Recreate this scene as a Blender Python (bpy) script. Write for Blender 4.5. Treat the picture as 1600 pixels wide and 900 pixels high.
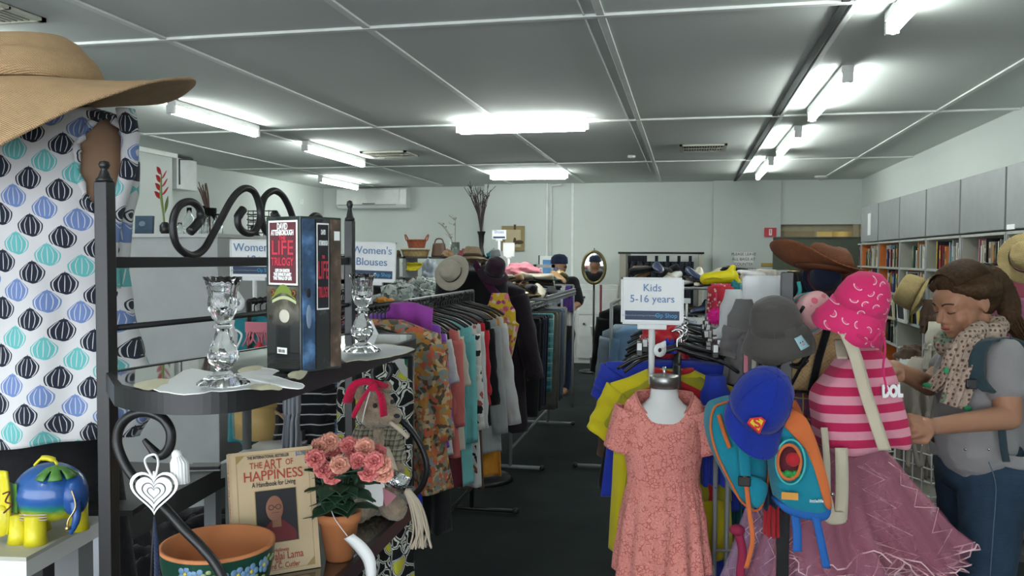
import bpy, bmesh, math, random
from math import sin, cos, pi, sqrt, radians, hypot, atan2, tan, floor as fl
from mathutils import Vector as V, Matrix, noise, Euler
S = bpy.context.scene
C = S.collection
for o in list(bpy.data.objects): bpy.data.objects.remove(o)
random.seed(7)

# ---------------- camera ----------------
FPX, YAW, PITCH, ROLL = 1300.0, radians(11.9), radians(2.15), radians(.28)
CAM = V((0, 0, 1.6))
F_ = V((-sin(YAW) * cos(PITCH), cos(YAW) * cos(PITCH), -sin(PITCH)))
R0 = V((cos(YAW), sin(YAW), 0)); U0 = R0.cross(F_)
R_ = R0 * cos(ROLL) + U0 * sin(ROLL); U_ = -R0 * sin(ROLL) + U0 * cos(ROLL)
cd = bpy.data.cameras.new('camera'); cd.sensor_width = 36; cd.lens = FPX * 36 / 1600; cd.clip_start = .02; cd.clip_end = 60
cam = bpy.data.objects.new('camera', cd); C.objects.link(cam)
mw = Matrix((R_, U_, -F_)).transposed().to_4x4(); mw.translation = CAM; cam.matrix_world = mw
S.camera = cam

# ---------------- light ----------------
S.view_settings.view_transform = 'Standard'; S.view_settings.look = 'None'; S.view_settings.gamma = 1
S.view_settings.use_curve_mapping = False; S.view_settings.exposure = 1.5
w = bpy.data.worlds.new('sky'); S.world = w; w.use_nodes = True
w.node_tree.nodes['Background'].inputs[0].default_value = (.75, .85, 1, 1)
w.node_tree.nodes['Background'].inputs[1].default_value = 1.0
TUBE = 15.0
def area(name, loc, rot, sx, sy, power, col=(1, 1, 1)):
    l = bpy.data.lights.new(name, 'AREA'); l.shape = 'RECTANGLE'; l.size = sx; l.size_y = sy; l.energy = power; l.color = col
    o = bpy.data.objects.new(name, l); o.location = loc; o.rotation_euler = rot; C.objects.link(o); return o
# daylight through the shop window behind the camera
area('shop_window_daylight', (-1.8, -2.44, 1.45), (radians(104), 0, 0), 7.2, 2.0, 62, (.98, .99, 1))

# ---------------- pixel helpers (turn photo pixels into points of the room) ----------------
def ray(px, py): return F_ * FPX + R_ * (px - 800) + U_ * (450 - py)
def PY(px, py, y): d = ray(px, py); return CAM + d * (y / d.y)
def PX(px, py, x): d = ray(px, py); return CAM + d * (x / d.x)
def PZ(px, py, z): d = ray(px, py); return CAM + d * ((z - 1.6) / d.z)
def PD(px, py, dd): d = ray(px, py); return CAM + d * (dd / FPX)       # at forward depth dd

# ---------------- object helpers ----------------
def tag(o, label=None, cat=None, group=None, kind=None):
    if label: o['label'] = label
    if cat: o['category'] = cat
    if group: o['group'] = group
    if kind: o['kind'] = kind
    return o
def thing(name, label, cat, loc=(0, 0, 0), rot=(0, 0, 0), group=None, kind=None):
    o = bpy.data.objects.new(name, None); C.objects.link(o); o.empty_display_size = .05
    o.location = loc; o.rotation_euler = rot
    return tag(o, label, cat, group, kind)
def dup(o, loc=None, rot=None, label=None, group=None, parent=None):
    c = o.copy(); C.objects.link(c); c.parent = parent
    if loc is not None: c.location = loc
    if rot is not None: c.rotation_euler = rot
    if label: c['label'] = label
    if group: c['group'] = group
    for ch in [k for k in bpy.data.objects if k.parent == o]: dup(ch, parent=c)
    return c
def catmull(pts, n=6, closed=False):
    P = [V(p) for p in pts]; out = []; L = len(P)
    for i in range(L if closed else L - 1):
        p0 = P[(i - 1) % L] if closed or i > 0 else P[0]; p1 = P[i]; p2 = P[(i + 1) % L]
        p3 = P[(i + 2) % L] if closed or i + 2 < L else P[-1]
        for k in range(n):
            t = k / n
            out.append(.5 * ((2 * p1) + (p2 - p0) * t + (2 * p0 - 5 * p1 + 4 * p2 - p3) * t * t + (3 * p1 - p0 - 3 * p2 + p3) * t ** 3))
    if not closed: out.append(P[-1])
    return out
def lerp(a, b, t): return a + (b - a) * t
def keys(K, t):
    """piecewise smooth interpolation of rows (t, a, b, ...)"""
    if t <= K[0][0]: return K[0][1:]
    for a, b in zip(K, K[1:]):
        if t <= b[0]:
            s = (t - a[0]) / max(1e-9, b[0] - a[0]); s = s * s * (3 - 2 * s) * .5 + s * .5
            return tuple(lerp(x, y, s) for x, y in zip(a[1:], b[1:]))
    return K[-1][1:]
class M:
    """collects shapes into one mesh"""
    def __init__(s): s.v = []; s.f = []; s.mi = []; s.cur = 0
    def add(s, vs, fs):
        b = len(s.v); s.v += [V(p) for p in vs]
        for f in fs: s.f.append([b + i for i in f]); s.mi.append(s.cur)
        return s
    def box(s, x0, x1, y0, y1, z0, z1, mx=None):
        vs = [V((x, y, z)) for z in (z0, z1) for y in (y0, y1) for x in (x0, x1)]
        if mx: vs = [mx @ p for p in vs]
        return s.add(vs, [(0, 2, 3, 1), (4, 5, 7, 6), (0, 1, 5, 4), (1, 3, 7, 5), (3, 2, 6, 7), (2, 0, 4, 6)])
    def cbox(s, c, sz, mx=None):
        return s.box(c[0] - sz[0] / 2, c[0] + sz[0] / 2, c[1] - sz[1] / 2, c[1] + sz[1] / 2, c[2] - sz[2] / 2, c[2] + sz[2] / 2, mx)
    def grid(s, fn, nu, nv, cu=False, cap0=False, cap1=False, skip=None):
        vs = []; fs = []; W = nu if cu else nu + 1
        for j in range(nv + 1):
            for i in range(W): vs.append(fn(i / nu, j / nv))
        for j in range(nv):
            for i in range(nu):
                i2 = (i + 1) % W if cu else i + 1
                if skip and skip(i / nu, j / nv): continue
                fs.append((j * W + i, j * W + i2, (j + 1) * W + i2, (j + 1) * W + i))
        if cu and cap0: fs.append(tuple(range(W))[::-1])
        if cu and cap1: fs.append(tuple(nv * W + i for i in range(W)))
        return s.add(vs, fs)
    def tube(s, pts, r, n=8, caps=True, flat=1.0, closed=False):
        P = [V(p) for p in pts]; L = len(P)
        R = [r] * L if isinstance(r, (int, float)) else list(r)
        up = None; vs = []; fs = []
        for i, p in enumerate(P):
            if closed: t = P[(i + 1) % L] - P[i - 1]
            else: t = P[min(i + 1, L - 1)] - P[max(i - 1, 0)]
            if t.length < 1e-9: t = V((0, 0, 1))
            t.normalize()
            if up is None: up = V((0, 0, 1)) if abs(t.z) < .9 else V((0, 1, 0))
            a = t.cross(up)
            if a.length < 1e-6: a = t.cross(V((1, 0, 0)))
            a.normalize(); b = a.cross(t).normalized(); up = b
            for k in range(n):
                q = 2 * pi * k / n
                vs.append(p + a * cos(q) * R[i] + b * sin(q) * R[i] * flat)
        m = L if closed else L - 1
        for i in range(m):
            for k in range(n):
                k2 = (k + 1) % n; i2 = (i + 1) % L
                fs.append((i * n + k, i * n + k2, i2 * n + k2, i2 * n + k))
        if caps and not closed:
            fs.append(tuple(range(n))[::-1]); fs.append(tuple((L - 1) * n + k for k in range(n)))
        return s.add(vs, fs)
    def lathe(s, prof, n=24, mx=None, fn=None, cap0=True, cap1=True):
        vs = []; fs = []; L = len(prof)
        for r, z in prof:
            for k in range(n):
                q = 2 * pi * k / n; p = V((r * cos(q), r * sin(q), z))
                if fn: p = fn(p, q, r, z)
                if mx: p = mx @ p
                vs.append(p)
        for i in range(L - 1):
            for k in range(n):
                k2 = (k + 1) % n; fs.append((i * n + k, i * n + k2, (i + 1) * n + k2, (i + 1) * n + k))
        if cap0: fs.append(tuple(range(n))[::-1])
        if cap1: fs.append(tuple((L - 1) * n + k for k in range(n)))
        return s.add(vs, fs)
    def ball(s, c, r, n=12, mx=None):
        r = (r, r, r) if isinstance(r, (int, float)) else r; m = max(5, n * 2 // 3); vs = []; fs = []
        T = mx or Matrix()
        for j in range(1, m):
            a = pi * j / m
            for k in range(n):
                q = 2 * pi * k / n; vs.append(V(c) + T @ V((sin(a) * cos(q) * r[0], sin(a) * sin(q) * r[1], cos(a) * r[2])))
        vs.append(V(c) + T @ V((0, 0, r[2]))); vs.append(V(c) + T @ V((0, 0, -r[2]))); t = len(vs) - 2
        for j in range(m - 2):
            for k in range(n):
                k2 = (k + 1) % n; fs.append((j * n + k, (j + 1) * n + k, (j + 1) * n + k2, j * n + k2))
        for k in range(n):
            k2 = (k + 1) % n; fs.append((t, k, k2)); fs.append((t + 1, (m - 2) * n + k2, (m - 2) * n + k))
        return s.add(vs, fs)
    def prism(s, poly, d0, d1, mx=None):
        """polygon in local x,z extruded along y from d0 to d1"""
        n = len(poly); vs = [V((x, d0, z)) for x, z in poly] + [V((x, d1, z)) for x, z in poly]
        if mx: vs = [mx @ p for p in vs]
        fs = [tuple(range(n)), tuple(range(n, 2 * n))[::-1]] + [(i, i + n, (i + 1) % n + n, (i + 1) % n) for i in range(n)]
        return s.add(vs, fs)
    def cap(s, a, b, ra, rb, n=12):
        """tapered capsule"""
        a = V(a); b = V(b); d = b - a; L = d.length
        if L < 1e-6: return s.ball(a, ra, n)
        t = d / L; pts = []; rr = []
        for k in range(4): q = (pi / 2) * (k / 4); pts.append(a - t * ra * cos(q)); rr.append(max(1e-4, ra * sin(q)))
        for k in range(5): u = k / 4; pts.append(a + d * u); rr.append(lerp(ra, rb, u))
        for k in range(1, 5): q = (pi / 2) * (k / 4); pts.append(b + t * rb * sin(q)); rr.append(max(1e-4, rb * cos(q)))
        return s.tube(pts, rr, n)
    def xf(s, mx): s.v = [mx @ p for p in s.v]; return s
    def build(s, name, mat=None, parent=None, smooth=True, world=False, bevel=0, solid=0, sub=0, remesh=0, smi=0, disp=None, off=-1):
        me = bpy.data.meshes.new(name)
        vs = s.v
        if world and parent is not None:
            mt = Matrix.LocRotScale(parent.location, parent.rotation_euler, parent.scale)
            q = parent.parent
            while q is not None: mt = Matrix.LocRotScale(q.location, q.rotation_euler, q.scale) @ mt; q = q.parent
            mt = mt.inverted(); vs = [mt @ p for p in vs]
        me.from_pydata([tuple(p) for p in vs], [], s.f)
        bm = bmesh.new(); bm.from_mesh(me); bmesh.ops.recalc_face_normals(bm, faces=bm.faces); bm.to_mesh(me); bm.free()
        if mat is not None:
            for m_ in (mat if isinstance(mat, (list, tuple)) else [mat]): me.materials.append(m_)
            if isinstance(mat, (list, tuple)): me.polygons.foreach_set('material_index', s.mi)
        if smooth: me.polygons.foreach_set('use_smooth', [True] * len(me.polygons))
        o = bpy.data.objects.new(name, me); C.objects.link(o); o.parent = parent
        if remesh:
            md = o.modifiers.new('r', 'REMESH'); md.mode = 'VOXEL'; md.voxel_size = remesh; md.use_smooth_shade = True
        if smi: md = o.modifiers.new('s', 'SMOOTH'); md.iterations = smi; md.factor = .5
        if bevel:
            md = o.modifiers.new('b', 'BEVEL'); md.width = bevel; md.segments = 2; md.limit_method = 'ANGLE'; md.angle_limit = radians(40)
        if sub: md = o.modifiers.new('u', 'SUBSURF'); md.levels = sub; md.render_levels = sub
        if solid: md = o.modifiers.new('t', 'SOLIDIFY'); md.thickness = solid; md.offset = off
        if disp:
            tx = bpy.data.textures.new(name, 'CLOUDS'); tx.noise_scale = disp[0]
            md = o.modifiers.new('d', 'DISPLACE'); md.texture = tx; md.strength = disp[1]; md.mid_level = .5
        return o
def flat_shade(o):
    """smooth by angle for boxy things"""
    me = o.data
    for e in me.polygons: e.use_smooth = False
    return o
def box(name, x0, x1, y0, y1, z0, z1, mat, parent=None, bevel=0, world=False):
    return M().box(x0, x1, y0, y1, z0, z1).build(name, mat, parent, smooth=False, bevel=bevel, world=world)
def struct(o): o['kind'] = 'structure'; return o
def frame(o, xd, zd):
    """matrix with local x along xd, local z along zd (orthonormalised), y into the depth"""
    x = V(xd).normalized(); z = V(zd); z = (z - x * z.dot(x)).normalized(); y = z.cross(x)
    m = Matrix((x, y, z)).transposed().to_4x4(); m.translation = V(o); return m
def text(name, body, size, mx, mat, parent, align='CENTER', ext=.0006, sx=1.0, space=1.0, world=False, bold=0, fit=None):
    """writing lying in the local x,z plane of mx, facing local -y"""
    cu = bpy.data.curves.new(name, 'FONT'); cu.body = body; cu.size = size; cu.extrude = ext; cu.align_x = align; cu.align_y = 'CENTER'
    cu.resolution_u = 3; cu.space_character = space; cu.offset = bold
    t = bpy.data.objects.new(name, cu); me = bpy.data.meshes.new_from_object(t); bpy.data.objects.remove(t)
    me.name = name
    if fit:
        xs = [v.co.x for v in me.vertices]; sx = fit / max(1e-6, max(xs) - min(xs))
    m = mx @ Matrix.Rotation(radians(90), 4, 'X') @ Matrix.Diagonal((sx, 1, 1, 1))
    if world and parent is not None: m = Matrix.LocRotScale(parent.location, parent.rotation_euler, parent.scale).inverted() @ m
    me.transform(m)
    me.materials.clear(); me.materials.append(mat)
    o = bpy.data.objects.new(name, me); C.objects.link(o); o.parent = parent; return o

# ---------------- material helpers ----------------
class N:
    """a socket (or number) with arithmetic that lays down Math nodes"""
    def __init__(s, nt, k): s.nt = nt; s.k = k
    def _(s, op, *a):
        n = s.nt.nodes.new('ShaderNodeMath'); n.operation = op
        for i, x in enumerate((s,) + a):
            x = x.k if isinstance(x, N) else x
            if isinstance(x, (int, float)): n.inputs[i].default_value = x
            else: s.nt.links.new(x, n.inputs[i])
        return N(s.nt, n.outputs[0])
    def __add__(s, o): return s._('ADD', o)
    __radd__ = __add__
    def __sub__(s, o): return s._('SUBTRACT', o)
    def __rsub__(s, o): return N(s.nt, o)._('SUBTRACT', s)
    def __mul__(s, o): return s._('MULTIPLY', o)
    __rmul__ = __mul__
    def __truediv__(s, o): return s._('DIVIDE', o)
    def __rtruediv__(s, o): return N(s.nt, o)._('DIVIDE', s)
    def lt(s, o): return s._('LESS_THAN', o)
    def gt(s, o): return s._('GREATER_THAN', o)
    def floor(s): return s._('FLOOR')
    def fract(s): return s._('FRACT')
    def sin(s): return s._('SINE')
    def abs(s): return s._('ABSOLUTE')
    def sqrt(s): return s._('SQRT')
    def mod(s, o): return s._('FLOORED_MODULO', o)
    def max(s, o): return s._('MAXIMUM', o)
    def min(s, o): return s._('MINIMUM', o)
    def band(s, a, b): return s.gt(a) * s.lt(b)
class Mat:
    def __init__(s, name, col=(.5, .5, .5), rough=.8, metal=0, emit=None, es=0, trans=0, ior=1.45, sheen=0, alpha=1, coat=0, spec=.5):
        s.m = bpy.data.materials.new(name); s.m.use_nodes = True; s.nt = s.m.node_tree
        s.b = s.nt.nodes['Principled BSDF']; b = s.b.inputs
        b['Base Color'].default_value = (*col, 1); b['Roughness'].default_value = rough; b['Metallic'].default_value = metal
        b['IOR'].default_value = ior; b['Transmission Weight'].default_value = trans; b['Alpha'].default_value = alpha
        b['Sheen Weight'].default_value = sheen; b['Coat Weight'].default_value = coat; b['Specular IOR Level'].default_value = spec
        if emit: b['Emission Color'].default_value = (*emit, 1); b['Emission Strength'].default_value = es
        s.m.diffuse_color = (*col, 1)
    def node(s, t, **k):
        n = s.nt.nodes.new(t)
        for a, v in k.items(): setattr(n, a, v)
        return n
    def link(s, a, b): s.nt.links.new(a.k if isinstance(a, N) else a, b)
    def xyz(s, kind='Object', rot=0, scale=1):
        tc = s.node('ShaderNodeTexCoord'); out = tc.outputs[kind]
        if rot or scale != 1:
            mp = s.node('ShaderNodeMapping'); mp.inputs['Rotation'].default_value = (0, rot, 0); mp.inputs['Scale'].default_value = (scale,) * 3
            s.link(out, mp.inputs[0]); out = mp.outputs[0]
        s.vec = out
        sp = s.node('ShaderNodeSeparateXYZ'); s.link(out, sp.inputs[0]); return [N(s.nt, sp.outputs[i]) for i in range(3)]
    def mix(s, fac, a, b):
        n = s.node('ShaderNodeMix', data_type='RGBA')
        f = fac.k if isinstance(fac, N) else fac
        if isinstance(f, (int, float)): n.inputs[0].default_value = f
        else: s.link(f, n.inputs[0])
        for i, x in ((6, a), (7, b)):
            if isinstance(x, tuple): n.inputs[i].default_value = (*x, 1)
            else: s.link(x, n.inputs[i])
        return n.outputs[2]
    def noise(s, scale, detail=3, vec=None, out=0, rough=.5):
        n = s.node('ShaderNodeTexNoise'); n.inputs['Scale'].default_value = scale; n.inputs['Detail'].default_value = detail
        n.inputs['Roughness'].default_value = rough
        if vec is None and hasattr(s, 'vec'): vec = s.vec
        if vec is None: vec = s.node('ShaderNodeTexCoord').outputs['Object']
        s.link(vec, n.inputs['Vector']); return N(s.nt, n.outputs[out])
    def vor(s, scale, feat='F1', out=0, rnd=1.0, vec=None):
        n = s.node('ShaderNodeTexVoronoi', feature=feat); n.inputs['Scale'].default_value = scale; n.inputs['Randomness'].default_value = rnd
        if vec is None and hasattr(s, 'vec'): vec = s.vec
        if vec is None: vec = s.node('ShaderNodeTexCoord').outputs['Object']
        s.link(vec, n.inputs['Vector']); return N(s.nt, n.outputs[out]) if out != 'col' else n.outputs['Color']
    def ramp(s, fac, stops, const=False):
        n = s.node('ShaderNodeValToRGB'); r = n.color_ramp
        if const: r.interpolation = 'CONSTANT'
        while len(r.elements) < len(stops): r.elements.new(.5)
        for e, (p, c) in zip(r.elements, stops): e.position = p; e.color = (*c, 1)
        s.link(fac, n.inputs[0]); return n.outputs[0]
    def col(s, x): s.link(x, s.b.inputs['Base Color']); return s
    def bump(s, h, d=.01, st=.5):
        n = s.node('ShaderNodeBump'); n.inputs['Strength'].default_value = st; n.inputs['Distance'].default_value = d
        s.link(h, n.inputs['Height']); s.link(n.outputs[0], s.b.inputs['Normal']); return s
_cache = {}
def mk(name, col, rough=.8, **k):
    """plain material with a faint procedural variation"""
    key = (name,)
    if key in _cache: return _cache[key]
    m = Mat(name, col, rough, **k)
    if not k.get('trans') and not k.get('emit'):
        n = m.noise(9, 4)
        m.col(m.mix(n, tuple(c * .86 for c in col), tuple(min(1, c * 1.12) for c in col)))
    _cache[key] = m.m; return m.m
def cloth(name, col, scale=220, col2=None, rough=.95):
    key = ('c', name)
    if key in _cache: return _cache[key]
    m = Mat(name, col, rough, sheen=.15, spec=.2)
    x, y, z = m.xyz()
    n = m.noise(7, 4); c2 = col2 or tuple(c * .78 for c in col)
    m.col(m.mix(n, c2, tuple(min(1, c * 1.1) for c in col)))
    wv = (x * scale * 6).sin() * (z * scale * 6).sin()
    m.bump(m.noise(22, 5) * 1.0 + wv * .04, .012, .45)
    _cache[key] = m.m; return m.m
BLACK = mk('black_metal', (.012, .012, .013), .38)
BLKP = mk('black_plastic', (.012, .012, .013), .35)
CHROME = mk('chrome', (.62, .62, .62), .22, metal=1)
WHITE = mk('white_paint', (.72, .73, .71), .5)
WPLAS = mk('white_plastic', (.75, .77, .76), .4)
GREYM = mk('grey_metal', (.22, .23, .235), .4)
GREYL = mk('grey_laminate', (.30, .305, .30), .5)
DARKG = mk('dark_grey_metal', (.06, .062, .065), .45)
PAPER = mk('white_paper', (.86, .87, .86), .6)
INKB = mk('blue_ink', (.10, .22, .42), .5)
INKD = mk('black_ink', (.02, .02, .025), .6)
# ================= THE ROOM =================
HC, XL, XR, YF, YB = 2.76, -6.15, 2.48, -2.5, 13.0
m = Mat('carpet', (.018, .022, .024), 1.0, spec=.1); m.xyz()
n1 = m.noise(3, 6); n2 = m.noise(260, 2)
m.col(m.mix(n1 * .6 + n2 * .4, (.014, .019, .019), (.046, .054, .053))); m.bump(n2, .004, .6); CARPET = m.m
m = Mat('ceiling_panel', (.6, .62, .6), .9); m.xyz(); n1 = m.noise(1.3, 4); n2 = m.noise(150, 2)
m.col(m.mix(n1, (.62, .66, .63), (.70, .74, .71))); m.bump(n2, .002, .25); CEIL = m.m
m = Mat('wall_paint', (.70, .73, .715), .75); m.xyz(); n1 = m.noise(1.1, 3)
m.col(m.mix(n1, (.58, .625, .595), (.66, .70, .67))); m.bump(m.noise(60, 3), .002, .2); WALL = m.m
CREAM = mk('cream_paint', (.62, .63, .55), .7)
STRIP = mk('strip_paint', (.80, .83, .80), .6)
STRIPD = mk('dark_joint', (.05, .055, .055), .7)

struct(box('floor', XL, XR + .3, YF, 17, -.1, 0, CARPET))
struct(box('ceiling', XL - .1, XR + .3, YF, 17, HC, HC + .1, CEIL))
struct(box('wall_right', XR, XR + .1, YF, YB, 0, HC, WALL))
struct(box('wall_left', XL - .1, XL, YF, YB + .6, 0, HC, WALL))
# back wall: left alcove stands a little further back, door opening at the right
m = M(); m.box(XL, -3.2, 13.4, 13.5, 0, HC); m.box(-3.2, -2.2, 13.0, 13.5, 0, HC); m.box(-2.2, 1.35, 13.06, 13.5, 0, HC)
m.box(.37, 1.35, 12.96, 13.06, 0, HC); m.box(1.35, XR, 12.99, 13.15, 2.1, HC)
struct(m.build('wall_back', WALL, smooth=False))
struct(box('wall_front', XL, XR, YF - .1, YF, 0, .4, WALL))
m = M(); m.box(XL, -5.4, YF - .1, YF, .4, 2.5); m.box(1.9, XR, YF - .1, YF, .4, 2.5); m.box(XL, XR, YF - .1, YF, 2.5, HC)
struct(m.build('wall_front_upper', WALL, smooth=False)).name = 'wall_front.001'
wf = struct(box('window_1', -5.4, 1.9, YF - .08, YF - .06, .4, 2.5, Mat('window_glass', (.9, .95, .95), .02, trans=1).m))
m = M()
for x in (-5.4, -3.0, -.6, 1.84): m.box(x, x + .06, YF - .1, YF + .01, .4, 2.5)
m.box(-5.4, 1.9, YF - .1, YF + .01, .4, .46); m.box(-5.4, 1.9, YF - .1, YF + .01, 2.44, 2.5)
m.build('window_frame', GREYM, wf, smooth=False)
# left wall pilaster with its cornice
pl = struct(box('wall_left_pier', XL, -5.78, 4.5, 8.55, 0, HC, WALL)); pl.name = 'wall_left.001'
struct(box('trim_1', XL, -5.74, 4.5, 8.6, HC - .05, HC, STRIP))
# back room behind the door opening, lit by its own warm lamp
WARM = mk('timber_panel', (.36, .27, .15), .5)
m = M(); m.box(1.3, 1.35, 13.15, 15.6, 0, HC); m.box(XR, XR + .1, 13.0, 15.6, 0, HC); m.box(1.3, XR + .1, 15.5, 15.6, 0, HC)
struct(m.build('wall_back_room', CREAM, smooth=False)).name = 'wall_back.001'
m = M(); m.box(1.37, 1.43, 13.16, 13.22, 0, 2.1); m.box(2.37, 2.45, 13.0, 13.06, 0, 2.1); m.box(1.35, 2.4, 13.10, 13.16, 2.0, 2.1); m.box(1.85, 1.88, 13.1, 13.13, 0, 2.0)
struct(m.build('trim_2', mk('timber_frame', (.42, .36, .24), .5), smooth=False))
dr = struct(box('door_1', 1.42, 1.85, 13.11, 13.14, 0, 2.0, WARM)); M().cap((1.8, 13.09, 1.0), (1.8, 13.09, 1.1), .012, .012).build('door_handle', CHROME, dr)
lp = thing('ceiling_lamp', 'round warm ceiling lamp glowing in the room beyond the door opening', 'lamp', (2.1, 14.6, HC))
M().lathe([(.13, 0), (.13, -.03), (.02, -.05)], 20).build('lamp_base', WHITE, lp)
M().lathe([(.12, -.03), (.12, -.07), (.05, -.1)], 20).build('lamp_shade', Mat('warm_glow', (1, .8, .4), .5, emit=(1, .72, .28), es=14).m, lp)
# wall joints, pipes and skirting
m = M(); m.box(-1.8, -1.76, 13.04, 13.06, 0, HC); m.box(-2.2, -2.17, 13.02, 13.06, 0, HC)
struct(m.build('trim_3', STRIP, smooth=False))
pp = M().tube([(-2.12, 13.02, 0.9), (-2.12, 13.02, 2.6), (-2.12, 13.0, 2.72), (-1.95, 13.0, 2.74)], .018).build('water_pipe', WHITE)
tag(pp, 'thin white pipe running up the back wall corner left of the capped man', 'pipe')
struct(box('baseboard_back', XL, 1.35, 12.98, 13.0, 0, .1, STRIP)); struct(box('baseboard_right', XR - .02, XR, YF, YB, 0, .1, STRIP))
struct(box('baseboard_left', XL, XL + .02, YF, YB, 0, .1, STRIP))
# cover strips on the ceiling
k = 4
def strip(x0, x1, y0, y1, mt=STRIP, h=.012):
    global k
    struct(box('trim_%d' % k, x0, x1, y0, y1, HC - h, HC, mt, bevel=.003)); k += 1
for x in (-5.1, -3.92, -2.75, -1.6, -.42, 1.9): strip(x - .02, x + .02, YF, YB)
strip(.66, .70, YF, YB, STRIPD); strip(.715, .745, YF, YB)
for y in (-2.1, .95, 4.02, 7.1, 10.2): strip(XL, XR, y - .02, y + .02, h=.015)
cb = M().tube([(-.50, y * .5, HC - .006) for y in range(2, 24)], .005, 6).build('ceiling_cable', STRIP)
tag(cb, 'thin painted cable running along the ceiling beside a cover strip', 'cable')
# fluorescent battens
TUBEM = Mat('tube_glow', (1, 1, 1), .4, emit=(.93, 1, .97), es=TUBE).m
def batten(a, b, label, wide=0, glow=TUBEM):
    a = V((a[0], a[1], HC)); b = V((b[0], b[1], HC)); mid = (a + b) / 2; d = b - a; L = d.length
    t = thing('fluorescent_light', label, 'ceiling light', mid, (0, 0, atan2(d.y, d.x)), 'fluorescent battens on the ceiling')
    box('batten', -L / 2, L / 2, -.035, .035, -.045, 0, WHITE, t, bevel=.004)
    for s in (-1, 1):
        box('lamp_holder', s * L / 2 - .02, s * L / 2 + .02, -.03, .03, -.105, -.04, WHITE, t, bevel=.004)
    if wide:
        M().grid(lambda u, v: V((lerp(-L / 2 + .02, L / 2 - .02, v), .075 * cos(2 * pi * u), -.075 + .035 * sin(2 * pi * u))), 16, 2, cu=True, cap0=True, cap1=True).build('diffuser', glow, t)
    else:
        M().tube([(-L / 2 + .02, 0, -.085), (L / 2 - .02, 0, -.085)], .024, 12).build('tube', glow, t)
    return t
def bat(p, q, label, wide=0):
    a = PZ(*p, HC - .08); b = PZ(*q, HC - .08)
    if abs(a.x - b.x) < abs(a.y - b.y): x = (a.x + b.x) / 2; batten((x, a.y), (x, b.y), label, wide)
    else: y = (a.y + b.y) / 2; batten((a.x, y), (b.x, y), label, wide)
bat((270, 172), (398, 210), 'fluorescent tube light whose near end is hidden by the straw hat brim')
bat((482, 232), (562, 258), 'fluorescent tube light above and behind the scroll ironwork of the rack')
bat((500, 282), (558, 294), 'small far fluorescent tube light just above the wall air conditioner')
bat((715, 203), (918, 200), 'wide glowing diffuser light crossing the middle of the ceiling', 1)
bat((766, 277), (887, 277), 'wide glowing diffuser light close to the back wall', 1)
batten((.93, 2.75), (.93, 4.25), 'fluorescent tube light nearest the camera at the top right')
bat((1268, 185), (1325, 122), 'second fluorescent tube light of the right hand row')
bat((1215, 243), (1250, 210), 'third fluorescent tube light of the right hand row')
bat((1183, 278), (1206, 255), 'farthest fluorescent tube light of the right hand row near the back wall')
batten((-3.8, 2.4), (-3.8, 3.9), 'fluorescent tube light hidden behind the big straw hat at the left edge')
batten((-1.0, -1.2), (-1.0, .3), 'fluorescent tube light in the row behind the camera')
# ceiling air vents
def vent(c, sx, sy, label):
    t = thing('ceiling_vent', label, 'air vent', (c[0], c[1], HC), (0, 0, 0), 'ceiling air vents')
    m = M()
    for a in ((-sx / 2, -sx / 2 + .03, -sy / 2, sy / 2), (sx / 2 - .03, sx / 2, -sy / 2, sy / 2), (-sx / 2, sx / 2, -sy / 2, -sy / 2 + .03), (-sx / 2, sx / 2, sy / 2 - .03, sy / 2)):
        m.box(*a, -.02, 0)
    m.build('frame', mk('vent_cream', (.5, .5, .42), .6), t, smooth=False)
    box('backing', -sx / 2, sx / 2, -sy / 2, sy / 2, -.004, -.001, INKD, t)
    m = M()
    for i in range(16):
        x = -sx / 2 + .04 + (sx - .08) * i / 15; m.cbox((x, 0, -.012), (.010, sy - .05, .012))
    m.box(-sx / 2, sx / 2, -.006, .006, -.02, -.008)
    m.build('louvres', mk('vent_cream', (.5, .5, .42), .6), t, smooth=False)
a = PZ(1062, 229, HC); b = PZ(1135, 229, HC); vent(((a.x + b.x) / 2, 9.0), abs(b.x - a.x), .5, 'cream louvred ceiling vent beside the right hand row of lights')
a = PZ(570, 239, HC); b = PZ(645, 239, HC); vent(((a.x + b.x) / 2, 8.95), abs(b.x - a.x), .45, 'cream louvred ceiling vent above the wall air conditioner')
vent((-3.4, 3.35), .6, .45, 'cream louvred ceiling vent in the top left corner above the straw hat')
p = PZ(987, 243, HC); t = tag(M().lathe([(.045, 0), (.045, -.02), (.03, -.03)], 20, Matrix.Translation((p.x, p.y, HC))).build('smoke_detector', WHITE), 'small white smoke detector on the ceiling near the middle strip', 'smoke detector')
p = PZ(1283, 275, HC); t = tag(M().lathe([(.09, 0), (.09, -.02), (.05, -.035)], 20, Matrix.Translation((p.x, p.y, HC))).build('smoke_detector', WHITE), 'white round fitting on the ceiling above the door opening', 'smoke detector')

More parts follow.
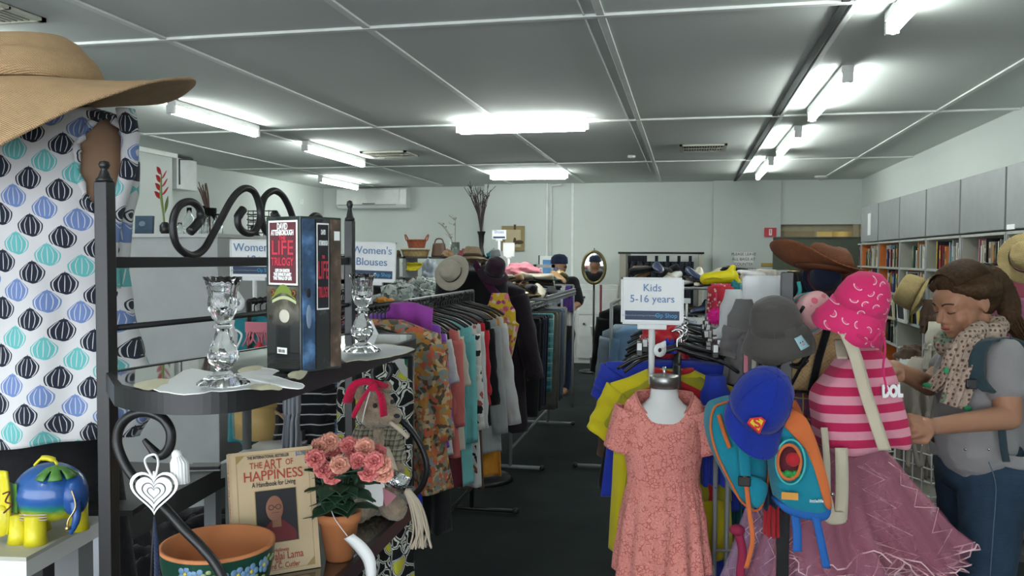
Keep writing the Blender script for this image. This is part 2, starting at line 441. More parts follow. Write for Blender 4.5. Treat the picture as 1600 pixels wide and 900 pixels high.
# ---- things on the back wall ----
a = PY(534, 297, 13.4); b = PY(642, 325, 13.4)
t = thing('air_conditioner', 'white split air conditioner unit high on the back wall', 'air conditioner', ((a.x + b.x) / 2, 13.4, (a.z + b.z) / 2))
wd = abs(b.x - a.x); h = abs(a.z - b.z) + .02
M().prism([(-.19, -h / 2), (-.24, -h / 2 + .06), (-.22, h / 2 - .02), (-.19, h / 2), (0, h / 2), (0, -h / 2), ], -wd / 2, wd / 2, Matrix.Rotation(radians(90), 4, 'Z')).build('body', WPLAS, t, smooth=False, bevel=.008)
box('air_slot', -wd / 2 + .04, wd / 2 - .18, -.246, -.215, -h / 2 + .05, -h / 2 + .058, DARKG, t); box('front_panel', -wd / 2 + .02, wd / 2 - .12, -.243, -.21, -h / 2 + .07, h / 2 - .03, WHITE, t, bevel=.004)
box('badge', -wd * .12, wd * .06, -.248, -.235, -h / 2 + .066, -h / 2 + .08, INKD, t)
def wallbox(name, label, cat, x0, y0, x1, y1, Y, dep, mat, bevel=.002):
    a = PY(x0, y1, Y); b = PY(x1, y0, Y); t = thing(name, label, cat, ((a.x + b.x) / 2, Y, (a.z + b.z) / 2))
    w2 = abs(b.x - a.x) / 2; h2 = abs(b.z - a.z) / 2; box('panel', -w2, w2, -dep, 0, -h2, h2, mat, t, bevel); return t, w2, h2
t, w2, h2 = wallbox('exit_sign', 'small red and white exit sign on the white wall left of the door opening', 'sign', 1194, 356, 1213, 370, 12.95, .03, mk('sign_red', (.62, .05, .06), .5))
m = M(); m.cbox((0, -.032, 0), (w2 * .5, .004, h2 * 1.4)); m.build('doorway_symbol', PAPER, t, smooth=False); M().cbox((0, -.035, .01), (w2 * .12, .004, h2 * .9)).build('arrow_symbol', mk('sign_red', (.62, .05, .06), .5), t)
t, w2, h2 = wallbox('wall_notice', 'white paper notice with black lettering on the back wall', 'notice', 1147, 394, 1177, 415, 12.95, .004, PAPER, 0)
for i, s in enumerate(('PLEASE LEAVE', 'ALL BAGS AT', 'COUNTER', 'THANK YOU')): text('lettering', s, .058, Matrix.Translation((0, -.006, h2 * .68 - i * .075)), INKD, t)
t, w2, h2 = wallbox('wall_label', 'tiny yellow lettered strip stuck on the wall by the door opening', 'label', 1189, 411, 1207, 416, 12.95, .004, mk('label_yellow', (.5, .36, .08), .6), 0)
t, w2, h2 = wallbox('framed_picture', 'gilt framed picture of brown jugs and bottles on the back wall', 'picture', 784, 353, 820, 392, 12.98, .02, mk('gilt', (.28, .21, .09), .4))
box('canvas', -w2 + .06, w2 - .06, -.024, -.018, -h2 + .06, h2 - .06, mk('canvas_tan', (.50, .42, .26), .8), t)
m = M(); m.lathe([(.02, 0), (.05, .03), (.045, .12), (.018, .2), (.018, .33), (.022, .34)], 14, Matrix.Translation((.03, -.02, -.12)) @ Matrix.Diagonal((1, .1, 1, 1)))
m.ball((.1, -.022, -.06), (.07, .006, .035)); m.ball((-.08, -.022, -.1), (.07, .006, .035)); m.build('painted_jugs', mk('jug_brown', (.08, .05, .03), .7), t)
t, w2, h2 = wallbox('light_switch', 'white light switch plate on the left wall above the ironwork', 'light switch', 0, 0, 10, 10, 13.0, .01, WPLAS)
p = PX(471, 315, XL); t.location = p; t.rotation_euler = (0, 0, radians(90)); t.scale = (.8, 1, .8)
box('rocker', -.02, .02, -.016, -.008, -.03, .03, WHITE, t)
p = PX(281, 272, -5.9); t = thing('wall_speaker', 'white box fixed high on the left wall beside the red flower', 'wall box', p + V((0, 0, 0)))
box('body', -.16, .1, -.2, .2, -.19, .17, WPLAS, t, .01); M().tube([(.11, -.17, -.14), (.11, -.17, .15), (.11, .1, .18)], .008).build('cable', DARKG, t); box('bracket', -.25, -.16, -.05, .05, -.05, .05, WHITE, t)

# oval standing mirror
p = PY(928, 418, 11.5); t = thing('oval_mirror', 'oval gilt framed mirror hanging in front of the back wall beside the man', 'mirror', p)
rx = 17 * 11.8 / 1300; rz = 24 * 11.8 / 1300
M().tube([(rx * cos(a * pi / 24), 0, rz * sin(a * pi / 24)) for a in range(48)], .022, 8, closed=True).build('frame', mk('mirror_gilt', (.16, .13, .05), .35, metal=.5), t)
M().grid(lambda u, v: V((rx * .97 * v * cos(2 * pi * u), .01, rz * .97 * v * sin(2 * pi * u))), 40, 4, cu=True).build('mirror_glass', Mat('mirror_glass', (.8, .8, .8), .03, metal=1).m, t)
M().tube([(0, .02, -rz), (0, .02, -p.z + .02)], .014).build('stand_pole', BLACK, t); M().tube([(0, .02, rz), (0, .02, rz + .05)], .006).build('finial', BLACK, t)
M().lathe([(.2, 0), (.2, .02), (.03, .04)], 20, Matrix.Translation((0, .02, -p.z))).build('stand_base', BLACK, t)
# white cupboards below it
t = thing('white_cupboard', 'low white double cupboard against the back wall below the oval mirror', 'cupboard', (-1.62, 12.7, 0))
box('body', -.62, .62, -.25, .28, .0, 1.18, WHITE, t, .006)
for x in (-.31, .31):
    for z0, z1 in ((.08, .72), (.74, 1.12)):
        d = box('door', x - .29, x + .29, -.27, -.25, z0, z1, WPLAS, t, .004); M().ball((x + .2 * (1 if x < 0 else -1), -.285, z1 - .12), .018, 8).build('knob', DARKG, d)
box('plinth', -.6, .6, -.22, .2, -.0, .06, DARKG, t)
# broom and laundry basket
t = thing('broom', 'red handled broom standing upright before the white cupboard', 'broom', (PY(938, 560, 12.2).x, 12.2, 0))
M().tube([(0, 0, .1), (0, 0, PY(938, 445, 12.2).z)], .017).build('handle', mk('dark_red', (.16, .015, .02), .5), t); box('head', -.15, .15, -.03, .03, 0, .12, DARKG, t, .01)
p = PZ(944, 575, .02); t = thing('laundry_basket', 'white slotted plastic laundry basket at the aisle end', 'basket', (p.x, p.y, 0))
hb = .62
def bas(u, v):
    a = 2 * pi * u; s = lerp(.13, .19, v); k = (abs(cos(a)) ** 5 + abs(sin(a)) ** 5) ** -.2
    return V((s * k * cos(a), s * k * sin(a), hb * v))
M().grid(bas, 48, 20, cu=True, cap0=True, skip=lambda u, v: (int(u * 48) % 2 == 0) and (int(v * 20) in (3, 4, 5, 7, 8, 9, 11, 12, 13, 15, 16))).build('basket_wall', WPLAS, t, solid=.006)
M().tube([bas(i / 40, 1) for i in range(40)], .014, 8, closed=True).build('rim', WPLAS, t)
M().grid(lambda u, v: V((.15 * cos(2 * pi * u) * v, .15 * sin(2 * pi * u) * v, .58 + .05 * (1 - v) + .01 * sin(9 * u))), 24, 6, cu=True).build('folded_linen', WHITE, t)

# curtained changing cubicle: timber frame, rail, black tab top curtain
a = PY(968, 395, 11.9); b = PY(1098, 395, 11.9)
t = thing('curtain_frame', 'pale timber frame of the changing cubicle on the back wall', 'changing cubicle', (0, 0, 0))
TIM = mk('pale_timber', (.40, .38, .31), .6)
box('post', a.x, a.x + .09, 11.9, 12.96, 0, a.z, TIM, t); box('post', b.x - .05, b.x, 11.9, 12.96, 0, b.z, TIM, t)
M().tube([(a.x - .02, 11.9, a.z), (b.x + .02, 11.9, a.z)], .014).build('rail', BLACK, t)
NAVY = cloth('navy_black_cloth', (.018, .022, .033))
t = thing('tab_top_curtain', 'dark navy tab top curtain hanging from the cubicle rail', 'curtain', (0, 11.9, 0))
xa, xb = a.x + .12, b.x - .12
M().grid(lambda u, v: V((lerp(xa, xb, u), .035 * sin(u * 60) + .02 * sin(u * 23 + 1), lerp(a.z - .12, .12, v))), 140, 6).build('curtain_panel', NAVY, t, solid=.004)
xs = [xa + .02 + (i * .045 if i < 5 else .225 + (i - 5) * .155) for i in range(12)]
for x in xs:
    if x < xb: M().grid(lambda u, v: V((x + lerp(-.022, .022, u), .018 * cos(2 * pi * v), a.z - .06 + .085 * sin(2 * pi * v) * (1 if sin(2 * pi * v) < 0 else .25))), 2, 16).build('tab', NAVY, t, solid=.003)
t = thing('wall_calendar', 'blue and white poster behind the capped man at the back wall', 'poster', PY(858, 410, 13.0))
box('sheet', -.15, .19, -.01, 0, -.25, .1, PAPER, t); box('blue_print', -.1, .12, -.013, -.009, -.18, .04, mk('poster_blue', (.12, .3, .6), .6), t); box('dark_edge', -.17, -.15, -.014, 0, -.26, .11, INKD, t)
# dark green partition at the door
t = thing('office_partition', 'dark olive green office partition standing before the door opening', 'partition', (0, 0, 0))
a = PY(1208, 372, 11.4); b = PY(1346, 372, 11.4)
box('fabric_panel', a.x, b.x, 11.38, 11.42, .05, a.z, mk('olive_green', (.075, .088, .062), .9), t, .004)
box('top_rail', a.x, b.x, 11.37, 11.43, a.z, a.z + .015, DARKG, t)
for x in (a.x + .1, b.x - .1): box('foot', x - .02, x + .02, 11.2, 11.6, 0, .05, DARKG, t)
# ================= RIGHT WALL: CUPBOARDS, BOOKSHELVES, BOOKS =================
ORANGE = mk('orange_laminate', (.62, .17, .03), .5)
BEIGE = mk('beige_laminate', (.34, .335, .28), .6)
SHELFM = mk('shelf_edge', (.38, .39, .36), .5)
BX = 2.13
BAYS = [(3.38 + i * .975, 4.345 + i * .975) for i in range(9)]
for i, (y0, y1) in enumerate(BAYS[:8]):
    where = ['almost beside the woman', 'second from the camera', 'third from the camera', 'above the ponytail of the woman', 'above the first beige book bay', 'fifth from the camera above the straw hat', 'sixth above the orange book bays', 'farthest, next to the door opening'][i]
    t = thing('overhead_cupboard', 'grey overhead cupboard on the right wall, ' + where, 'cupboard', (XR, (y0 + y1) / 2, 1.80), group='overhead cupboards on the right wall')
    w = (y1 - y0) / 2
    box('body', -.33, 0, -w + .002, w - .002, 0, .44, GREYL, t)
    d = box('door', -.352, -.332, -w + .012, w - .012, .004, .436, mk('grey_door', (.27, .285, .285), .45), t, .003)
    if i == 7: box('painted_reflection', -.356, -.35, -.1, .06, .08, .34, WHITE, d)  # window reflection on the farthest door, put in as a white panel
    if i == 2: box('paper_label', -.356, -.352, .3, .44, .0, .035, PAPER, d)
SZ = [.08, .43, .70, .97, 1.24, 1.51]
bcol = [('white', (.62, .62, .58)), ('black', (.02, .02, .025)), ('navy blue', (.03, .06, .16)), ('dark red', (.30, .03, .03)), ('cream', (.55, .48, .34)), ('green', (.05, .16, .09)), ('pale blue', (.25, .38, .48)), ('yellow', (.60, .43, .06)), ('brown', (.16, .08, .04)), ('grey', (.25, .26, .27)), ('pink', (.60, .22, .28)), ('teal', (.04, .22, .25)), ('orange', (.6, .22, .05))]
bmat = [mk('book_' + n, c, .5) for n, c in bcol]
PAGE = mk('pages', (.6, .56, .46), .9)
bayname = ['bay nearest the camera', 'second bay', 'third bay', 'bay behind the bags', 'ponytail bay', 'beige bay', 'nearer orange bay', 'farther orange bay', 'last bay']
shname = ['bottom', 'fifth', 'fourth', 'third', 'second', 'top']
rb = random.Random(3)
books = 0
for i, (y0, y1) in enumerate(BAYS):
    org = i in (6, 7)
    if i == 8: y1 = y0 + .75
    t = thing('bookcase', ['grey bookcase bay nearest the camera on the right wall', 'grey bookcase bay behind the woman on the right wall', 'grey bookcase bay behind the backpack of the woman', 'grey bookcase bay behind the hanging pink bags', 'beige bookcase bay above the head of the woman', 'beige bookcase bay just left of the head of the woman', 'bookcase bay with orange sides nearer the camera', 'bookcase bay with orange sides farther from the camera', 'last narrow bookcase bay beside the olive partition'][i], 'bookcase', (XR, (y0 + y1) / 2, 0), group='bookcase bays along the right wall')
    w = (y1 - y0) / 2
    for s in (-1, 1):
        ya, yb = (-w, -w + .022) if s < 0 else (w - .022, w)
        pnl = box('side_panel', -.345, -.002, ya, yb, 0, 1.79, GREYL, t)
        if s > 0: box('inner_face', -.335, -.01, ya - .004, ya, .05, 1.77, ORANGE if org else BEIGE, pnl)
    box('back_panel', -.012, -.004, -w + .02, w - .02, .02, 1.79, ORANGE if org else BEIGE, t)
    for z in SZ: box('shelf', -.345, -.01, -w + .024, w - .024, z - .022, z, SHELFM, t, .002)
    box('top', -.345, -.01, -w + .024, w - .024, 1.77, 1.79, SHELFM, t)
    rows = {0: [], 1: [], 2: [5], 3: [5], 4: [5, 4], 5: [5, 4, 3], 6: [5, 4, 3, 2], 7: [5, 4, 3, 2], 8: [5, 4, 3]}[i]
    for r in rows:
        # books stand against the near side of each bay
        y = y0 + .03; cnt = 0; y_hi = y1 - (.33 if rb.random() < .6 else .1)
        while y < y_hi and cnt < 20:
            th = rb.uniform(.018, .05); hh = rb.uniform(.17, .25); dp = rb.uniform(.13, .19); c = rb.randrange(len(bcol))
            if rb.random() < .35: c = rb.choice((0, 0, 4, 1))
            if y + th > y_hi: break
            cnt += 1
            lean = rb.uniform(-.03, .03) if rb.random() < .25 else 0
            b = thing('book', '%s book, number %d from the near end, %s shelf, %s' % (bcol[c][0], cnt, shname[r], bayname[i]), 'book', (BX + .02 + rb.uniform(0, .03), y + th / 2, SZ[r]), (lean, 0, 0), 'books in the right wall bookcase')
            m = M(); m.cbox((.003, 0, hh / 2), (.006, th, hh)); m.cbox((dp / 2, -th / 2 + .0015, hh / 2), (dp, .003, hh)); m.cbox((dp / 2, th / 2 - .0015, hh / 2), (dp, .003, hh)); m.build('cover', bmat[c], b, smooth=False)
            M().cbox((dp / 2 + .001, 0, hh / 2), (dp - .006, th - .006, hh - .008)).build('pages', PAGE, b, smooth=False)
            if th > .028: M().cbox((-.0005, 0, hh * .62), (.0015, th * .6, hh * .35)).build('spine_label', bmat[(c + 4) % 13], b, smooth=False)
            y += th + .0015; books += 1
        if cnt and r in (4, 3) and i in (6, 7):
            pass
# face out paperbacks standing in front on the lower shelves
for (px, py, w, h, ca, cb, lab) in [(1405, 500, .16, .24, 0, 1, 'white paperback facing out with a dark picture on its cover'), (1388, 497, .13, .2, 4, 1, 'cream paperback with a tall dark figure on its cover'), (1436, 503, .15, .21, 6, 7, 'blue paperback facing out with a yellow shape on its cover')]:
    p = PX(px, py, 2.06); p.z = 1.24 if p.z > 1.1 else .97
    p.z = .97
    b = thing('book', lab, 'book', (2.08, p.y, .97), (0, -.08, 0), 'face out paperbacks')
    box('cover', 0, .02, -w, w, 0, h, bmat[ca], b); box('cover_picture', -.003, 0, -w * .7, w * .7, h * .15, h * .75, bmat[cb], b)

# ================= SHARED BUILDERS =================
def garment_mesh(w=.42, L=.65, t=.06, flare=1.05, waist=.92, neck=.08, slope=.05, folds=5, amp=.010, sl=.22, slw=.085, sang=.25, seed=0, hemw=0):
    r = random.Random(seed); ph = r.uniform(0, 6); ph2 = r.uniform(0, 6)
    K = [(0, .006, neck, .018), (.004, 0, neck, .022), (.035, -slope * .55, w * .34, t * .45), (.075, -slope, w * .485, t * .48), (.16, -slope - .07, w * .5, t * .55), (.42, -L * .45, w * .5 * waist, t * .5), (1, -L, w * .5 * flare, t * .62)]
    b = M()
    def f(u, v):
        z, a, c = keys(K, v); q = 2 * pi * u; fo = max(0, v - .1)
        rx = 1 + .04 * fo * sin(3 * q + ph); dy = (amp * 2.2 * fo * sin(folds * cos(q) * 2.2 + ph + v * 1.5) + amp * fo * sin(9 * cos(q) + ph2)) 
        n = noise.noise(V((cos(q) * 2.5, v * 5, seed))) * .012 * min(1, v * 4)
        return V((a * cos(q) * rx, c * sin(q) + dy + n, z + (hemw * sin(folds * q + ph) if v > .95 else 0)))
    b.grid(f, 56, 26, cu=True)
    sms = []
    for s in (-1, 1):
        sm = M(); sms.append(sm)
        o = V((s * (w * .5 - slw * .42), 0, -slope - .045)); ang = sang * (1 + r.uniform(-.3, .3)); d = V((s * sin(ang), 0, -cos(ang))); e = V((cos(ang), 0, s * sin(ang)))
        def g(u, v, o=o, d=d, e=e, s=s):
            q = 2 * pi * u; l = v * sl; k = lerp(1.0, .72, v); n = noise.noise(V((cos(q) * 2, v * 6, seed + s))) * .01
            return o + d * l + e * (slw * .55 * k * cos(q)) + V((n * .6, t * .42 * k * sin(q) + n + .006 * sin(v * 14 + q * 2), 0))
        sm.grid(g, 24, 16, cu=True)
    return b, sms
def hanger_mesh(w=.40, drop=.055, r=.005):
    m = M()
    m.tube(catmull([(-w / 2, 0, -drop - .02), (-w * .35, 0, -drop * .7), (-w * .1, 0, -.012), (0, 0, 0), (w * .1, 0, -.012), (w * .35, 0, -drop * .7), (w / 2, 0, -drop - .02)], 4), r * 1.3, 6)
    return m
def hook_pts(h=.065): return catmull([(0, 0, 0), (0, 0, h * .45), (.016, 0, h * .62), (.018, 0, h * .86), (0, 0, h), (-.018, 0, h * .86)], 4)
def make_hanger(name, label, mat, group, w=.40, loc=(0, 0, 0), rot=0, hook=None):
    t = thing(name, label, 'clothes hanger', loc, (0, 0, rot), group)
    hanger_mesh(w).build('shoulder_bar', mat, t); M().tube(hook_pts(), .0032, 6).build('hook', hook or CHROME, t)
    return t
def garment(name, label, cat, mat, loc, rot=0, group=None, hanger=None, smat=None, cuff=None, tilt=0, **k):
    t = thing(name, label, cat, loc, (tilt, 0, rot), group); sl = k.get('sl', .22)
    b, s = garment_mesh(**k); b.build('body', mat, t, solid=.003)
    if sl > 0:
        for q_s in s: q_s.build('sleeve', smat or mat, t, solid=.003)
    if cuff: 
        nk = k.get('neck', .08); M().tube([(nk * cos(q * pi / 12), .022 * sin(q * pi / 12), .004) for q in range(24)], .005, 6, closed=True).build('collar', cuff, t)
    return t
def sign(name, label, px0, py0, px1, py1, Y, lines, hgt=.3, group='rack signs', size=None, banner=True, tilt=0, sub=None):
    a = PY(px0, py1, Y); b = PY(px1, py0, Y); w = abs(b.x - a.x); h = abs(b.z - a.z)
    t = thing(name, label, 'sign', ((a.x + b.x) / 2, Y, a.z), (0, tilt, 0), group)
    box('card', -w / 2, w / 2, -.003, .003, 0, h, PAPER, t, .001)
    m = M(); r = .006
    for x0, x1, z0, z1 in ((-w / 2 - r, -w / 2, -r, h + r), (w / 2, w / 2 + r, -r, h + r), (-w / 2 - r, w / 2 + r, h, h + r), (-w / 2 - r, w / 2 + r, -r, 0)): m.box(x0, x1, -.006, .006, z0, z1)
    m.build('frame', WPLAS, t, smooth=False)
    sz = size or h * .30
    for i, s in enumerate(lines): text('lettering', s, sz, Matrix.Translation((0, -.005, h * (.80 if banner else .65) - i * sz * 1.05)), INKB, t)
    if banner:
        bn = box('banner', -w * .46, w * .46, -.005, -.003, h * .06, h * .27, mk('banner_navy', (.02, .045, .10), .5), t)
        text('banner_lettering', 'Op Shop', h * .14, Matrix.Translation((w * .24, -.006, h * .165)), mk('cyan_ink', (.05, .40, .70), .5), t)
        text('banner_small_print', 'quality pre-loved clothing and homewares', h * .05, Matrix.Translation((-w * .2, -.006, h * .165)), mk('pale_ink', (.35, .42, .5), .5), t)
    box('clip_bar', -w * .25, w * .25, -.01, .01, -.022, -.004, WPLAS, t, .003)
    M().tube([(0, 0, -.02), (0, 0, -hgt)], [.011, .009], 8).build('stem', WPLAS, t)
    return t
def rail_rack(name, label, x, y0, y1, z, mat, foot=.28, legs=True, group=None, top=0):
    t = thing(name, label, 'clothes rack', (x, (y0 + y1) / 2, 0), group=group); L = (y1 - y0) / 2
    M().tube([(0, -L, z), (0, L, z)], .0135, 10).build('rail', mat, t)
    for s in (-1, 1):
        M().tube([(0, s * L, .03), (0, s * L, z)], .0135, 8).build('upright', mat, t)
        M().tube([(-foot, s * L, .03), (foot, s * L, .03)], .014, 8).build('foot', mat, t)
        for q in (-1, 1): M().ball((q * foot, s * L, .03), .022, 8).build('end_cap', BLKP, t)
    M().tube([(0, -L, .16), (0, L, .16)], .011, 8).build('lower_bar', mat, t)
    return t
def hat(name, label, mat, loc, rot, cr=.09, ch=.11, br=.16, wave=.01, droop=.3, taper=.85, band=None, wn=2, group=None, flat=.35, dent=0, ry=1.0, ph=0):
    """crown radius, crown height, brim radius; local z is up"""
    t = thing(name, label, 'hat', loc, rot, group)
    prof = [(cr * 1.0, 0), (cr * .99, ch * .25), (cr * lerp(1, taper, .6), ch * .6), (cr * taper, ch * .85), (cr * taper * .85, ch * .96), (cr * taper * .5, ch * (1.0 - dent * .3)), (.002, ch * (1.0 - dent))]
    M().lathe(prof, 32, fn=lambda p, q, r, z: V((p.x, p.y * ry, p.z + .006 * noise.noise(V((p.x * 20, p.y * 20, z * 9)))))).build('crown', mat, t, solid=.002, sub=1)
    def bf(u, v):
        q = 2 * pi * u; r = lerp(cr * .985, br, v); return V((r * cos(q), r * sin(q) * ry, -droop * (r - cr) * (v ** .6 if droop > 0 else v) + wave * v * v * cos(wn * q + ph) + .005 * v * noise.noise(V((cos(q) * 3, sin(q) * 3, v)))))
    M().grid(bf, 48, 8, cu=True).build('brim', mat, t, solid=.003)
    if band: M().lathe([(cr * 1.015, .004), (cr * 1.012, ch * .26)], 32, cap0=False, cap1=False, fn=lambda p, q, r, z: V((p.x, p.y * ry, p.z))).build('band', band, t, solid=.002, off=1)
    return t
def heap(name, label, cat, mat, loc, sx, sy, sz, seed=0, rot=0, group=None, amp=.35, freq=2.2):
    """crumpled cloth lying in a heap"""
    def f(u, v):
        q = 2 * pi * u; a = v * pi / 2 * 1.0; d = V((sin(a) * cos(q), sin(a) * sin(q), cos(a)))
        n = 1 + amp * noise.noise(d * freq + V((seed * 3.1, 0, 0))) + amp * .5 * noise.noise(d * freq * 2.3 + V((0, seed, 0)))
        return V((d.x * sx * n, d.y * sy * n, max(0, d.z * sz * n)))
    b = M().grid(f, 36, 16, cu=True, cap1=True).build(name, mat); b.location = loc; b.rotation_euler = (0, 0, rot)
    return tag(b, label, cat, group)
# patterned cloths
def warped(m, w, sc=18):
    m.xyz(); nz = m.node('ShaderNodeTexNoise'); nz.inputs['Scale'].default_value = sc; m.link(m.vec, nz.inputs['Vector'])
    a = m.node('ShaderNodeVectorMath', operation='SCALE'); m.link(nz.outputs['Color'], a.inputs[0]); a.inputs['Scale'].default_value = w
    b = m.node('ShaderNodeVectorMath', operation='ADD'); m.link(m.vec, b.inputs[0]); m.link(a.outputs[0], b.inputs[1]); m.vec = b.outputs[0]
def dots_cloth(name, base, cols, scale=30, fac=.38, warp=0):
    m = Mat(name, base, .95, sheen=.1, spec=.2); warped(m, warp); d = m.vor(scale); c = m.vor(scale, out='col')
    sp = m.node('ShaderNodeSeparateXYZ'); m.link(c, sp.inputs[0]); k = N(m.nt, sp.outputs[0])
    n = len(cols); rc = m.ramp(k, [(i / n, q) for i, q in enumerate(cols)], True)
    m.col(m.mix(d.lt(fac), base, rc)); m.bump(m.noise(20, 5), .01, .45); return m.m
def stripe_cloth(name, a, b, period=.05, axis=2, duty=.5, soft=0):
    m = Mat(name, a, .95, sheen=.1, spec=.2); q = m.xyz()[axis]; m.col(m.mix((q / period).fract().lt(duty), a, b)); m.bump(m.noise(20, 5), .01, .4); return m.m
def plaid_cloth(name, a, b, c, period=.04):
    m = Mat(name, a, .95, spec=.2); x, y, z = m.xyz(); s = (x / period).fract().lt(.4); q = (z / period).fract().lt(.4)
    col = m.mix(s * .55, a, b); col = m.mix(q * .55, col, b); col = m.mix((x / period * .5 + .3).fract().lt(.06).max((z / period * .5 + .3).fract().lt(.06)), col, c); m.col(col); m.bump(m.noise(20, 4), .01, .4); return m.m
def straw(name, col, sc=1, dark=.6):
    m = Mat(name, col, .75, spec=.3); x, y, z = m.xyz(); a = (x * 420 * sc).sin() * (y * 420 * sc + z * 420 * sc).sin(); n = m.noise(40, 4)
    m.col(m.mix(n * .7 + a * .15, tuple(c * dark for c in col), tuple(min(1, c * 1.18) for c in col))); m.bump(a * .5 + n, .003, .7); return m.m
PAISLEY = dots_cloth('paisley_orange', (.42, .15, .06), [(.10, .08, .05), (.50, .38, .22), (.22, .25, .23), (.55, .13, .07), (.45, .22, .05)], 46, .75, .09)
vm = Mat('vine_print', (.02, .02, .02), .9, spec=.2); warped(vm, .06, 14); e_ = vm.vor(24, 'DISTANCE_TO_EDGE'); c_ = vm.node('ShaderNodeSeparateXYZ'); vm.link(vm.vor(24, out='col'), c_.inputs[0])
vm.col(vm.mix(e_.band(.03, .10), vm.mix(N(vm.nt, c_.outputs[0]).gt(.78) * e_.gt(.13), (.010, .011, .012), (.42, .42, .04)), (.55, .56, .50))); VINES = vm.m
FLOWERY = dots_cloth('flower_print', (.62, .40, .03), [(.6, .18, .25), (.35, .05, .2), (.65, .5, .4), (.5, .1, .15)], 30, .5, .06)
BWPRINT = dots_cloth('black_white_print', (.62, .62, .58), [(.02, .02, .02), (.55, .5, .45), (.6, .6, .55), (.4, .1, .08)], 22, .5, .08)
GREYPRINT = dots_cloth('grey_leaf_print', (.30, .35, .33), [(.6, .64, .6), (.06, .09, .08), (.15, .18, .17), (.5, .55, .5)], 30, .6, .10)
PURPLE = cloth('purple_satin', (.24, .05, .44), col2=(.12, .03, .30), rough=.4)
C_WHITE = cloth('white_cotton', (.58, .59, .58)); C_CREAM = cloth('cream_cotton', (.55, .52, .42)); C_GREY = cloth('grey_knit', (.33, .35, .35))
C_AQUA = cloth('aqua_cotton', (.17, .50, .50)); C_CORAL = cloth('coral_cotton', (.62, .17, .15)); C_RED = cloth('red_cotton', (.50, .025, .035))
C_BLACK = cloth('black_cotton', (.012, .012, .014)); C_OLIVE = cloth('olive_cotton', (.18, .16, .035)); C_ORANGE = cloth('orange_cotton', (.62, .26, .03))
C_MAROON = cloth('maroon_cotton', (.12, .02, .03)); C_NAVY = cloth('navy_cotton', (.02, .03, .07)); C_BLUE = cloth('royal_blue', (.025, .05, .42))
C_YELLOW = cloth('yellow_cotton', (.66, .56, .02)); C_SKY = cloth('sky_cotton', (.17, .30, .46)); C_DENIM = cloth('denim', (.06, .10, .17)); C_GREEN = cloth('green_cotton', (.03, .20, .10))
C_PINK = cloth('pink_cotton', (.66, .22, .27)); C_HOT = cloth('hot_pink', (.66, .03, .15)); C_TEAL = cloth('teal_cotton', (.02, .18, .21)); C_BROWN = cloth('brown_cloth', (.10, .06, .04))
# ================= WOMEN'S BLOUSE RACK =================
rail_rack('clothes_rack', 'black metal clothes rack carrying the women\'s blouses', -1.3, 2.75, 4.98, 1.385, BLACK)
RX, RZ = -1.3, 1.385
def hang(y, dz=0): return (RX, y, RZ - .095 + dz)
G = 'women\'s blouses on the rack'
# orange paisley blouse nearest
garment('paisley_blouse', 'orange and grey paisley print blouse nearest on the blouse rack', 'blouse', PAISLEY, (-1.235, 3.28, RZ - .055), .05, G, w=.50, L=.70, sl=.40, slw=.13, sang=.16, t=.12, flare=1.12, amp=.022, seed=1)
garment('olive_tee', 'olive green top hanging behind the paisley blouse', 'top', C_OLIVE, hang(3.40), -.1, G, w=.42, L=.48, sl=.20, slw=.12, t=.06, seed=2)
garment('purple_blouse', 'shiny purple satin blouse with a wide gathered collar', 'blouse', PURPLE, hang(3.52, .05), .15, G, w=.47, L=.60, sl=.46, slw=.14, sang=.13, t=.10, amp=.02, flare=1.1, seed=3)
M().grid(lambda u, v: V((.0 + .20 * u, -.035 - .03 * sin(pi * v) + .012 * sin(14 * u), 0.05 - .02 * u - (.10 + .05 * u) * v + .018 * sin(pi * u))), 24, 8).build('collar', cloth('violet_satin', (.30, .07, .42), col2=(.35, .04, .25)), bpy.data.objects['purple_blouse'], solid=.006)
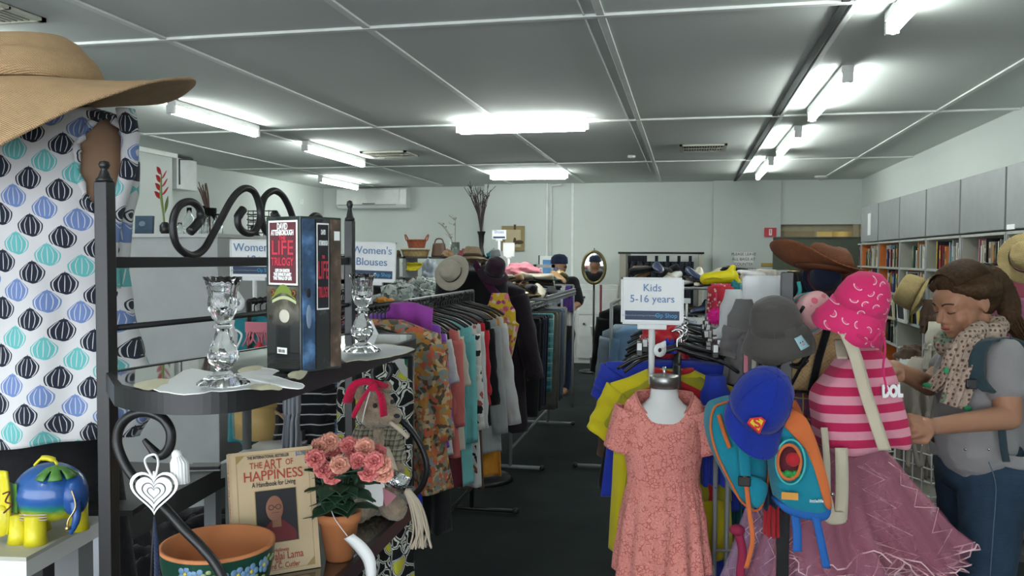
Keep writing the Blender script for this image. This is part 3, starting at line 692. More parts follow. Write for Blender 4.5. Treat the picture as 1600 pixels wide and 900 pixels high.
GL = [('navy_skirt', 'navy skirt with a blue lace hem low behind the paisley blouse', 'skirt', C_NAVY, 3.45, dict(w=.3, L=.78, sl=0, flare=1.2, t=.06)),
      ('blue_dress', 'royal blue skirt edge showing under the paisley blouse', 'skirt', C_BLUE, 3.38, dict(w=.34, L=.80, sl=0, flare=1.15, t=.05)),
      ('maroon_dress', 'magenta dress showing under the paisley blouse', 'dress', cloth('magenta', (.33, .02, .10)), 3.42, dict(w=.36, L=.74, sl=0, flare=1.05, t=.05)),
      ('white_tee', 'white short sleeved top behind the purple blouse', 'top', C_WHITE, 3.68, dict(w=.44, L=.62, sl=.2, slw=.14)),
      ('black_trousers', 'long black garment hanging low behind the purple blouse', 'dress', C_BLACK, 3.76, dict(w=.42, L=1.0, sl=0, flare=1.0)),
      ('coral_tee', 'coral pink top between the purple and the aqua garments', 'top', C_CORAL, 3.84, dict(w=.46, L=.66, sl=.42, slw=.12, sang=.1)),
      ('cream_blouse', 'cream blouse with a soft collar beside the coral top', 'blouse', C_CREAM, 3.93, dict(w=.45, L=.64, sl=.24, slw=.13)),
      ('maroon_dress', 'maroon dress hem beside the coral top', 'dress', C_MAROON, 3.99, dict(w=.38, L=.85, sl=0, flare=1.1)),
      ('aqua_blouse', 'long aqua blouse in the middle of the rack', 'blouse', C_AQUA, 4.08, dict(w=.46, L=.86, sl=.55, slw=.12, sang=.08, flare=1.0)),
      ('print_blouse', 'black and white print blouse behind the aqua one', 'blouse', BWPRINT, 4.18, dict(w=.47, L=.82, sl=.5, slw=.12, sang=.09)),
      ('white_shirt', 'white shirt with long tails behind the printed blouse', 'shirt', C_WHITE, 4.28, dict(w=.46, L=.92, sl=.52, slw=.12, sang=.07)),
      ('red_blouse', 'red blouse with its shoulder showing between the pale garments', 'blouse', C_RED, 4.38, dict(w=.48, L=.50, sl=.35, slw=.13, sang=.1)),
      ('black_jacket', 'black jacket behind the red blouse', 'jacket', C_BLACK, 4.46, dict(w=.49, L=.62, sl=.42, slw=.13, sang=.1)),
      ('brown_skirt', 'dark brown skirt hanging below the white shirt', 'skirt', C_BROWN, 4.54, dict(w=.36, L=1.0, sl=0, flare=1.1)),
      ('orange_dress', 'orange dress whose bright hem shows below the grey cardigan', 'dress', C_ORANGE, 4.74, dict(w=.46, L=.98, sl=0, flare=1.1)),
      ('grey_cardigan', 'long light grey cardigan with hanging sleeves', 'cardigan', C_GREY, 4.66, dict(w=.47, L=.82, sl=.62, slw=.12, sang=.13, t=.08)),
      ('white_cardigan', 'pale long sleeved cardigan at the far end of the rack', 'cardigan', C_WHITE, 4.84, dict(w=.48, L=.74, sl=.60, slw=.12, sang=.18, t=.07))]
rg = random.Random(5)
for i, (n, lab, cat, mt, y, k) in enumerate(GL):
    k.setdefault('t', .07); garment(n, lab, cat, mt, hang(y), rg.uniform(-.12, .12), G, seed=10 + i, amp=.016, **k)
# dark, mostly hidden garments filling the near part of the rail
for i, (y, mt, lab) in enumerate([(2.82, C_BLACK, 'black top at the near end of the blouse rail'), (2.90, GREYPRINT, 'grey leaf print blouse near the end of the blouse rail'), (2.98, C_BLACK, 'second black top near the end of the blouse rail'), (3.07, C_NAVY, 'navy top just before the paisley blouse'), (3.16, C_GREEN, 'dark green top just before the paisley blouse')]):
    garment('blouse', lab, 'blouse', mt, hang(y, -.01), rg.uniform(-.1, .1), G, w=.40, L=.62, sl=.1, slw=.11, t=.06, seed=40 + i)
h0 = make_hanger('coat_hanger', 'black plastic hanger hooked on the women\'s blouse rail', BLKP, 'hangers on the blouse rail', .44, (RX, 2.84, RZ - .06), hook=BLKP)
for i in range(1, 44): dup(h0, (RX, 2.84 + i * .048, RZ - .06 + rg.uniform(-.006, .006)), (0, 0, rg.uniform(-.14, .14)))
# printed headscarf hanging off the far end
garment('flowered_scarf', 'yellow and pink flowered scarf hanging at the far end of the blouse rack', 'scarf', FLOWERY, (-1.13, 5.0, 1.37), .3, None, w=.2, L=.42, sl=0, t=.05, neck=.05, slope=.1, flare=.7, waist=1.2, seed=60)
# leaf print dress and neighbours hanging nearer, behind the teddy bear
p = PY(582, 560, 2.3)
garment('leaf_print_dress', 'black dress with white vines and yellow leaves hanging behind the teddy bear', 'dress', VINES, (p.x, 2.32, 1.28), .1, None, w=.235, L=.86, sl=0, t=.10, flare=1.05, amp=.02, neck=.06, seed=61)
p = PY(632, 560, 2.6); garment('white_blouse', 'white blouse hanging behind the tip of the upper shelf', 'blouse', C_WHITE, (p.x - .05, 2.62, 1.27), .2, None, w=.12, L=.20, sl=.0, t=.05, neck=.04, seed=62)
p = PY(515, 600, 2.7); garment('blue_check_shirt', 'blue checked shirt hanging between the black striped top and the leaf dress', 'shirt', plaid_cloth('blue_check', (.10, .22, .42), (.3, .42, .55), (.02, .05, .15), .015), (p.x, 2.72, 1.28), .3, None, w=.16, L=.5, sl=0, t=.05, seed=63)
p = PY(540, 600, 2.75); garment('olive_singlet', 'olive singlet squeezed beside the leaf dress', 'top', C_OLIVE, (p.x, 2.8, 1.28), .3, None, w=.10, L=.34, sl=0, t=.05, neck=.03, seed=64)
p = PY(462, 600, 2.6); garment('striped_tee', 'black top with thin white stripes hanging under the upper shelf', 'top', stripe_cloth('black_stripe', (.015, .015, .018), (.5, .5, .5), .035, 2, .12), (p.x, 2.6, 1.24), .1, None, w=.28, L=.42, sl=.1, t=.06, seed=65)
p = PY(488, 560, 2.6); garment('grey_stripe_scarf', 'grey pinstriped cloth hanging beside the striped top', 'scarf', stripe_cloth('pin_stripe', (.28, .3, .32), (.15, .16, .18), .012, 0), (p.x, 2.45, 1.22), .1, None, w=.055, L=.3, sl=0, t=.03, neck=.02, seed=66)

a_ = PY(452, 560, 2.58); b_ = PY(642, 560, 2.50); t = thing('clothes_rack', 'short black rail under the upper shelf carrying the striped top and leaf print dress', 'clothes rack', (a_.x, a_.y, 0))
M().tube([(a_.x, a_.y, 1.285), (b_.x, b_.y, 1.285)], .011, 8).build('rail', BLACK, t, world=True)
for q in (a_, b_): M().tube([(q.x, q.y, 0), (q.x, q.y, 1.285)], .011, 8).build('upright', BLACK, t, world=True)
p = PY(385, 555, 2.42); t = thing('plant_stand', 'narrow dark stand holding small things behind the crystal candlestick', 'stand', (p.x, p.y, 0)); M().lathe([(.13, 1.255), (.13, 1.27)], 24).build('top', DARKG, t); M().tube([(0, 0, 0), (0, 0, 1.255)], .015).build('pole', DARKG, t)
a_ = PY(848, 445, 8.75); b_ = PY(896, 445, 8.75); t = thing('clothes_rack', 'short grey rail beside the capped man', 'clothes rack', (a_.x, a_.y, 0)); M().tube([(a_.x, a_.y, 1.30), (b_.x, b_.y, 1.30)], .012, 8).build('rail', GREYM, t, world=True)
for q in (a_, b_): M().tube([(q.x, q.y, 0), (q.x, q.y, 1.30)], .012, 8).build('upright', GREYM, t, world=True)
# women's 18+ rail: hangers seen through the ironwork
rail_rack('clothes_rack', 'black clothes rack behind the crystal candlestick under the 18+ sign', -1.95, 3.45, 4.9, 1.39, BLACK)
h1 = make_hanger('coat_hanger', 'black plastic hanger on the rail under the 18+ sign', BLKP, 'hangers on the 18+ rail', .40, (-1.95, 3.5, 1.34), hook=BLKP)
for i in range(1, 24): dup(h1, (-1.95, 3.5 + i * .056, 1.34), (0, 0, rg.uniform(-.25, .25)))
for i, (y, mt, lab, w) in enumerate([(3.52, C_TEAL, 'teal top on the 18+ rail', .4), (3.7, C_BLACK, 'black top on the 18+ rail', .44), (3.9, BWPRINT, 'black and white print top on the 18+ rail', .42), (4.1, C_BLACK, 'second black top on the 18+ rail', .4), (4.3, C_PINK, 'pink top on the 18+ rail', .42), (4.6, C_GREY, 'grey top on the 18+ rail', .42)]):
    garment('blouse', lab, 'top', mt, (-1.95, y, 1.33), rg.uniform(-.2, .2), 'tops on the 18+ rail', w=w * .8, L=.6, sl=.1, slw=.11, t=.07, seed=70 + i)
sign('rack_sign', 'white Women\'s 18+ sign behind the top bar of the iron rack', 362, 376, 434, 431, 3.6, ['Women\'s', '18+'], .26, size=.055)
sign('rack_sign', 'white Women\'s Blouses sign beside the far post of the iron rack', 545, 380, 616, 438, 3.75, ['Women\'s', 'Blouses'], .13, size=.052, tilt=.03)
p = PY(372, 474, 3.45)
t = thing('size_disc', 'white plastic size disc with a black hole hanging on the 18+ rail', 'size marker', p, (0, 0, 0))
M().lathe([(.012, -.004), (.035, -.004), (.035, .004), (.012, .004)], 24, Matrix.Rotation(radians(90), 4, 'X'), cap0=False, cap1=False).build('ring', WPLAS, t); M().cap((0, 0, .03), (0, 0, .05), .02, .006).build('tab', WPLAS, t)
t2 = dup(t, PY(1031, 547, 2.66) + V((0, 0, 0)), label='round size disc on the hook above the coral dress'); t2.scale = (.62, .62, .62); t2.rotation_euler = (0, .6, .5)
# objects glimpsed between candlestick and boxed books
p = PY(392, 555, 2.3); M_ = heap('red_cloth_flower', 'red cloth flower lying behind the crystal candlestick', 'cloth flower', C_RED, (p.x - .01, 2.38, 1.27), .035, .03, .05, 3)
p = PY(372, 535, 2.5); t = thing('white_jug', 'white frosted jug behind the crystal candlestick', 'jug', (p.x, 2.44, 1.27)); t.scale = (.6, .6, .6); M().lathe([(.03, 0), (.045, .03), (.05, .12), (.03, .17), (.035, .2)], 20).build('jug_body', WPLAS, t); M().tube(catmull([(.045, 0, .15), (.08, 0, .12), (.05, 0, .05)], 6), .006).build('handle', WPLAS, t)
def fringe(name, label, mat, p, w, h, n, seed):
    r = random.Random(seed); m = M()
    for i in range(n):
        x = lerp(-w / 2, w / 2, i / (n - 1)); m.tube([(x, r.uniform(-.006, .006), 0), (x + r.uniform(-.01, .01), r.uniform(-.01, .01), -h * .5), (x + r.uniform(-.015, .015), 0, -h * r.uniform(.85, 1.1))], .003, 5)
    t = thing(name, label, 'scarf', p); M().box(-w / 2, w / 2, -.006, .006, -.005, .03).build('woven_band', mat, t, smooth=False); m.build('fringe', mat, t); return t
fringe('fringed_scarf', 'pink and white fringed scarf seen past the crystal candlestick', C_PINK, PY(403, 517, 2.6), .09, .05, 18, 2)

# ================= BACK LEFT: SHELVES, VASES, BASKETS =================
t = thing('storage_cabinet', 'tall pale grey storage cabinet behind the iron rack', 'cabinet', (0, 0, 0))
pr = PZ(340, 365, 1.72); pl_ = PZ(196, 362, 1.72)
GPAN = mk('pale_grey_panel', (.36, .375, .37), .55)
box('body', pr.x - 1.05, pr.x, pr.y, pr.y + .62, 0, 1.70, GPAN, t, .004); box('top', pr.x - 1.06, pr.x + .005, pr.y - .01, pr.y + .63, 1.70, 1.72, mk('cabinet_top', (.45, .46, .45), .5), t)
CX, CY = pr.x, pr.y
# glass vases and dried stems on it
def vase(name, label, p, prof, mat, extra=None):
    t = thing(name, label, 'vase', p); M().lathe(prof, 24, cap1=False).build('vessel', mat, t, solid=.003 if mat is not BLKP else 0); return t
GLASS = Mat('clear_glass', (.92, .95, .95), .03, trans=1, ior=1.45).m
p = PY(258, 364, CY + .12); tb = vase('bud_vase', 'small black vase holding the red heliconia', (p.x, p.y, 1.72), [(.02, 0), (.03, .02), (.03, .05), (.014, .07)], BLKP)
t = thing('heliconia', 'red heliconia flower with a long green stem in the small black vase', 'flower', (p.x, p.y, 1.74))
sc = 4.35 / 1300
M().tube([(0, 0, 0), (-.01, 0, 30 * sc), (-.025, 0, 62 * sc), (-.02, 0, 98 * sc)], [.004, .006, .008, .003], 8).build('stem', mk('stem_green', (.16, .22, .05), .6), t)
for i in range(7):
    z = (55 + i * 7) * sc; s = 1 if i % 2 else -1
    M().grid(lambda u, v: V((-.02 + s * v * .045 * (1 - i * .06), (u - .5) * .02 * sin(pi * v), z + v * .045 + .012 * sin(pi * v) * (1 if u > .5 else -1))), 2, 6).build('petal', mk('heliconia_red', (.50, .04, .05), .5), t, solid=.003)
M().grid(lambda u, v: V((.0 + .02 * v, (u - .5) * .03 * sin(pi * v), (30 + 30 * v) * sc)), 2, 6).build('leaf', mk('stem_green', (.16, .22, .05), .6), t, solid=.002)
def stems(name, label, p, n, h, spread, mat, seed, r=.003, heads=0, cat='dried stems', lean=0, sub=0):
    rr = random.Random(seed); t = thing(name, label, cat, p)
    for i in range(n):
        a = rr.uniform(0, 6.28); s = rr.uniform(.2, 1) * spread; hh = h * rr.uniform(.75, 1.0)
        q = V((cos(a) * s + lean, sin(a) * s * .6, hh)); m = M()
        pts = catmull([(0, 0, 0), (q.x * .2, q.y * .3, hh * .4), (q.x * .6 + rr.uniform(-1, 1) * spread * .12, q.y * .7, hh * .75), tuple(q)], 4); m.tube(pts, [lerp(r, r * .45, k / (len(pts) - 1)) for k in range(len(pts))], 5)
        for k in range(sub):
            b = pts[int(len(pts) * rr.uniform(.45, .9))]; m.tube([b, b + V((rr.uniform(-1, 1) * spread * .5, rr.uniform(-.5, .5) * spread * .5, h * rr.uniform(.06, .16)))], r * .5, 4)
            if heads: m.ball(b + V((rr.uniform(-1, 1) * .015, 0, h * .05)), heads, 6)
        m.build('stem', mat, t)
    return t
p = PY(328, 364, CY + .3); vase('glass_vase', 'tall clear glass vase holding dried brown stems on the grey cabinet', (p.x, p.y, 1.72), [(.035, 0), (.04, .01), (.04, .16)], GLASS)
stems('dried_stems', 'brown dried stems standing in the clear vase on the grey cabinet', (p.x, p.y, 1.735), 14, .30, .05, mk('dried_brown', (.10, .06, .045), .8), 4, .006, lean=-.05)
for i, (px, h, r_, lab) in enumerate([(281, .07, .025, 'short clear drinking glass left of the taller glasses'), (296, .16, .03, 'clear glass bottle behind the curl of the scroll'), (310, .13, .022, 'slim clear glass right of the scroll curl'), (318, .17, .026, 'tall glass bottle beside the dried stems'), (340, .12, .03, 'clear glass jar at the right end of the cabinet top')]):
    p = PY(px, 364, CY + .2 + .05 * (i % 2)); t = vase('glass_bottle', lab, (p.x, p.y, 1.72), [(r_ * .9, 0), (r_, .01), (r_, h * .6), (r_ * .5, h * .75), (r_ * .5, h)], GLASS); t['group'] = 'clear glasses on the grey cabinet'
    t['category'] = 'glass'
p = PY(228, 350, CY + .35); t = thing('canvas_print', 'dark blue canvas standing on the grey cabinet', 'picture', (p.x - .02, p.y, 1.72), (-.08, 0, 0)); box('canvas', -.06, .06, 0, .02, 0, .12, mk('night_blue', (.03, .06, .10), .6), t); m = M()
M().ball((-.01, -.001, .07), (.025, .002, .018)).build('pale_moon', mk('moon_blue', (.12, .18, .22), .7), t)
# wire jewellery rack with black bust
p = PY(408, 364, 4.9); t = thing('wire_rack', 'black wire grid rack standing behind the iron scrolls', 'wire rack', (p.x, 4.9, 1.62)); m = M()
for i in range(6): m.tube([(-.09 + .036 * i, 0, 0), (-.09 + .036 * i, 0, .27)], .003, 5)
for i in range(8): m.tube([(-.09, 0, .035 * i + .02), (.09, 0, .035 * i + .02)], .0035, 5)
m.build('grid', BLACK, t)
for i in range(7): M().tube([(-.085, -.02, .035 * i + .035), (-.04, -.05, .035 * i + .028), (0, -.02, .035 * i + .035)], .005, 6).build('bead_row', BLKP, t)
t = thing('jewellery_bust', 'small black jewellery bust in front of the wire rack', 'display bust', (PY(396, 375, 4.75).x, 4.75, 1.60))
M().lathe([(.07, 0), (.065, .03), (.04, .05), (.035, .08), (.05, .12), (.02, .15), (.016, .19)], 20, Matrix.Diagonal((1, .6, 1, 1))).build('bust', C_BLACK, t); M().ball((0, 0, .0), (.075, .05, .012)).build('foot', BLKP, t)
t = thing('cube_shelf', 'grey open shelf unit behind the Women\'s 18+ sign', 'shelf unit', (PY(395, 400, 5.3).x, 5.3, 0))
m = M()
for z in (.4, .8, 1.2, 1.42, 1.6): box('shelf', -.55, .6, -.2, .2, z - .015, z + .015, GREYL, t)
for x in (-.55, -.17, .2, .58): box('divider', x, x + .02, -.2, .2, 0, 1.6, GREYL, t)
box('back_panel', -.55, .6, .18, .2, 0, 1.6, DARKG, t)
for i, (px, mt, lab, r_) in enumerate([(372, cloth('lilac', (.4, .3, .45)), 'round lilac pot on the grey shelf unit', .05), (386, C_CREAM, 'cream folded cloth beside the lilac pot', .05), (396, C_YELLOW, 'yellow folded cloth behind the 18+ sign', .04)]):
    p = PY(px, 385, 5.2); heap('folded_cloth' if i else 'lilac_pot', lab, 'cloth' if i else 'pot', mt, (p.x, 5.15, 1.615), r_, .05, .06, i)
# back shelf with baskets
SHX0 = PY(602, 402, 8.2).x; SHX1 = PY(765, 402, 8.2).x
t = thing('metal_shelf', 'dark metal shelf unit with baskets along the back left', 'shelf unit', ((SHX0 + SHX1) / 2, 8.35, 0)); w = (SHX1 - SHX0) / 2
ztop = PY(650, 401, 8.2).z
for z in (.35, .75, 1.15, 1.38, ztop): box('shelf', -w, w, -.2, .2, z - .02, z, DARKG, t)
for x in (-w, -.35, .3, w - .03): box('upright', x, x + .03, -.2, .2, 0, ztop, GREYM, t)
def P8(px, Y=8.25): return V((PY(px, 400, Y).x, Y, ztop))
s8 = 8.4 / 1300
WICK = straw('wicker', (.42, .29, .13), .3); WICKR = straw('red_wicker', (.42, .12, .06), .3)
def basket(name, label, p, rx, ry, h, mat, flare=1.25, handles=True):
    t = thing(name, label, 'basket', p)
    def f(u, v): q = 2 * pi * u; k = lerp(1, flare, v); return V((rx * k * cos(q), ry * k * sin(q), h * v))
    M().grid(f, 36, 10, cu=True, cap0=True).build('basket_wall', mat, t, solid=.006)
    M().tube([f(i / 36, 1) for i in range(36)], .009, 6, closed=True).build('rim', mat, t)
    if handles:
        for s in (-1, 1): M().tube(catmull([(s * rx * flare * .95, -.04, h), (s * rx * flare * 1.15, -.02, h + .05), (s * rx * flare * 1.15, .02, h + .05), (s * rx * flare * .95, .04, h)], 5), .007, 6).build('handle', mat, t)
    return t
basket('wicker_tray', 'long tan wicker tray on top of the back shelf', P8(649), .13, .1, .07, WICK, 1.15, False)
basket('red_basket', 'red wicker basket stacked on the tan tray', P8(651) + V((0, 0, .09)), .085, .07, .08, WICKR)
t = thing('brown_handbag', 'brown leather handbag on the back shelf beside the baskets', 'handbag', P8(686)); M().grid(lambda u, v: V(((.085 - .02 * v) * cos(2 * pi * u), (.05 - .02 * v) * sin(2 * pi * u), .14 * v)), 24, 6, cu=True, cap0=True, cap1=True).build('bag', mk('brown_leather', (.13, .07, .04), .45), t, bevel=.01)
M().tube(catmull([(-.05, 0, .13), (-.03, 0, .18), (.03, 0, .18), (.05, 0, .13)], 6), .007, 6).build('handle', mk('brown_leather', (.13, .07, .04), .45), t)
vase('glass_vase', 'pale green glass vase holding thin twigs on the back shelf', P8(711), [(.04, 0), (.045, .02), (.05, .15)], Mat('green_glass', (.75, .88, .82), .08, trans=.9).m)
stems('twigs', 'thin pale twigs with buds in the green glass vase', P8(711) + V((0, 0, .02)), 5, .42, .16, mk('twig_grey', (.28, .25, .2), .8), 9, .0035, .007, 'twigs', -.08, 3)
vase('black_vase', 'tall slim black vase on the back shelf', P8(752), [(.05, 0), (.035, .03), (.02, .1), (.03, .22), (.045, .26)], BLKP)
stems('dark_branches', 'tall dark dried branches rising from the slim black vase', P8(752) + V((0, 0, .2)), 20, .55, .15, mk('dark_branch', (.05, .035, .035), .8), 12, .006, 0, 'dried branches', -.04, 2)
for i, (px, Y, mt, lab, n_) in enumerate([(617, 8.2, C_BROWN, 'dark brown cap on the end of the back shelf', 'cap'), (700, 8.1, mk('tan_leather', (.25, .14, .07), .5), 'tan leather purse leaning on the brown handbag', 'purse'), (724, 8.2, mk('dark_red_box', (.2, .03, .04), .5), 'small dark red box on the back shelf', 'small_box'), (770, 8.2, C_TEAL, 'teal ribbon bundle at the right end of the back shelf', 'ribbon')]):
    heap(n_, lab, n_.replace('_', ' '), mt, P8(px, Y), .06, .05, .07, i + 20)
p = PY(645, 430, 8.2); p.z = 1.475; t = thing('yellow_bag', 'bright yellow shiny bag hanging under the baskets', 'bag', (p.x, 8.2, p.z))
M().grid(lambda u, v: V((.11 * cos(pi * u), .03 * sin(pi * v) - .02, -.09 * sin(pi * u) * v + .06 + .01 * noise.noise(V((u * 9, v * 5, 0))))), 20, 8).build('bag', mk('yellow_vinyl', (.62, .52, .02), .35), t, solid=.006)
# clothes lying between sign and hats
for i, (px, py, Y, mt, sx, sz, lab) in enumerate([(632, 455, 5.6, GREYPRINT, .22, .14, 'grey leaf print cloth heaped behind the blouse rail'), (662, 445, 5.9, GREYPRINT, .16, .14, 'second leaf print cloth heaped behind the blouse rail'), (600, 470, 5.2, C_ORANGE, .06, .05, 'small orange cloth on the heap by the blouses sign'), (672, 420, 6.6, cloth('grey_plastic', (.28, .32, .36)), .07, .16, 'grey plastic bag beside the cream hat'), (655, 437, 6.1, C_CORAL, .07, .05, 'coral cloth tucked under the yellow bag'), (615, 450, 5.8, C_BLACK, .2, .1, 'black cloth heaped behind the blouse rail')]):
    p = PY(px, py, Y); heap('folded_garment', lab, 'folded clothes', mt, (p.x, Y, p.z - sz * .6), sx, .12, sz, 30 + i)
t = thing('display_table', 'dark table carrying heaps of clothes behind the blouse rack', 'table', (-2.0, 5.9, 0))
box('tabletop', -.55, .45, -.8, .8, 1.22, 1.26, DARKG, t)
for x in (-.5, .4):
    for y in (-.75, .75): box('leg', x - .02, x + .02, y - .02, y + .02, 0, 1.22, DARKG, t)

# dark hat stand with coats between the racks
p = PY(752, 450, 5.7)
t = thing('coat_stand', 'black coat stand at the far end of the blouse rack', 'coat stand', (p.x, 5.75, 0)); M().tube([(0, 0, 0), (0, 0, 1.58)], .02).build('pole', BLACK, t); M().lathe([(.22, 0), (.2, .03), (.03, .05)], 20).build('base', BLACK, t)
for a in range(5): M().tube(catmull([(0, 0, 1.5), (.08 * cos(a * 1.257), .08 * sin(a * 1.257), 1.46), (.15 * cos(a * 1.257), .15 * sin(a * 1.257), 1.53)], 5), .008).build('hook', BLACK, t)
garment('black_coat', 'long black coat hanging from the coat stand', 'coat', C_BLACK, (p.x - .05, 5.62, 1.52), .2, None, w=.46, L=1.15, sl=.6, slw=.15, t=.2, sang=.12, seed=81)
garment('black_coat', 'second black coat with a plum lapel on the coat stand', 'coat', cloth('near_black', (.02, .014, .02)), (p.x + .12, 5.78, 1.42), -.3, None, w=.40, L=1.05, sl=.6, slw=.15, t=.2, sang=.2, seed=82)
q1 = PY(741, 410, 5.4); q2 = PY(785, 470, 5.4)
tag(M().grid(lambda u, v: V((lerp(q1.x, q2.x, v) + .02 * (u - .5), 5.42 - .02 * sin(pi * v), lerp(q1.z, q2.z, v) + .05 * (u - .5) - .02 * sin(pi * v))), 4, 10).build('plum_scarf', cloth('plum', (.085, .02, .06)), solid=.01), 'plum coloured strap scarf slanting across the black coats', 'scarf')
def hatpx(name, label, mat, px, py, Y, wpx, rot, **k):
    p = PY(px, py, Y); rr = wpx / 2 * (p - CAM).dot(F_) / FPX
    return hat(name, label, mat, p, rot, br=rr, **k)
hatpx('cream_sun_hat', 'cream cloth sun hat hanging with its crown toward the camera', cloth('cream_linen', (.46, .42, .34)), 706, 425, 5.25, 60, (radians(68), radians(-8), radians(-12)), cr=.075, ch=.075, wave=.012, droop=.12)
hatpx('straw_fedora', 'small straw hat with a brown band on the coat stand', straw('tan_straw', (.42, .31, .19)), 738, 402, 5.5, 48, (radians(-8), 0, 0), cr=.065, ch=.075, wave=.004, droop=.5, band=C_BROWN, taper=.8)
hatpx('plum_hat', 'dark plum felt hat hanging right of the straw fedora', cloth('dark_plum', (.03, .014, .025)), 772, 425, 5.4, 50, (radians(30), radians(25), 0), cr=.07, ch=.10, wave=.01, droop=.8)
hatpx('knitted_hat', 'grey knitted cap behind the plum hat', C_GREY, 774, 402, 5.8, 22, (0, 0, 0), cr=.04, ch=.06, wave=0, droop=1)

# ================= TROUSER RACK =================
rail_rack('clothes_rack', 'grey clothes rack carrying the trousers', -1.28, 6.05, 7.75, 1.19, GREYM, .24)
def slab(w, L, t, seed, taper=.9):
    r = random.Random(seed); ph = r.uniform(0, 6)
    return M().grid(lambda u, v: V((w / 2 * lerp(1, taper, v) * cos(2 * pi * u), t / 2 * sin(2 * pi * u) + .014 * sin(cos(2 * pi * u) * 5 + ph) * v, -L * v + .01 * sin(5 * u))), 36, 14, cu=True, cap0=True, cap1=True)
TR = [('black_trousers', 'black trousers with a small white tag at the near end of the trouser rack', C_BLACK, 6.12, .46, .72), ('black_trousers', 'second pair of black trousers behind the tagged pair', C_BLACK, 6.26, .47, .70), ('navy_trousers', 'navy trousers on the trouser rack', C_NAVY, 6.40, .46, .68),
      ('black_trousers', 'third pair of black trousers before the plaid pair', C_BLACK, 6.52, .46, .7), ('plaid_shorts', 'teal plaid shorts hanging on the trouser rack', plaid_cloth('teal_plaid', (.03, .17, .20), (.16, .40, .42), (.5, .55, .5), .06), 6.66, .50, .62),
      ('grey_trousers', 'olive grey trousers hanging after the plaid shorts', cloth('olive_grey', (.13, .13, .11)), 6.85, .50, .80), ('grey_trousers', 'second olive grey trousers with long legs', cloth('olive_grey2', (.16, .155, .13)), 7.02, .50, .82), ('jeans', 'faded blue jeans near the far end of the trouser rack', C_DENIM, 7.2, .48, .78), ('jeans', 'pale grey blue jeans at the far end of the trouser rack', cloth('pale_denim', (.17, .22, .27)), 7.4, .46, .8), ('beige_trousers', 'beige trousers at the very end of the trouser rack', cloth('beige', (.3, .27, .2)), 7.56, .44, .7)]
for i, (n, lab, mt, y, w, L) in enumerate(TR):
    t = thing(n, lab, 'trousers', (-1.26, y, 1.13), (0, 0, rg.uniform(-.1, .1)), 'trousers on the rack'); slab(w * .84, L, .07, 90 + i).build('legs', mt, t, solid=.003)
    M().box(-w * .4, w * .4, -.02, .02, -.02, .012).build('waistband', mt, t, smooth=False, bevel=.006)
    if i == 0: box('paper_tag', .10, .115, -.055, -.05, -.26, -.2, PAPER, t)
h2_ = make_hanger('clip_hanger', 'black clip hanger on the trouser rail', BLKP, 'hangers on the trouser rail', .34, (-1.28, 6.12, 1.15))
for i in range(1, 22): dup(h2_, (-1.28, 6.12 + i * .072, 1.15), (0, 0, rg.uniform(-.15, .15)))
# shoe tray on top
t = thing('shoe_tray', 'grey wire shelf full of shoes above the trouser rack', 'wire shelf', (-1.3, 6.9, 1.28)); m = M()
for i in range(12): m.tube([(-.28, -.8 + i * .145, 0), (.28, -.8 + i * .145, 0)], .006, 5)
m.build('wires', GREYM, t); M().tube([(-.28, -.8, 0), (.28, -.8, 0), (.28, .8, 0), (-.28, .8, 0)], .011, 6, closed=True).build('outer_frame', GREYM, t)
M().box(.27, .285, -.8, .8, -.03, .03).build('front_rail', GREYM, t, smooth=False)
def shoe_mesh(L=.25, heel=0):
    m = M()
    def f(u, v):
        q = 2 * pi * u; y = (v - .5) * L; w = .038 * (1 - .25 * cos(v * 2 * pi)) * sqrt(max(.02, 1 - (2 * v - 1) ** 6)); h = .03 + .035 * (1 - v) ** 1.2; h *= sqrt(max(.02, 1 - (2 * v - 1) ** 8))
        return V((w * cos(q), y, h * (.5 + .5 * sin(q)) + heel * (1 - v) ** 2))
    m.grid(f, 18, 14, cu=True, cap0=True, cap1=True); return m
SHC = [('black', C_BLACK), ('brown', mk('shoe_brown', (.11, .06, .035), .4)), ('cream', mk('shoe_cream', (.5, .44, .33), .4)), ('white', mk('shoe_white', (.62, .62, .6), .4)), ('gold', mk('shoe_gold', (.45, .33, .16), .3, metal=.6)), ('navy', mk('shoe_navy', (.03, .04, .09), .4)), ('tan', mk('shoe_tan', (.33, .19, .09), .4)), ('silver', mk('shoe_silver', (.4, .41, .42), .3, metal=.7))]
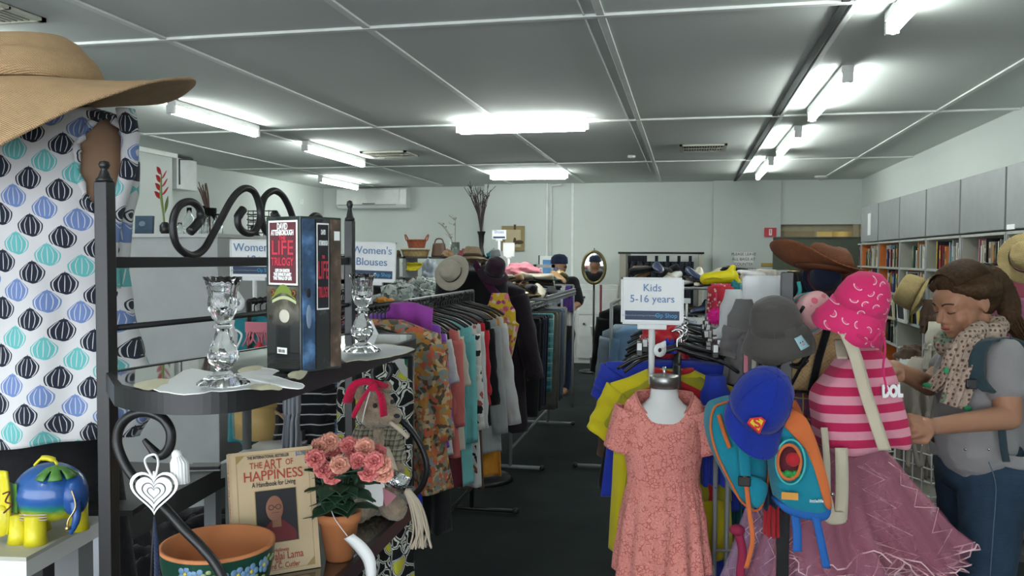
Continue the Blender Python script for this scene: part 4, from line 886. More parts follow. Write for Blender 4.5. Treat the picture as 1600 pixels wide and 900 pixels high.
def shoes(base, cx, cy, sx, sy, n, where, seed, lay=2, pick=None):
    r = random.Random(seed); src = {}
    ordn = ['nearest', 'second', 'third', 'fourth', 'fifth', 'sixth', 'seventh', 'eighth', 'ninth', 'tenth', 'eleventh', 'twelfth', 'thirteenth', 'fourteenth', 'fifteenth', 'sixteenth', 'seventeenth', 'eighteenth', 'nineteenth', 'twentieth', '21st', '22nd', '23rd', '24th']
    cnt = {}
    for i in range(n):
        c = r.choice(pick or range(len(SHC))); y = cy - sy / 2 + sy * i / max(1, n - 1); lv = i % lay
        k = cnt.get(c, 0); cnt[c] = k + 1
        lab = '%s %s shoe lying %s' % (ordn[k], SHC[c][0], where)
        loc = (cx + r.uniform(-sx, sx) / 2, y, base + lv * .055); rot = (r.uniform(-.3, .3), r.uniform(-.3, .3), r.uniform(0, 6.3))
        if c not in src:
            o = thing('shoe', lab, 'shoe', loc, rot, 'shoes ' + where); shoe_mesh(heel=.02 * (c % 3)).build('upper', SHC[c][1], o)
            M().grid(lambda u, v: V((.036 * (1 - .25 * cos(v * 2 * pi)) * sqrt(max(.02, 1 - (2 * v - 1) ** 6)) * cos(2 * pi * u), (v - .5) * .255, .006 * sin(2 * pi * u))), 14, 10, cu=True, cap0=True, cap1=True).build('sole', BLKP, o); src[c] = o
        else: dup(src[c], loc, rot, lab)
shoes(1.295, -1.28, 6.75, .42, 1.4, 24, 'on the wire shelf over the trousers', 5, 3)
p = PY(815, 420, 7.1); heap('pink_garment', 'pink garment heaped on the shoes above the trouser rack', 'folded clothes', C_PINK, (p.x, 7.1, 1.45), .17, .2, .09, 50)
p = PY(800, 428, 6.6); heap('dark_garment', 'dark green garment under the pink one', 'folded clothes', cloth('bottle_green', (.02, .05, .04)), (p.x + .05, 7.05, 1.40), .25, .25, .06, 51)
s_ = sign('rack_sign', 'small grey sign on a tall stem in front of the framed picture', 770, 360, 790, 373, 7.6, ['Shoes'], 1.72, size=.04)
s_ = sign('rack_sign', 'blank white card on a stem below the framed picture', 787, 380, 803, 400, 7.5, [], .2, banner=False)
p = PY(850, 430, 8.2); p = PY(850, 430, 7.6); t = thing('photo_frame', 'pale grey empty frame standing behind the shoe shelf', 'frame', (p.x, 7.6, 1.39)); m = M()
for x0, x1, z0, z1 in ((-.1, -.07, -.1, .14), (.07, .1, -.1, .14), (-.1, .1, .11, .14)): m.box(x0, x1, -.01, .01, z0, z1)
m.build('frame', GREYL, t, smooth=False)
garment('purple_bag', 'purple cloth bag hanging beside the capped man', 'bag', cloth('deep_purple', (.07, .03, .18)), V((PY(888, 455, 8.75).x, 8.75, 1.29)), .3, None, w=.09, L=.26, sl=0, t=.1, neck=.03, seed=99, flare=1.3, waist=1.25)
garment('white_towel', 'white towel hanging below the purple bag', 'towel', C_WHITE, V((PY(884, 500, 8.75).x, 8.75, 1.29)), .1, None, w=.12, L=.42, sl=0, t=.03, neck=.05, slope=.02, seed=98)
garment('grey_shirt', 'pale grey shirt hanging beside the man at the end of the trouser rack', 'shirt', cloth('pale_grey', (.22, .26, .3)), V((PY(858, 448, 8.75).x, 8.75, 1.29)), .4, None, w=.2, L=.4, sl=.1, t=.1, seed=97)
heap('small_orange_cloth', 'small orange and blue cloth lying at the far end of the trouser rack', 'folded clothes', C_CORAL, PY(848, 470, 7.6) , .05, .05, .04, 96)
# ================= IRON RACK IN THE FOREGROUND =================
def proj(p):
    d = V(p) - CAM; k = d.dot(F_); return 800 + FPX * d.dot(R_) / k, 450 - FPX * d.dot(U_) / k
PA = V((-.752, .965, 0)); PB = V((-.662, 1.565, 0))
nAB = (PB - PA).cross(V((0, 0, 1))).normalized()
def PAB(px, py, off=0):
    d = ray(px, py); o = PA + nAB * off; return CAM + d * ((o - CAM).dot(nAB) / d.dot(nAB))
rack = thing('iron_rack', 'black wrought iron display rack with scrolls and two bow fronted shelves', 'display rack', (PA.x, PA.y, 0))
ZU, ZL = 1.445, 1.135
def post(P, s, ptop, pfin, label=None):
    zt = PY(P[0], P[1], 1).z
for (Pp, s, pyt, pyb, pxx) in ((PA, .0095, 284, 251, 168), (PB, .0085, 345, 313, 545)):
    zt = 1.6 + (PY(pxx, pyt, Pp.y).z - 1.6); zf = PY(pxx, pyb, Pp.y).z
    pst = M().box(Pp.x - s, Pp.x + s, Pp.y - s, Pp.y + s, 0, zt).build('post', BLACK, rack, smooth=False, bevel=.0015, world=True)
    h = zf - zt
    M().lathe([(s * 1.15, 0), (s * 1.15, h * .12), (s * .85, h * .2), (s * .55, h * .5), (s * .42, h * .6), (s * .6, h * .66), (s * .78, h * .8), (s * .6, h * .95), (.0005, h)], 16, Matrix.Translation((Pp.x, Pp.y, zt))).build('finial', BLACK, rack, world=True)
def bar(a, b, hz, hw, name='rail', mat=BLACK):
    a = V(a); b = V(b); d = (b - a); fm = frame(a, d, (0, 0, 1)); return M().box(0, d.length, -hw, hw, -hz, hz, fm).build(name, mat, rack, smooth=False, bevel=.001, world=True)
zr = PAB(190, 410).z; bar((PA.x, PA.y, zr), (PB.x, PB.y, zr), .0075, .004)
zm = 1.502; M().tube([(PA.x, PA.y, zm), (PB.x, PB.y, zm)], .0042, 8).build('rail', BLACK, rack, world=True)
S1 = [(297, 362), (309, 349), (314, 334), (308, 321), (296, 315), (282, 320), (273, 334), (270, 353), (274, 377), (284.5, 392), (301, 399), (318, 390), (332, 367), (346, 341), (360, 315), (372, 300), (384, 294), (396, 299), (403, 313), (407, 334), (403, 353), (394, 364), (382, 363), (373, 353), (372, 339), (380, 327)]
S2 = [(428, 333), (436, 347), (434, 360), (425, 367), (415, 361), (409, 343), (409, 322), (415, 306), (428, 298), (441, 305), (451, 322), (458, 341), (466, 362), (474, 378), (482, 388)]
S3 = [(479, 376), (480, 354), (486, 340), (494, 336), (502, 342), (506, 356), (507, 376)]
for SS, r in ((S1, .0058), (S2, .0058), (S3, .0052)):
    pts = catmull([PAB(*q) for q in SS], 5); n = len(pts)
    M().tube(pts, [r * (1.0 if 6 < i < n - 6 else 1.25) for i in range(n)], 10).build('scroll', BLACK, rack, world=True)
# shelves
front_px = [(183, 634), (205, 640), (240, 645), (280, 648), (330, 647), (380, 642), (430, 629), (480, 612), (540, 591), (600, 568), (640, 553), (648, 549)]
fr = catmull([PZ(*q, 1.42) for q in front_px], 4); fr = [V((PA.x, PA.y, 1.42))] + fr + [V((-.535, 1.59, 1.42)), V((PB.x, PB.y + .01, 1.42))]
OUT = [V((p.x, p.y, 0)) for p in fr]
SHG = Mat('dark_glass', (.03, .032, .034), .06, spec=.9, coat=1).m
def shelf(z):
    cen = sum(OUT, V()) / len(OUT); m = M(); n = len(OUT)
    m.add([p + V((0, 0, z - .004)) for p in OUT] + [p + V((0, 0, z - .001)) for p in OUT], [tuple(range(n))[::-1], tuple(range(n, 2 * n))] + [(i, (i + 1) % n, n + (i + 1) % n, n + i) for i in range(n)])
    m.build('shelf_plate', SHG, rack, smooth=False, world=True)
    m = M(); vs = []; fs = []
    for i, p in enumerate(OUT):
        a = OUT[i - 1]; b = OUT[(i + 1) % n]; t = (b - a).normalized(); nn = V((t.y, -t.x, 0)); 
        if nn.dot(p - cen) < 0: nn = -nn
        for (o, zz) in ((.003, -.025), (.003, 0.0), (-.006, 0.0), (-.006, -.025)): vs.append(p + nn * o + V((0, 0, z + zz)))
    for i in range(n):
        j = (i + 1) % n
        for k in range(4): fs.append((i * 4 + k, i * 4 + (k + 1) % 4, j * 4 + (k + 1) % 4, j * 4 + k))
    m.add(vs, fs).build('shelf_rim', BLACK, rack, smooth=False, world=True)
shelf(ZU); shelf(ZL)
# scroll bracket under the upper shelf (left) and at the right tip
BR = [(225, 687), (236, 700), (247, 711), (258, 708), (266, 694), (266, 672), (253, 653), (230, 644), (207, 648), (189, 664), (183, 690), (191, 717), (208, 744), (235, 770), (260, 797), (287, 827), (313, 853), (337, 882), (352, 915), (360, 960)]
pts = catmull([PY(a, b, .90) for a, b in BR], 5); M().tube(pts, [.0062 if i > 8 else .003 + .0004 * i for i in range(len(pts))], 10).build('scroll', BLACK, rack, world=True)
BR2 = [(585, 572), (583, 588), (592, 597), (604, 594), (611, 580), (607, 568)]
pts = catmull([PY(a, b, 1.46) for a, b in BR2], 5); M().tube(pts, .0048, 8).build('scroll', BLACK, rack, world=True)
BR3 = [(612, 648), (625, 656), (645, 676), (660, 702), (667, 730), (661, 755), (650, 770), (636, 777)]
pts = catmull([PY(a, b, 1.49) for a, b in BR3], 5); M().tube(pts, .0062, 8).build('scroll', BLACK, rack, world=True)

# ---- boxed books on the upper shelf ----
c = PZ(470, 584, ZU); l = PZ(417, 577, ZU); r = PZ(533, 557, ZU)
fx = (c - l); w1 = fx.length; fx.normalize(); py_ = V((-fx.y, fx.x, 0)); dep = .02
while proj(c + py_ * dep)[0] < 533 and dep < .2: dep += .001
BH = .207
t = thing('boxed_book_set', 'boxed set of three wildlife paperbacks with a green frog on the case', 'boxed book set', l, (0, 0, atan2(fx.y, fx.x)))
BLKG = mk('case_black', (.02, .03, .028), .2, coat=.6)
box('slipcase', 0, w1, 0, dep, 0, BH, BLKG, t, .001)
box('title_panel', w1 * .09, w1 * .93, -.0008, 0, BH * .56, BH * .975, PAPER, t); box('title_field', w1 * .125, w1 * .895, -.0012, -.0006, BH * .572, BH * .963, mk('cover_plum', (.12, .035, .045), .25), t)
RED = mk('title_red', (.58, .04, .07), .3)
for s, z, sz, mt, ft in (('DAVID', .935, .012, PAPER, .30), ('ATTENBOROUGH', .895, .010, PAPER, .66), ('THE', .862, .007, RED, .2), ('LIFE', .795, .027, RED, .62), ('TRILOGY', .708, .015, RED, .66), ('LIFE ON EARTH', .652, .006, PAPER, .42), ('THE LIVING PLANET', .627, .006, PAPER, .52), ('THE TRIALS OF LIFE', .602, .006, PAPER, .54)):
    text('lettering', s, sz, Matrix.Translation((w1 * .51, -.0016, BH * z)), mt, t, fit=w1 * ft, ext=.0002, bold=.0003)
mm = Mat('cover_photo', (.05, .06, .05), .25, coat=.6); x, y, z = mm.xyz(); n = mm.noise(16, 5)
zz = z / BH; c1 = mm.ramp(n, [(.3, (.012, .014, .014)), (.48, (.10, .09, .06)), (.58, (.35, .32, .26)), (.7, (.12, .13, .07))])
c0 = mm.mix((zz - .28).max(0) * 4, (.012, .013, .014), c1); mm.col(c0); box('cover_photo', w1 * .03, w1 * .97, -.0006, 0, BH * .02, BH * .55, mm.m, t)
M().grid(lambda u, v: V((w1 * (.15 + .75 * u), -.0011, BH * (.46 + .05 * sin(pi * u) + .055 * v * sin(pi * u)))), 12, 3).build('frog_head', mk('frog_green', (.17, .24, .04), .3), t)
M().grid(lambda u, v: V((w1 * (.2 + .7 * u), -.0013, BH * (.44 + .03 * sin(pi * u) + .02 * v))), 10, 2).build('frog_mouth', mk('frog_pale', (.45, .5, .28), .3), t)
for xx in (.2, .82): M().lathe([(.0048, 0), (.003, .0006)], 14, Matrix.Translation((w1 * xx, -.0012, BH * .51)) @ Matrix.Rotation(radians(90), 4, 'X')).build('frog_eye', mk('frog_eye', (.25, .09, .02), .2), t); M().lathe([(.0022, 0), (.001, .0004)], 12, Matrix.Translation((w1 * xx, -.0019, BH * .51)) @ Matrix.Rotation(radians(90), 4, 'X')).build('frog_pupil', INKD, t)
M().ball((w1 * .55, -.001, BH * .36), (.011, .0006, .009)).build('frog_belly', mk('frog_belly', (.5, .48, .4), .4), t)
box('price_sticker', w1 * .34, w1 * .62, -.0014, -.0006, BH * .115, BH * .155, PAPER, t); text('price_lettering', '$8.00', .006, Matrix.Translation((w1 * .48, -.002, BH * .133)), INKD, t, ext=.0001)
sd = Matrix.Translation((w1 + .0004, 0, 0)) @ Matrix.Rotation(radians(90), 4, 'Z')
sp = [('spine_blue', (.03, .09, .20), .04, .33), ('spine_black', (.015, .015, .017), .35, .68), ('spine_brown', (.10, .06, .04), .70, .97)]
for i, (nm, cc, a, b) in enumerate(sp):
    mm = Mat(nm, cc, .22, coat=.7); mm.xyz(); n = mm.noise(30, 5); mm.col(mm.ramp(n, [(.35, tuple(q * .4 for q in cc)), (.55, cc), (.72, tuple(min(1, q * 2.5 + .05) for q in cc))]))
    M().box(dep * a, dep * b, -.0012, 0, .004, BH - .003, sd).build('spine', mm.m, t, smooth=False)
box_m = M().box(dep * .37, dep * .66, -.0018, 0, BH * .40, BH * .96, sd); box_m.build('spine_panel', PAPER, t, smooth=False); M().box(dep * .385, dep * .645, -.0022, 0, BH * .41, BH * .95, sd).build('spine_panel_field', INKD, t, smooth=False)
for s, z, sz, mt, ft in (('DAVID', .90, .009, PAPER, .11), ('ATTENBOROUGH', .83, .009, PAPER, .22), ('THE', .74, .006, RED, .07), ('LIFE', .65, .034, RED, .25), ('TRILOGY', .51, .020, RED, .25)):
    text('lettering', s, sz, sd @ Matrix.Translation((dep * .515, -.0026, BH * z)), mt, t, fit=dep * ft, ext=.0001, bold=.0003)
M().ball((0, 0, 0), (.0045, .0007, .016), mx=None).xf(sd @ Matrix.Translation((dep * .18, -.0014, BH * .36))).build('penguin_body', mk('penguin_blue', (.22, .3, .42), .3), t); M().ball((0, 0, 0), (.004, .0007, .006)).xf(sd @ Matrix.Translation((dep * .17, -.0015, BH * .51))).build('penguin_head', INKD, t)
M().box(dep * .80, dep * .93, -.0022, 0, BH * .85, BH * .91, sd).build('price_sticker', PAPER, t, smooth=False)

# ---- crystal candlesticks ----
CRY = Mat('crystal', (.96, .98, .98), .02, trans=1, ior=1.5).m
def candlestick(label, base, H):
    t = thing('crystal_candlestick', label, 'candlestick', base, group='crystal candlesticks'); k = H
    fac = lambda p, q, r, z: V((p.x * (1 + .07 * cos(10 * q + z / H * 26)), p.y * (1 + .07 * cos(10 * q + z / H * 26)), p.z))
    M().lathe([(.235 * k, 0), (.23 * k, .02 * k), (.17 * k, .06 * k), (.10 * k, .10 * k), (.06 * k, .125 * k)], 40, fn=lambda p, q, r, z: V((p.x * (1 + .05 * cos(12 * q)), p.y * (1 + .05 * cos(12 * q)), p.z))).build('foot', CRY, t)
    M().lathe([(.055 * k, .125 * k), (.075 * k, .15 * k), (.13 * k, .22 * k), (.14 * k, .28 * k), (.11 * k, .36 * k), (.075 * k, .45 * k), (.055 * k, .52 * k)], 40, fn=fac).build('bulb_stem', CRY, t)
    M().lathe([(.055 * k, .52 * k), (.09 * k, .535 * k), (.095 * k, .55 * k), (.06 * k, .565 * k), (.06 * k, .58 * k)], 30).build('collar', CRY, t)
    M().lathe([(.06 * k, .58 * k), (.09 * k, .62 * k), (.125 * k, .70 * k), (.13 * k, .77 * k), (.12 * k, .83 * k), (.14 * k, .92 * k), (.17 * k, 1.0 * k), (.155 * k, 1.0 * k), (.12 * k, .92 * k), (.10 * k, .84 * k), (.09 * k, .74 * k), (.02 * k, .70 * k)], 40, fn=lambda p, q, r, z: V((p.x * (1 + .045 * cos(14 * q)), p.y * (1 + .045 * cos(14 * q)), p.z + (.012 * k * abs(cos(7 * q)) if z > .98 * k else 0)))).build('cup', CRY, t)
    return t
b1 = PZ(349, 600, ZU + .010); d1 = (b1 - CAM).dot(F_); candlestick('crystal candlestick nearest the camera, left of the boxed books', b1, 166 * d1 / 1300)
b2 = PZ(566, 549, ZU + .009); d2 = (b2 - CAM).dot(F_); candlestick('crystal candlestick at the far end of the shelf, right of the boxed books', b2, 120 * d2 / 1300)
# ---- doilies ----
ORG = Mat('organza', (.80, .82, .82), .6, alpha=.8).m; ORGC = Mat('organza_cream', (.60, .56, .40), .7, alpha=.95).m
def leafcloth(m, pts, z=ZU, lift=.004, seed=0, edge=None):
    P = [PZ(a, b, z) for a, b in pts]; cen = sum(P, V()) / len(P); n = len(P)
    ring = catmull(P, 3, True); k = len(ring); vs = [cen + V((0, 0, lift))]; fs = []
    for j in (.4, .7, 1.0):
        for i, p in enumerate(ring): vs.append(cen.lerp(p, j) + V((0, 0, .0015 + lift * (1 - j) + .004 * abs(noise.noise(V((i * .35, j * 3, seed)))))))
    for i in range(k): fs.append((0, 1 + i, 1 + (i + 1) % k))
    for j in range(2):
        for i in range(k): fs.append((1 + j * k + i, 1 + (j + 1) * k + i, 1 + (j + 1) * k + (i + 1) % k, 1 + j * k + (i + 1) % k))
    m.add(vs, fs)
    return [vs[1 + 2 * k + i] for i in range(k)]
t = thing('organza_doily', 'white and cream organza leaf doily under the near crystal candlestick', 'doily', PZ(350, 600, ZU))
m = M(); e1 = leafcloth(m, [(300, 578), (350, 590), (400, 580), (420, 578), (436, 583), (425, 590), (472, 603), (466, 610), (425, 606), (380, 612), (330, 616), (300, 619), (262, 617), (236, 608), (262, 598)], seed=1, lift=.008); m.build('white_leaf', ORG, t, world=True)
for lf in ([(208, 604), (232, 596), (262, 594), (280, 600), (250, 610), (225, 612)], [(372, 580), (395, 573), (415, 577), (405, 586), (380, 588)], [(380, 604), (425, 605), (440, 606), (436, 613), (395, 612)], [(455, 583), (480, 580), (476, 590), (466, 596), (450, 592)]):
    m = M(); leafcloth(m, lf, seed=2); m.build('cream_leaf', ORGC, t, world=True)
M().tube(e1, .0007, 5, closed=True).build('stitched_edge', PAPER, t, world=True)
t = thing('organza_doily', 'pale green white organza leaf doily under the far crystal candlestick', 'doily', PZ(580, 550, ZU))
m = M(); e2 = leafcloth(m, [(533, 548), (550, 542), (590, 540), (622, 542), (648, 548), (625, 556), (600, 561), (560, 566), (535, 566)], seed=6, lift=.006); m.build('flat_leaf', ORG, t, world=True); M().tube(e2, .0008, 5, closed=True).build('stitched_edge', ORGC, t, world=True)
for pp in ([(535, 560), (534, 540), (541, 520), (548, 530), (557, 560)], [(568, 552), (566, 520), (580, 500), (592, 525), (597, 548)]):
    P = [PY(a, b, 1.56) for a, b in pp]; m = M(); m.add([p + V((0, .0, 0)) for p in P] + [p + V((0, .003, 0)) for p in P], [(0, 1, 2, 3, 4), (5, 6, 7, 8, 9)] + [(i, (i + 1) % 5, 5 + (i + 1) % 5, 5 + i) for i in range(5)]); m.build('raised_leaf', ORG, t, world=True, smooth=False)

# ---- lower shelf: painted pot ----
p = PZ(341, 846, 1.222); rr = 86 * (p - CAM).dot(F_) / 1300
t = thing('painted_pot', 'terracotta bowl pot painted green with blue flowers', 'flower pot', (p.x, p.y, ZL)); H = p.z - ZL
TER = mk('terracotta', (.52, .19, .07), .75); PGREEN = mk('pot_green', (.012, .055, .035), .3)
M().lathe([(rr * .62, 0), (rr * .66, 0), (rr * .86, H * .3), (rr * .97, H * .7), (rr, H * .97)], 40, cap1=False).build('painted_wall', PGREEN, t)
M().lathe([(rr, H * .95), (rr * 1.0, H), (rr * .95, H), (rr * .9, H * .6), (rr * .6, .012)], 40, cap0=False, cap1=True).build('terracotta_inside', TER, t)
PB_ = mk('petal_blue', (.14, .26, .42), .4); PYL = mk('petal_yellow', (.55, .46, .06), .4); PLF = mk('leaf_pale', (.25, .32, .14), .4)
for (px, py, kind) in ((372, 899, 1), (350, 908, 0), (392, 893, 0), (411, 882, 1), (330, 899, 2), (420, 870, 2), (402, 903, 2), (310, 902, 1), (290, 897, 0)):
    a0 = atan2(0, 1); d = ray(px, py); 
    # hit the pot wall
    o = CAM - V((p.x, p.y, 0)); A = d.x ** 2 + d.y ** 2; R1 = rr * .965; B = 2 * (o.x * d.x + o.y * d.y); Cc = o.x ** 2 + o.y ** 2 - R1 * R1; D = B * B - 4 * A * Cc
    if D <= 0: continue
    tt = (-B - sqrt(D)) / (2 * A); q = CAM + d * tt - V((p.x, p.y, ZL)); ang = atan2(q.y, q.x); nrm = V((cos(ang), sin(ang), 0)); fm = frame(q + nrm * .001, V((-sin(ang), cos(ang), 0)), (0, 0, 1)); m = M()
    if kind < 2:
        for i in range(5): m.ball((.0065 * cos(i * 1.257), 0, .0065 * sin(i * 1.257)), (.0045, .0012, .0045), 8)
        m.xf(fm).build('blue_flower', PB_, t); M().ball((0, 0, 0), (.0028, .002, .0028), 8).xf(fm).build('flower_centre', PYL, t)
    else:
        for i in range(4): m.ball((.006 * (i - 1.5), 0, .004 * sin(i * 2)), (.004, .001, .003), 8)
        m.xf(fm).build('painted_leaf', PLF if px != 370 else PYL, t)

# ---- paperback with portrait ----
bl = PZ(368, 908, ZL); br = PZ(499, 886, ZL)
tl = PD(354, 714, (bl - CAM).dot(F_) * 1.03); tr_ = PD(487, 692, (br - CAM).dot(F_) * 1.03)
xd = (br - bl); W = xd.length * 1.02; zd = ((tl - bl) + (tr_ - br)) / 2; Hh = zd.length; fm = frame(bl, xd, zd)
t = thing('paperback_book', 'cream paperback with a portrait of a man in red robes on its cover', 'book', bl); t.rotation_euler = fm.to_euler(); 
CRM = mk('cover_cream', (.62, .47, .29), .35)
box('cover', 0, W, 0, .002, 0, Hh, CRM, t); box('pages', .003, W - .002, .002, .020, .002, Hh - .002, PAGE, t); box('back_cover', 0, W, .020, .022, 0, Hh, CRM, t); box('spine', -.001, .001, 0, .022, 0, Hh, CRM, t)
GOLD = mk('print_gold', (.38, .27, .10), .4); CR = mk('print_red', (.42, .05, .03), .4)
m = M()
for a in ((.07, .075, .03, .97), (.93, .935, .03, .97)): m.box(W * a[0], W * a[1], -.0005, 0, Hh * a[2], Hh * a[3])
for a in ((.03, .034), (.966, .97)): m.box(W * .07, W * .935, -.0005, 0, Hh * a[0], Hh * a[1])
m.build('gold_border', GOLD, t, smooth=False)
for x0 in (.07, .83):
    for z0 in (.03, .90): M().prism([(W * (x0 if x0 < .5 else x0 + .105), Hh * (z0 if z0 < .5 else z0 + .07)), (W * (x0 if x0 < .5 else x0 + .105), Hh * (z0 + .07 if z0 < .5 else z0)), (W * (x0 + .105 if x0 < .5 else x0), Hh * (z0 if z0 < .5 else z0 + .07))], -.0007, 0).build('gold_corner', GOLD, t, smooth=False)
for s, x, z, sz, mt, ft in (('THE INTERNATIONAL BESTSELLER', .45, .945, .0065, INKD, .50), ('THE', .30, .878, .0125, CR, .15), ('ART', .50, .875, .021, CR, .22), ('OF', .70, .885, .0125, CR, .09), ('HAPPINESS', .5, .79, .0205, CR, .70), ('A Handbook for Living', .5, .722, .0105, INKD, .52), ('His Holiness', .5, .185, .0072, CR, .26), ('the Dalai Lama', .52, .135, .0155, CR, .56), ('and', .5, .097, .0065, CR, .06), ('Howard C. Cutler', .5, .06, .0105, CR, .50), ('$2.00', .84, .945, .0085, INKB, .12)):
    text('lettering', s, sz, Matrix.Translation((W * x, -.0012, Hh * z)), mt, t, fit=W * ft, ext=.0001, bold=.0001)
text('spine_lettering', 'THE ART OF HAPPINESS', .009, Matrix.Translation((-.0014, .011, Hh * .66)) @ Matrix.Rotation(radians(-90), 4, 'Z') @ Matrix.Rotation(radians(90), 4, 'Y'), CR, t, ext=.0001)
box('portrait_frame', W * .265, W * .765, -.0007, 0, Hh * .245, Hh * .675, GOLD, t); box('portrait_ground', W * .275, W * .755, -.001, -.0003, Hh * .25, Hh * .67, INKD, t)
px_ = W * .515
M().grid(lambda u, v: V((px_ + (u - .5) * W * .44 * lerp(.35, 1, min(1, v * 1.8)), -.0014, Hh * lerp(.42, .255, v))), 10, 6).build('portrait_robe', mk('robe_red', (.17, .012, .018), .5), t)
SKP = mk('portrait_skin', (.30, .13, .08), .5)
M().ball((px_ - .003, -.0016, Hh * .52), (.0128, .0008, .0185), 18).build('portrait_face', SKP, t); M().cbox((px_ - .001, -.0015, Hh * .42), (.013, .0006, .018)).build('portrait_neck', SKP, t, smooth=False)
m = M()
for s in (-1, 1): m.tube([(px_ - .003 + s * .0052 + .0040 * cos(q * pi / 6), -.0027, Hh * .53 + .0034 * sin(q * pi / 6)) for q in range(12)], .0004, 4, closed=True)
m.tube([(px_ - .0045, -.0027, Hh * .53), (px_ - .0015, -.0027, Hh * .53)], .0004, 4)
m.build('portrait_glasses', INKD, t); M().box(px_ - .008, px_ + .003, -.003, -.002, Hh * .484, Hh * .488).build('portrait_mouth', mk('portrait_lip', (.16, .05, .04), .5), t, smooth=False)

# ---- flower pot with silk flowers ----
p = PZ(530, 872, ZL); t = thing('terracotta_pot', 'small terracotta pot holding pink silk flowers', 'flower pot', p)
M().lathe([(.020, 0), (.030, .058), (.033, .060), (.034, .074), (.030, .074), (.026, .06), (.02, .058)], 28, cap1=True).build('pot', TER, t)
t = thing('silk_bouquet', 'bunch of salmon pink silk flowers with dark leaves in the terracotta pot', 'flowers', p + V((0, 0, .06)))
LEAF = mk('leaf_dark', (.02, .06, .03), .6); PK = mk('petal_pink', (.70, .20, .19), .6); PK2 = mk('petal_peach', (.74, .34, .25), .6)
dF = (p - CAM).dot(F_); rf = random.Random(8)
base = p + V((0, 0, .07))
m = M()
for i in range(16):
    a = rf.uniform(0, 6.28); m.tube([base + V((.008 * cos(a), .008 * sin(a), -.01)), base + V((.03 * cos(a), .03 * sin(a), rf.uniform(.05, .08)))], .0025, 5)
m.build('stems', LEAF, t, world=True)
for i in range(46):
    a = rf.uniform(0, 6.28); c0 = base + V((.018 * cos(a), .018 * sin(a), rf.uniform(.0, .08))); dr_ = V((cos(a), sin(a), rf.uniform(-.3, .6))).normalized(); L = rf.uniform(.032, .052)
    M().grid(lambda u, v: c0 + dr_ * L * v + V((-dr_.y, dr_.x, 0)) * (u - .5) * L * .75 * sin(pi * min(.98, v + .05)) + V((0, 0, -.006 * v * v + .005 * abs(u - .5))), 4, 6).build('leaf', LEAF, t, world=True, solid=.0008)
FP = [(500, 700), (518, 705), (545, 698), (570, 700), (590, 710), (505, 735), (530, 728), (560, 722), (575, 740), (598, 728), (492, 718), (585, 722), (515, 692), (553, 708), (520, 745), (600, 742)]
for i, (a, b) in enumerate(FP):
    dd = dF + .03 * (-1 if b > 715 else 1) * rf.uniform(.4, 1); c0 = PD(a, b, dd); m = M(); nrm = (CAM - c0).normalized() + V((rf.uniform(-.3, .3), 0, .5)); nrm.normalize()
    xx = nrm.cross(V((0, 0, 1))).normalized(); yy = xx.cross(nrm)
    for ring, (nr, r0, op) in enumerate(((7, .017, .35), (6, .013, .8), (5, .009, 1.2), (3, .005, 1.45))):
        for k_ in range(nr):
            q = 2 * pi * k_ / nr + ring; dv = xx * cos(q) + yy * sin(q); sv = dv.cross(nrm)
            m.grid(lambda u, v, dv=dv, sv=sv, op=op, r0=r0: c0 + dv * (r0 * v * cos(op * v)) + nrm * (r0 * v * sin(op * v) + .003 * sin(v * 3) ) + sv * (u - .5) * r0 * 1.2 * sin(pi * min(.93, v * .8 + .12)) + nrm * .0022 * sin(u * 12), 5, 4)
    m.build('bloom', PK if i % 3 else PK2, t, world=True, solid=.0006)
# paper price tag hanging on the pot
P1 = [PD(a, b, dF - .045) for a, b in ((537, 842), (552, 834), (572, 850), (586, 872), (588, 900), (572, 905), (568, 880), (556, 862))]
tg = thing('price_tag', 'curled white paper tag on a string in front of the terracotta pot', 'tag', P1[0])
m = M(); a_ = catmull([P1[0], P1[7], P1[6], P1[5]], 4); b_ = catmull([P1[1], P1[2], P1[3], P1[4]], 4); n = len(a_); m.grid(lambda u, v: a_[int(round(v * (n - 1)))].lerp(b_[int(round(v * (n - 1)))], u) + V((0, -.004 * sin(pi * u), 0)), 3, n - 1); m.build('paper_strip', PAPER, tg, world=True, solid=.0008)
M().tube(catmull([PD(515, 790, dF - .03), PD(524, 812, dF - .04), PD(543, 838, dF - .045)], 4), .0007, 5).build('string', PAPER, tg, world=True)

# ---- teddy bear ----
dB = 1.50; sB = dB / 1300
p0 = PZ(600, 815, ZL); p0 = V((p0.x, p0.y, ZL)); t = thing('teddy_bear', 'shaggy tan teddy bear with a red headscarf and checked jacket', 'teddy bear', p0)
FUR = Mat('teddy_fur', (.34, .25, .16), 1, sheen=.4, spec=.1); FUR.xyz(); n = FUR.noise(60, 5); FUR.col(FUR.mix(n, (.18, .12, .075), (.50, .41, .30))); FUR.bump(FUR.noise(140, 4), .006, 1)
def B(px, py, k=0): return PD(px, py, dB + k) 
m = M(); m.ball(B(588, 640), (.036, .034, .036), 14); m.ball(B(610, 650, -.015), (.022, .022, .018), 10); m.ball(B(560, 612, .01), (.014, .010, .016), 8); m.ball(B(604, 606, .02), (.013, .01, .014), 8)
m.cap(B(592, 690, .01), B(592, 760, .01), .030, .040); m.cap(B(568, 682), B(556, 722, -.03), .016, .013); m.cap(B(612, 682), B(622, 735, -.03), .015, .013)
m.cap(B(580, 785, 0), B(560, 800, -.05), .022, .020); m.cap(B(602, 785, 0), B(618, 795, -.05), .022, .021)
m.build('fur_body', FUR.m, t, world=True, remesh=.0035, smi=2, disp=(.006, .007))
PLD = plaid_cloth('jacket_check', (.30, .27, .2), (.04, .04, .035), (.4, .38, .3), .008)
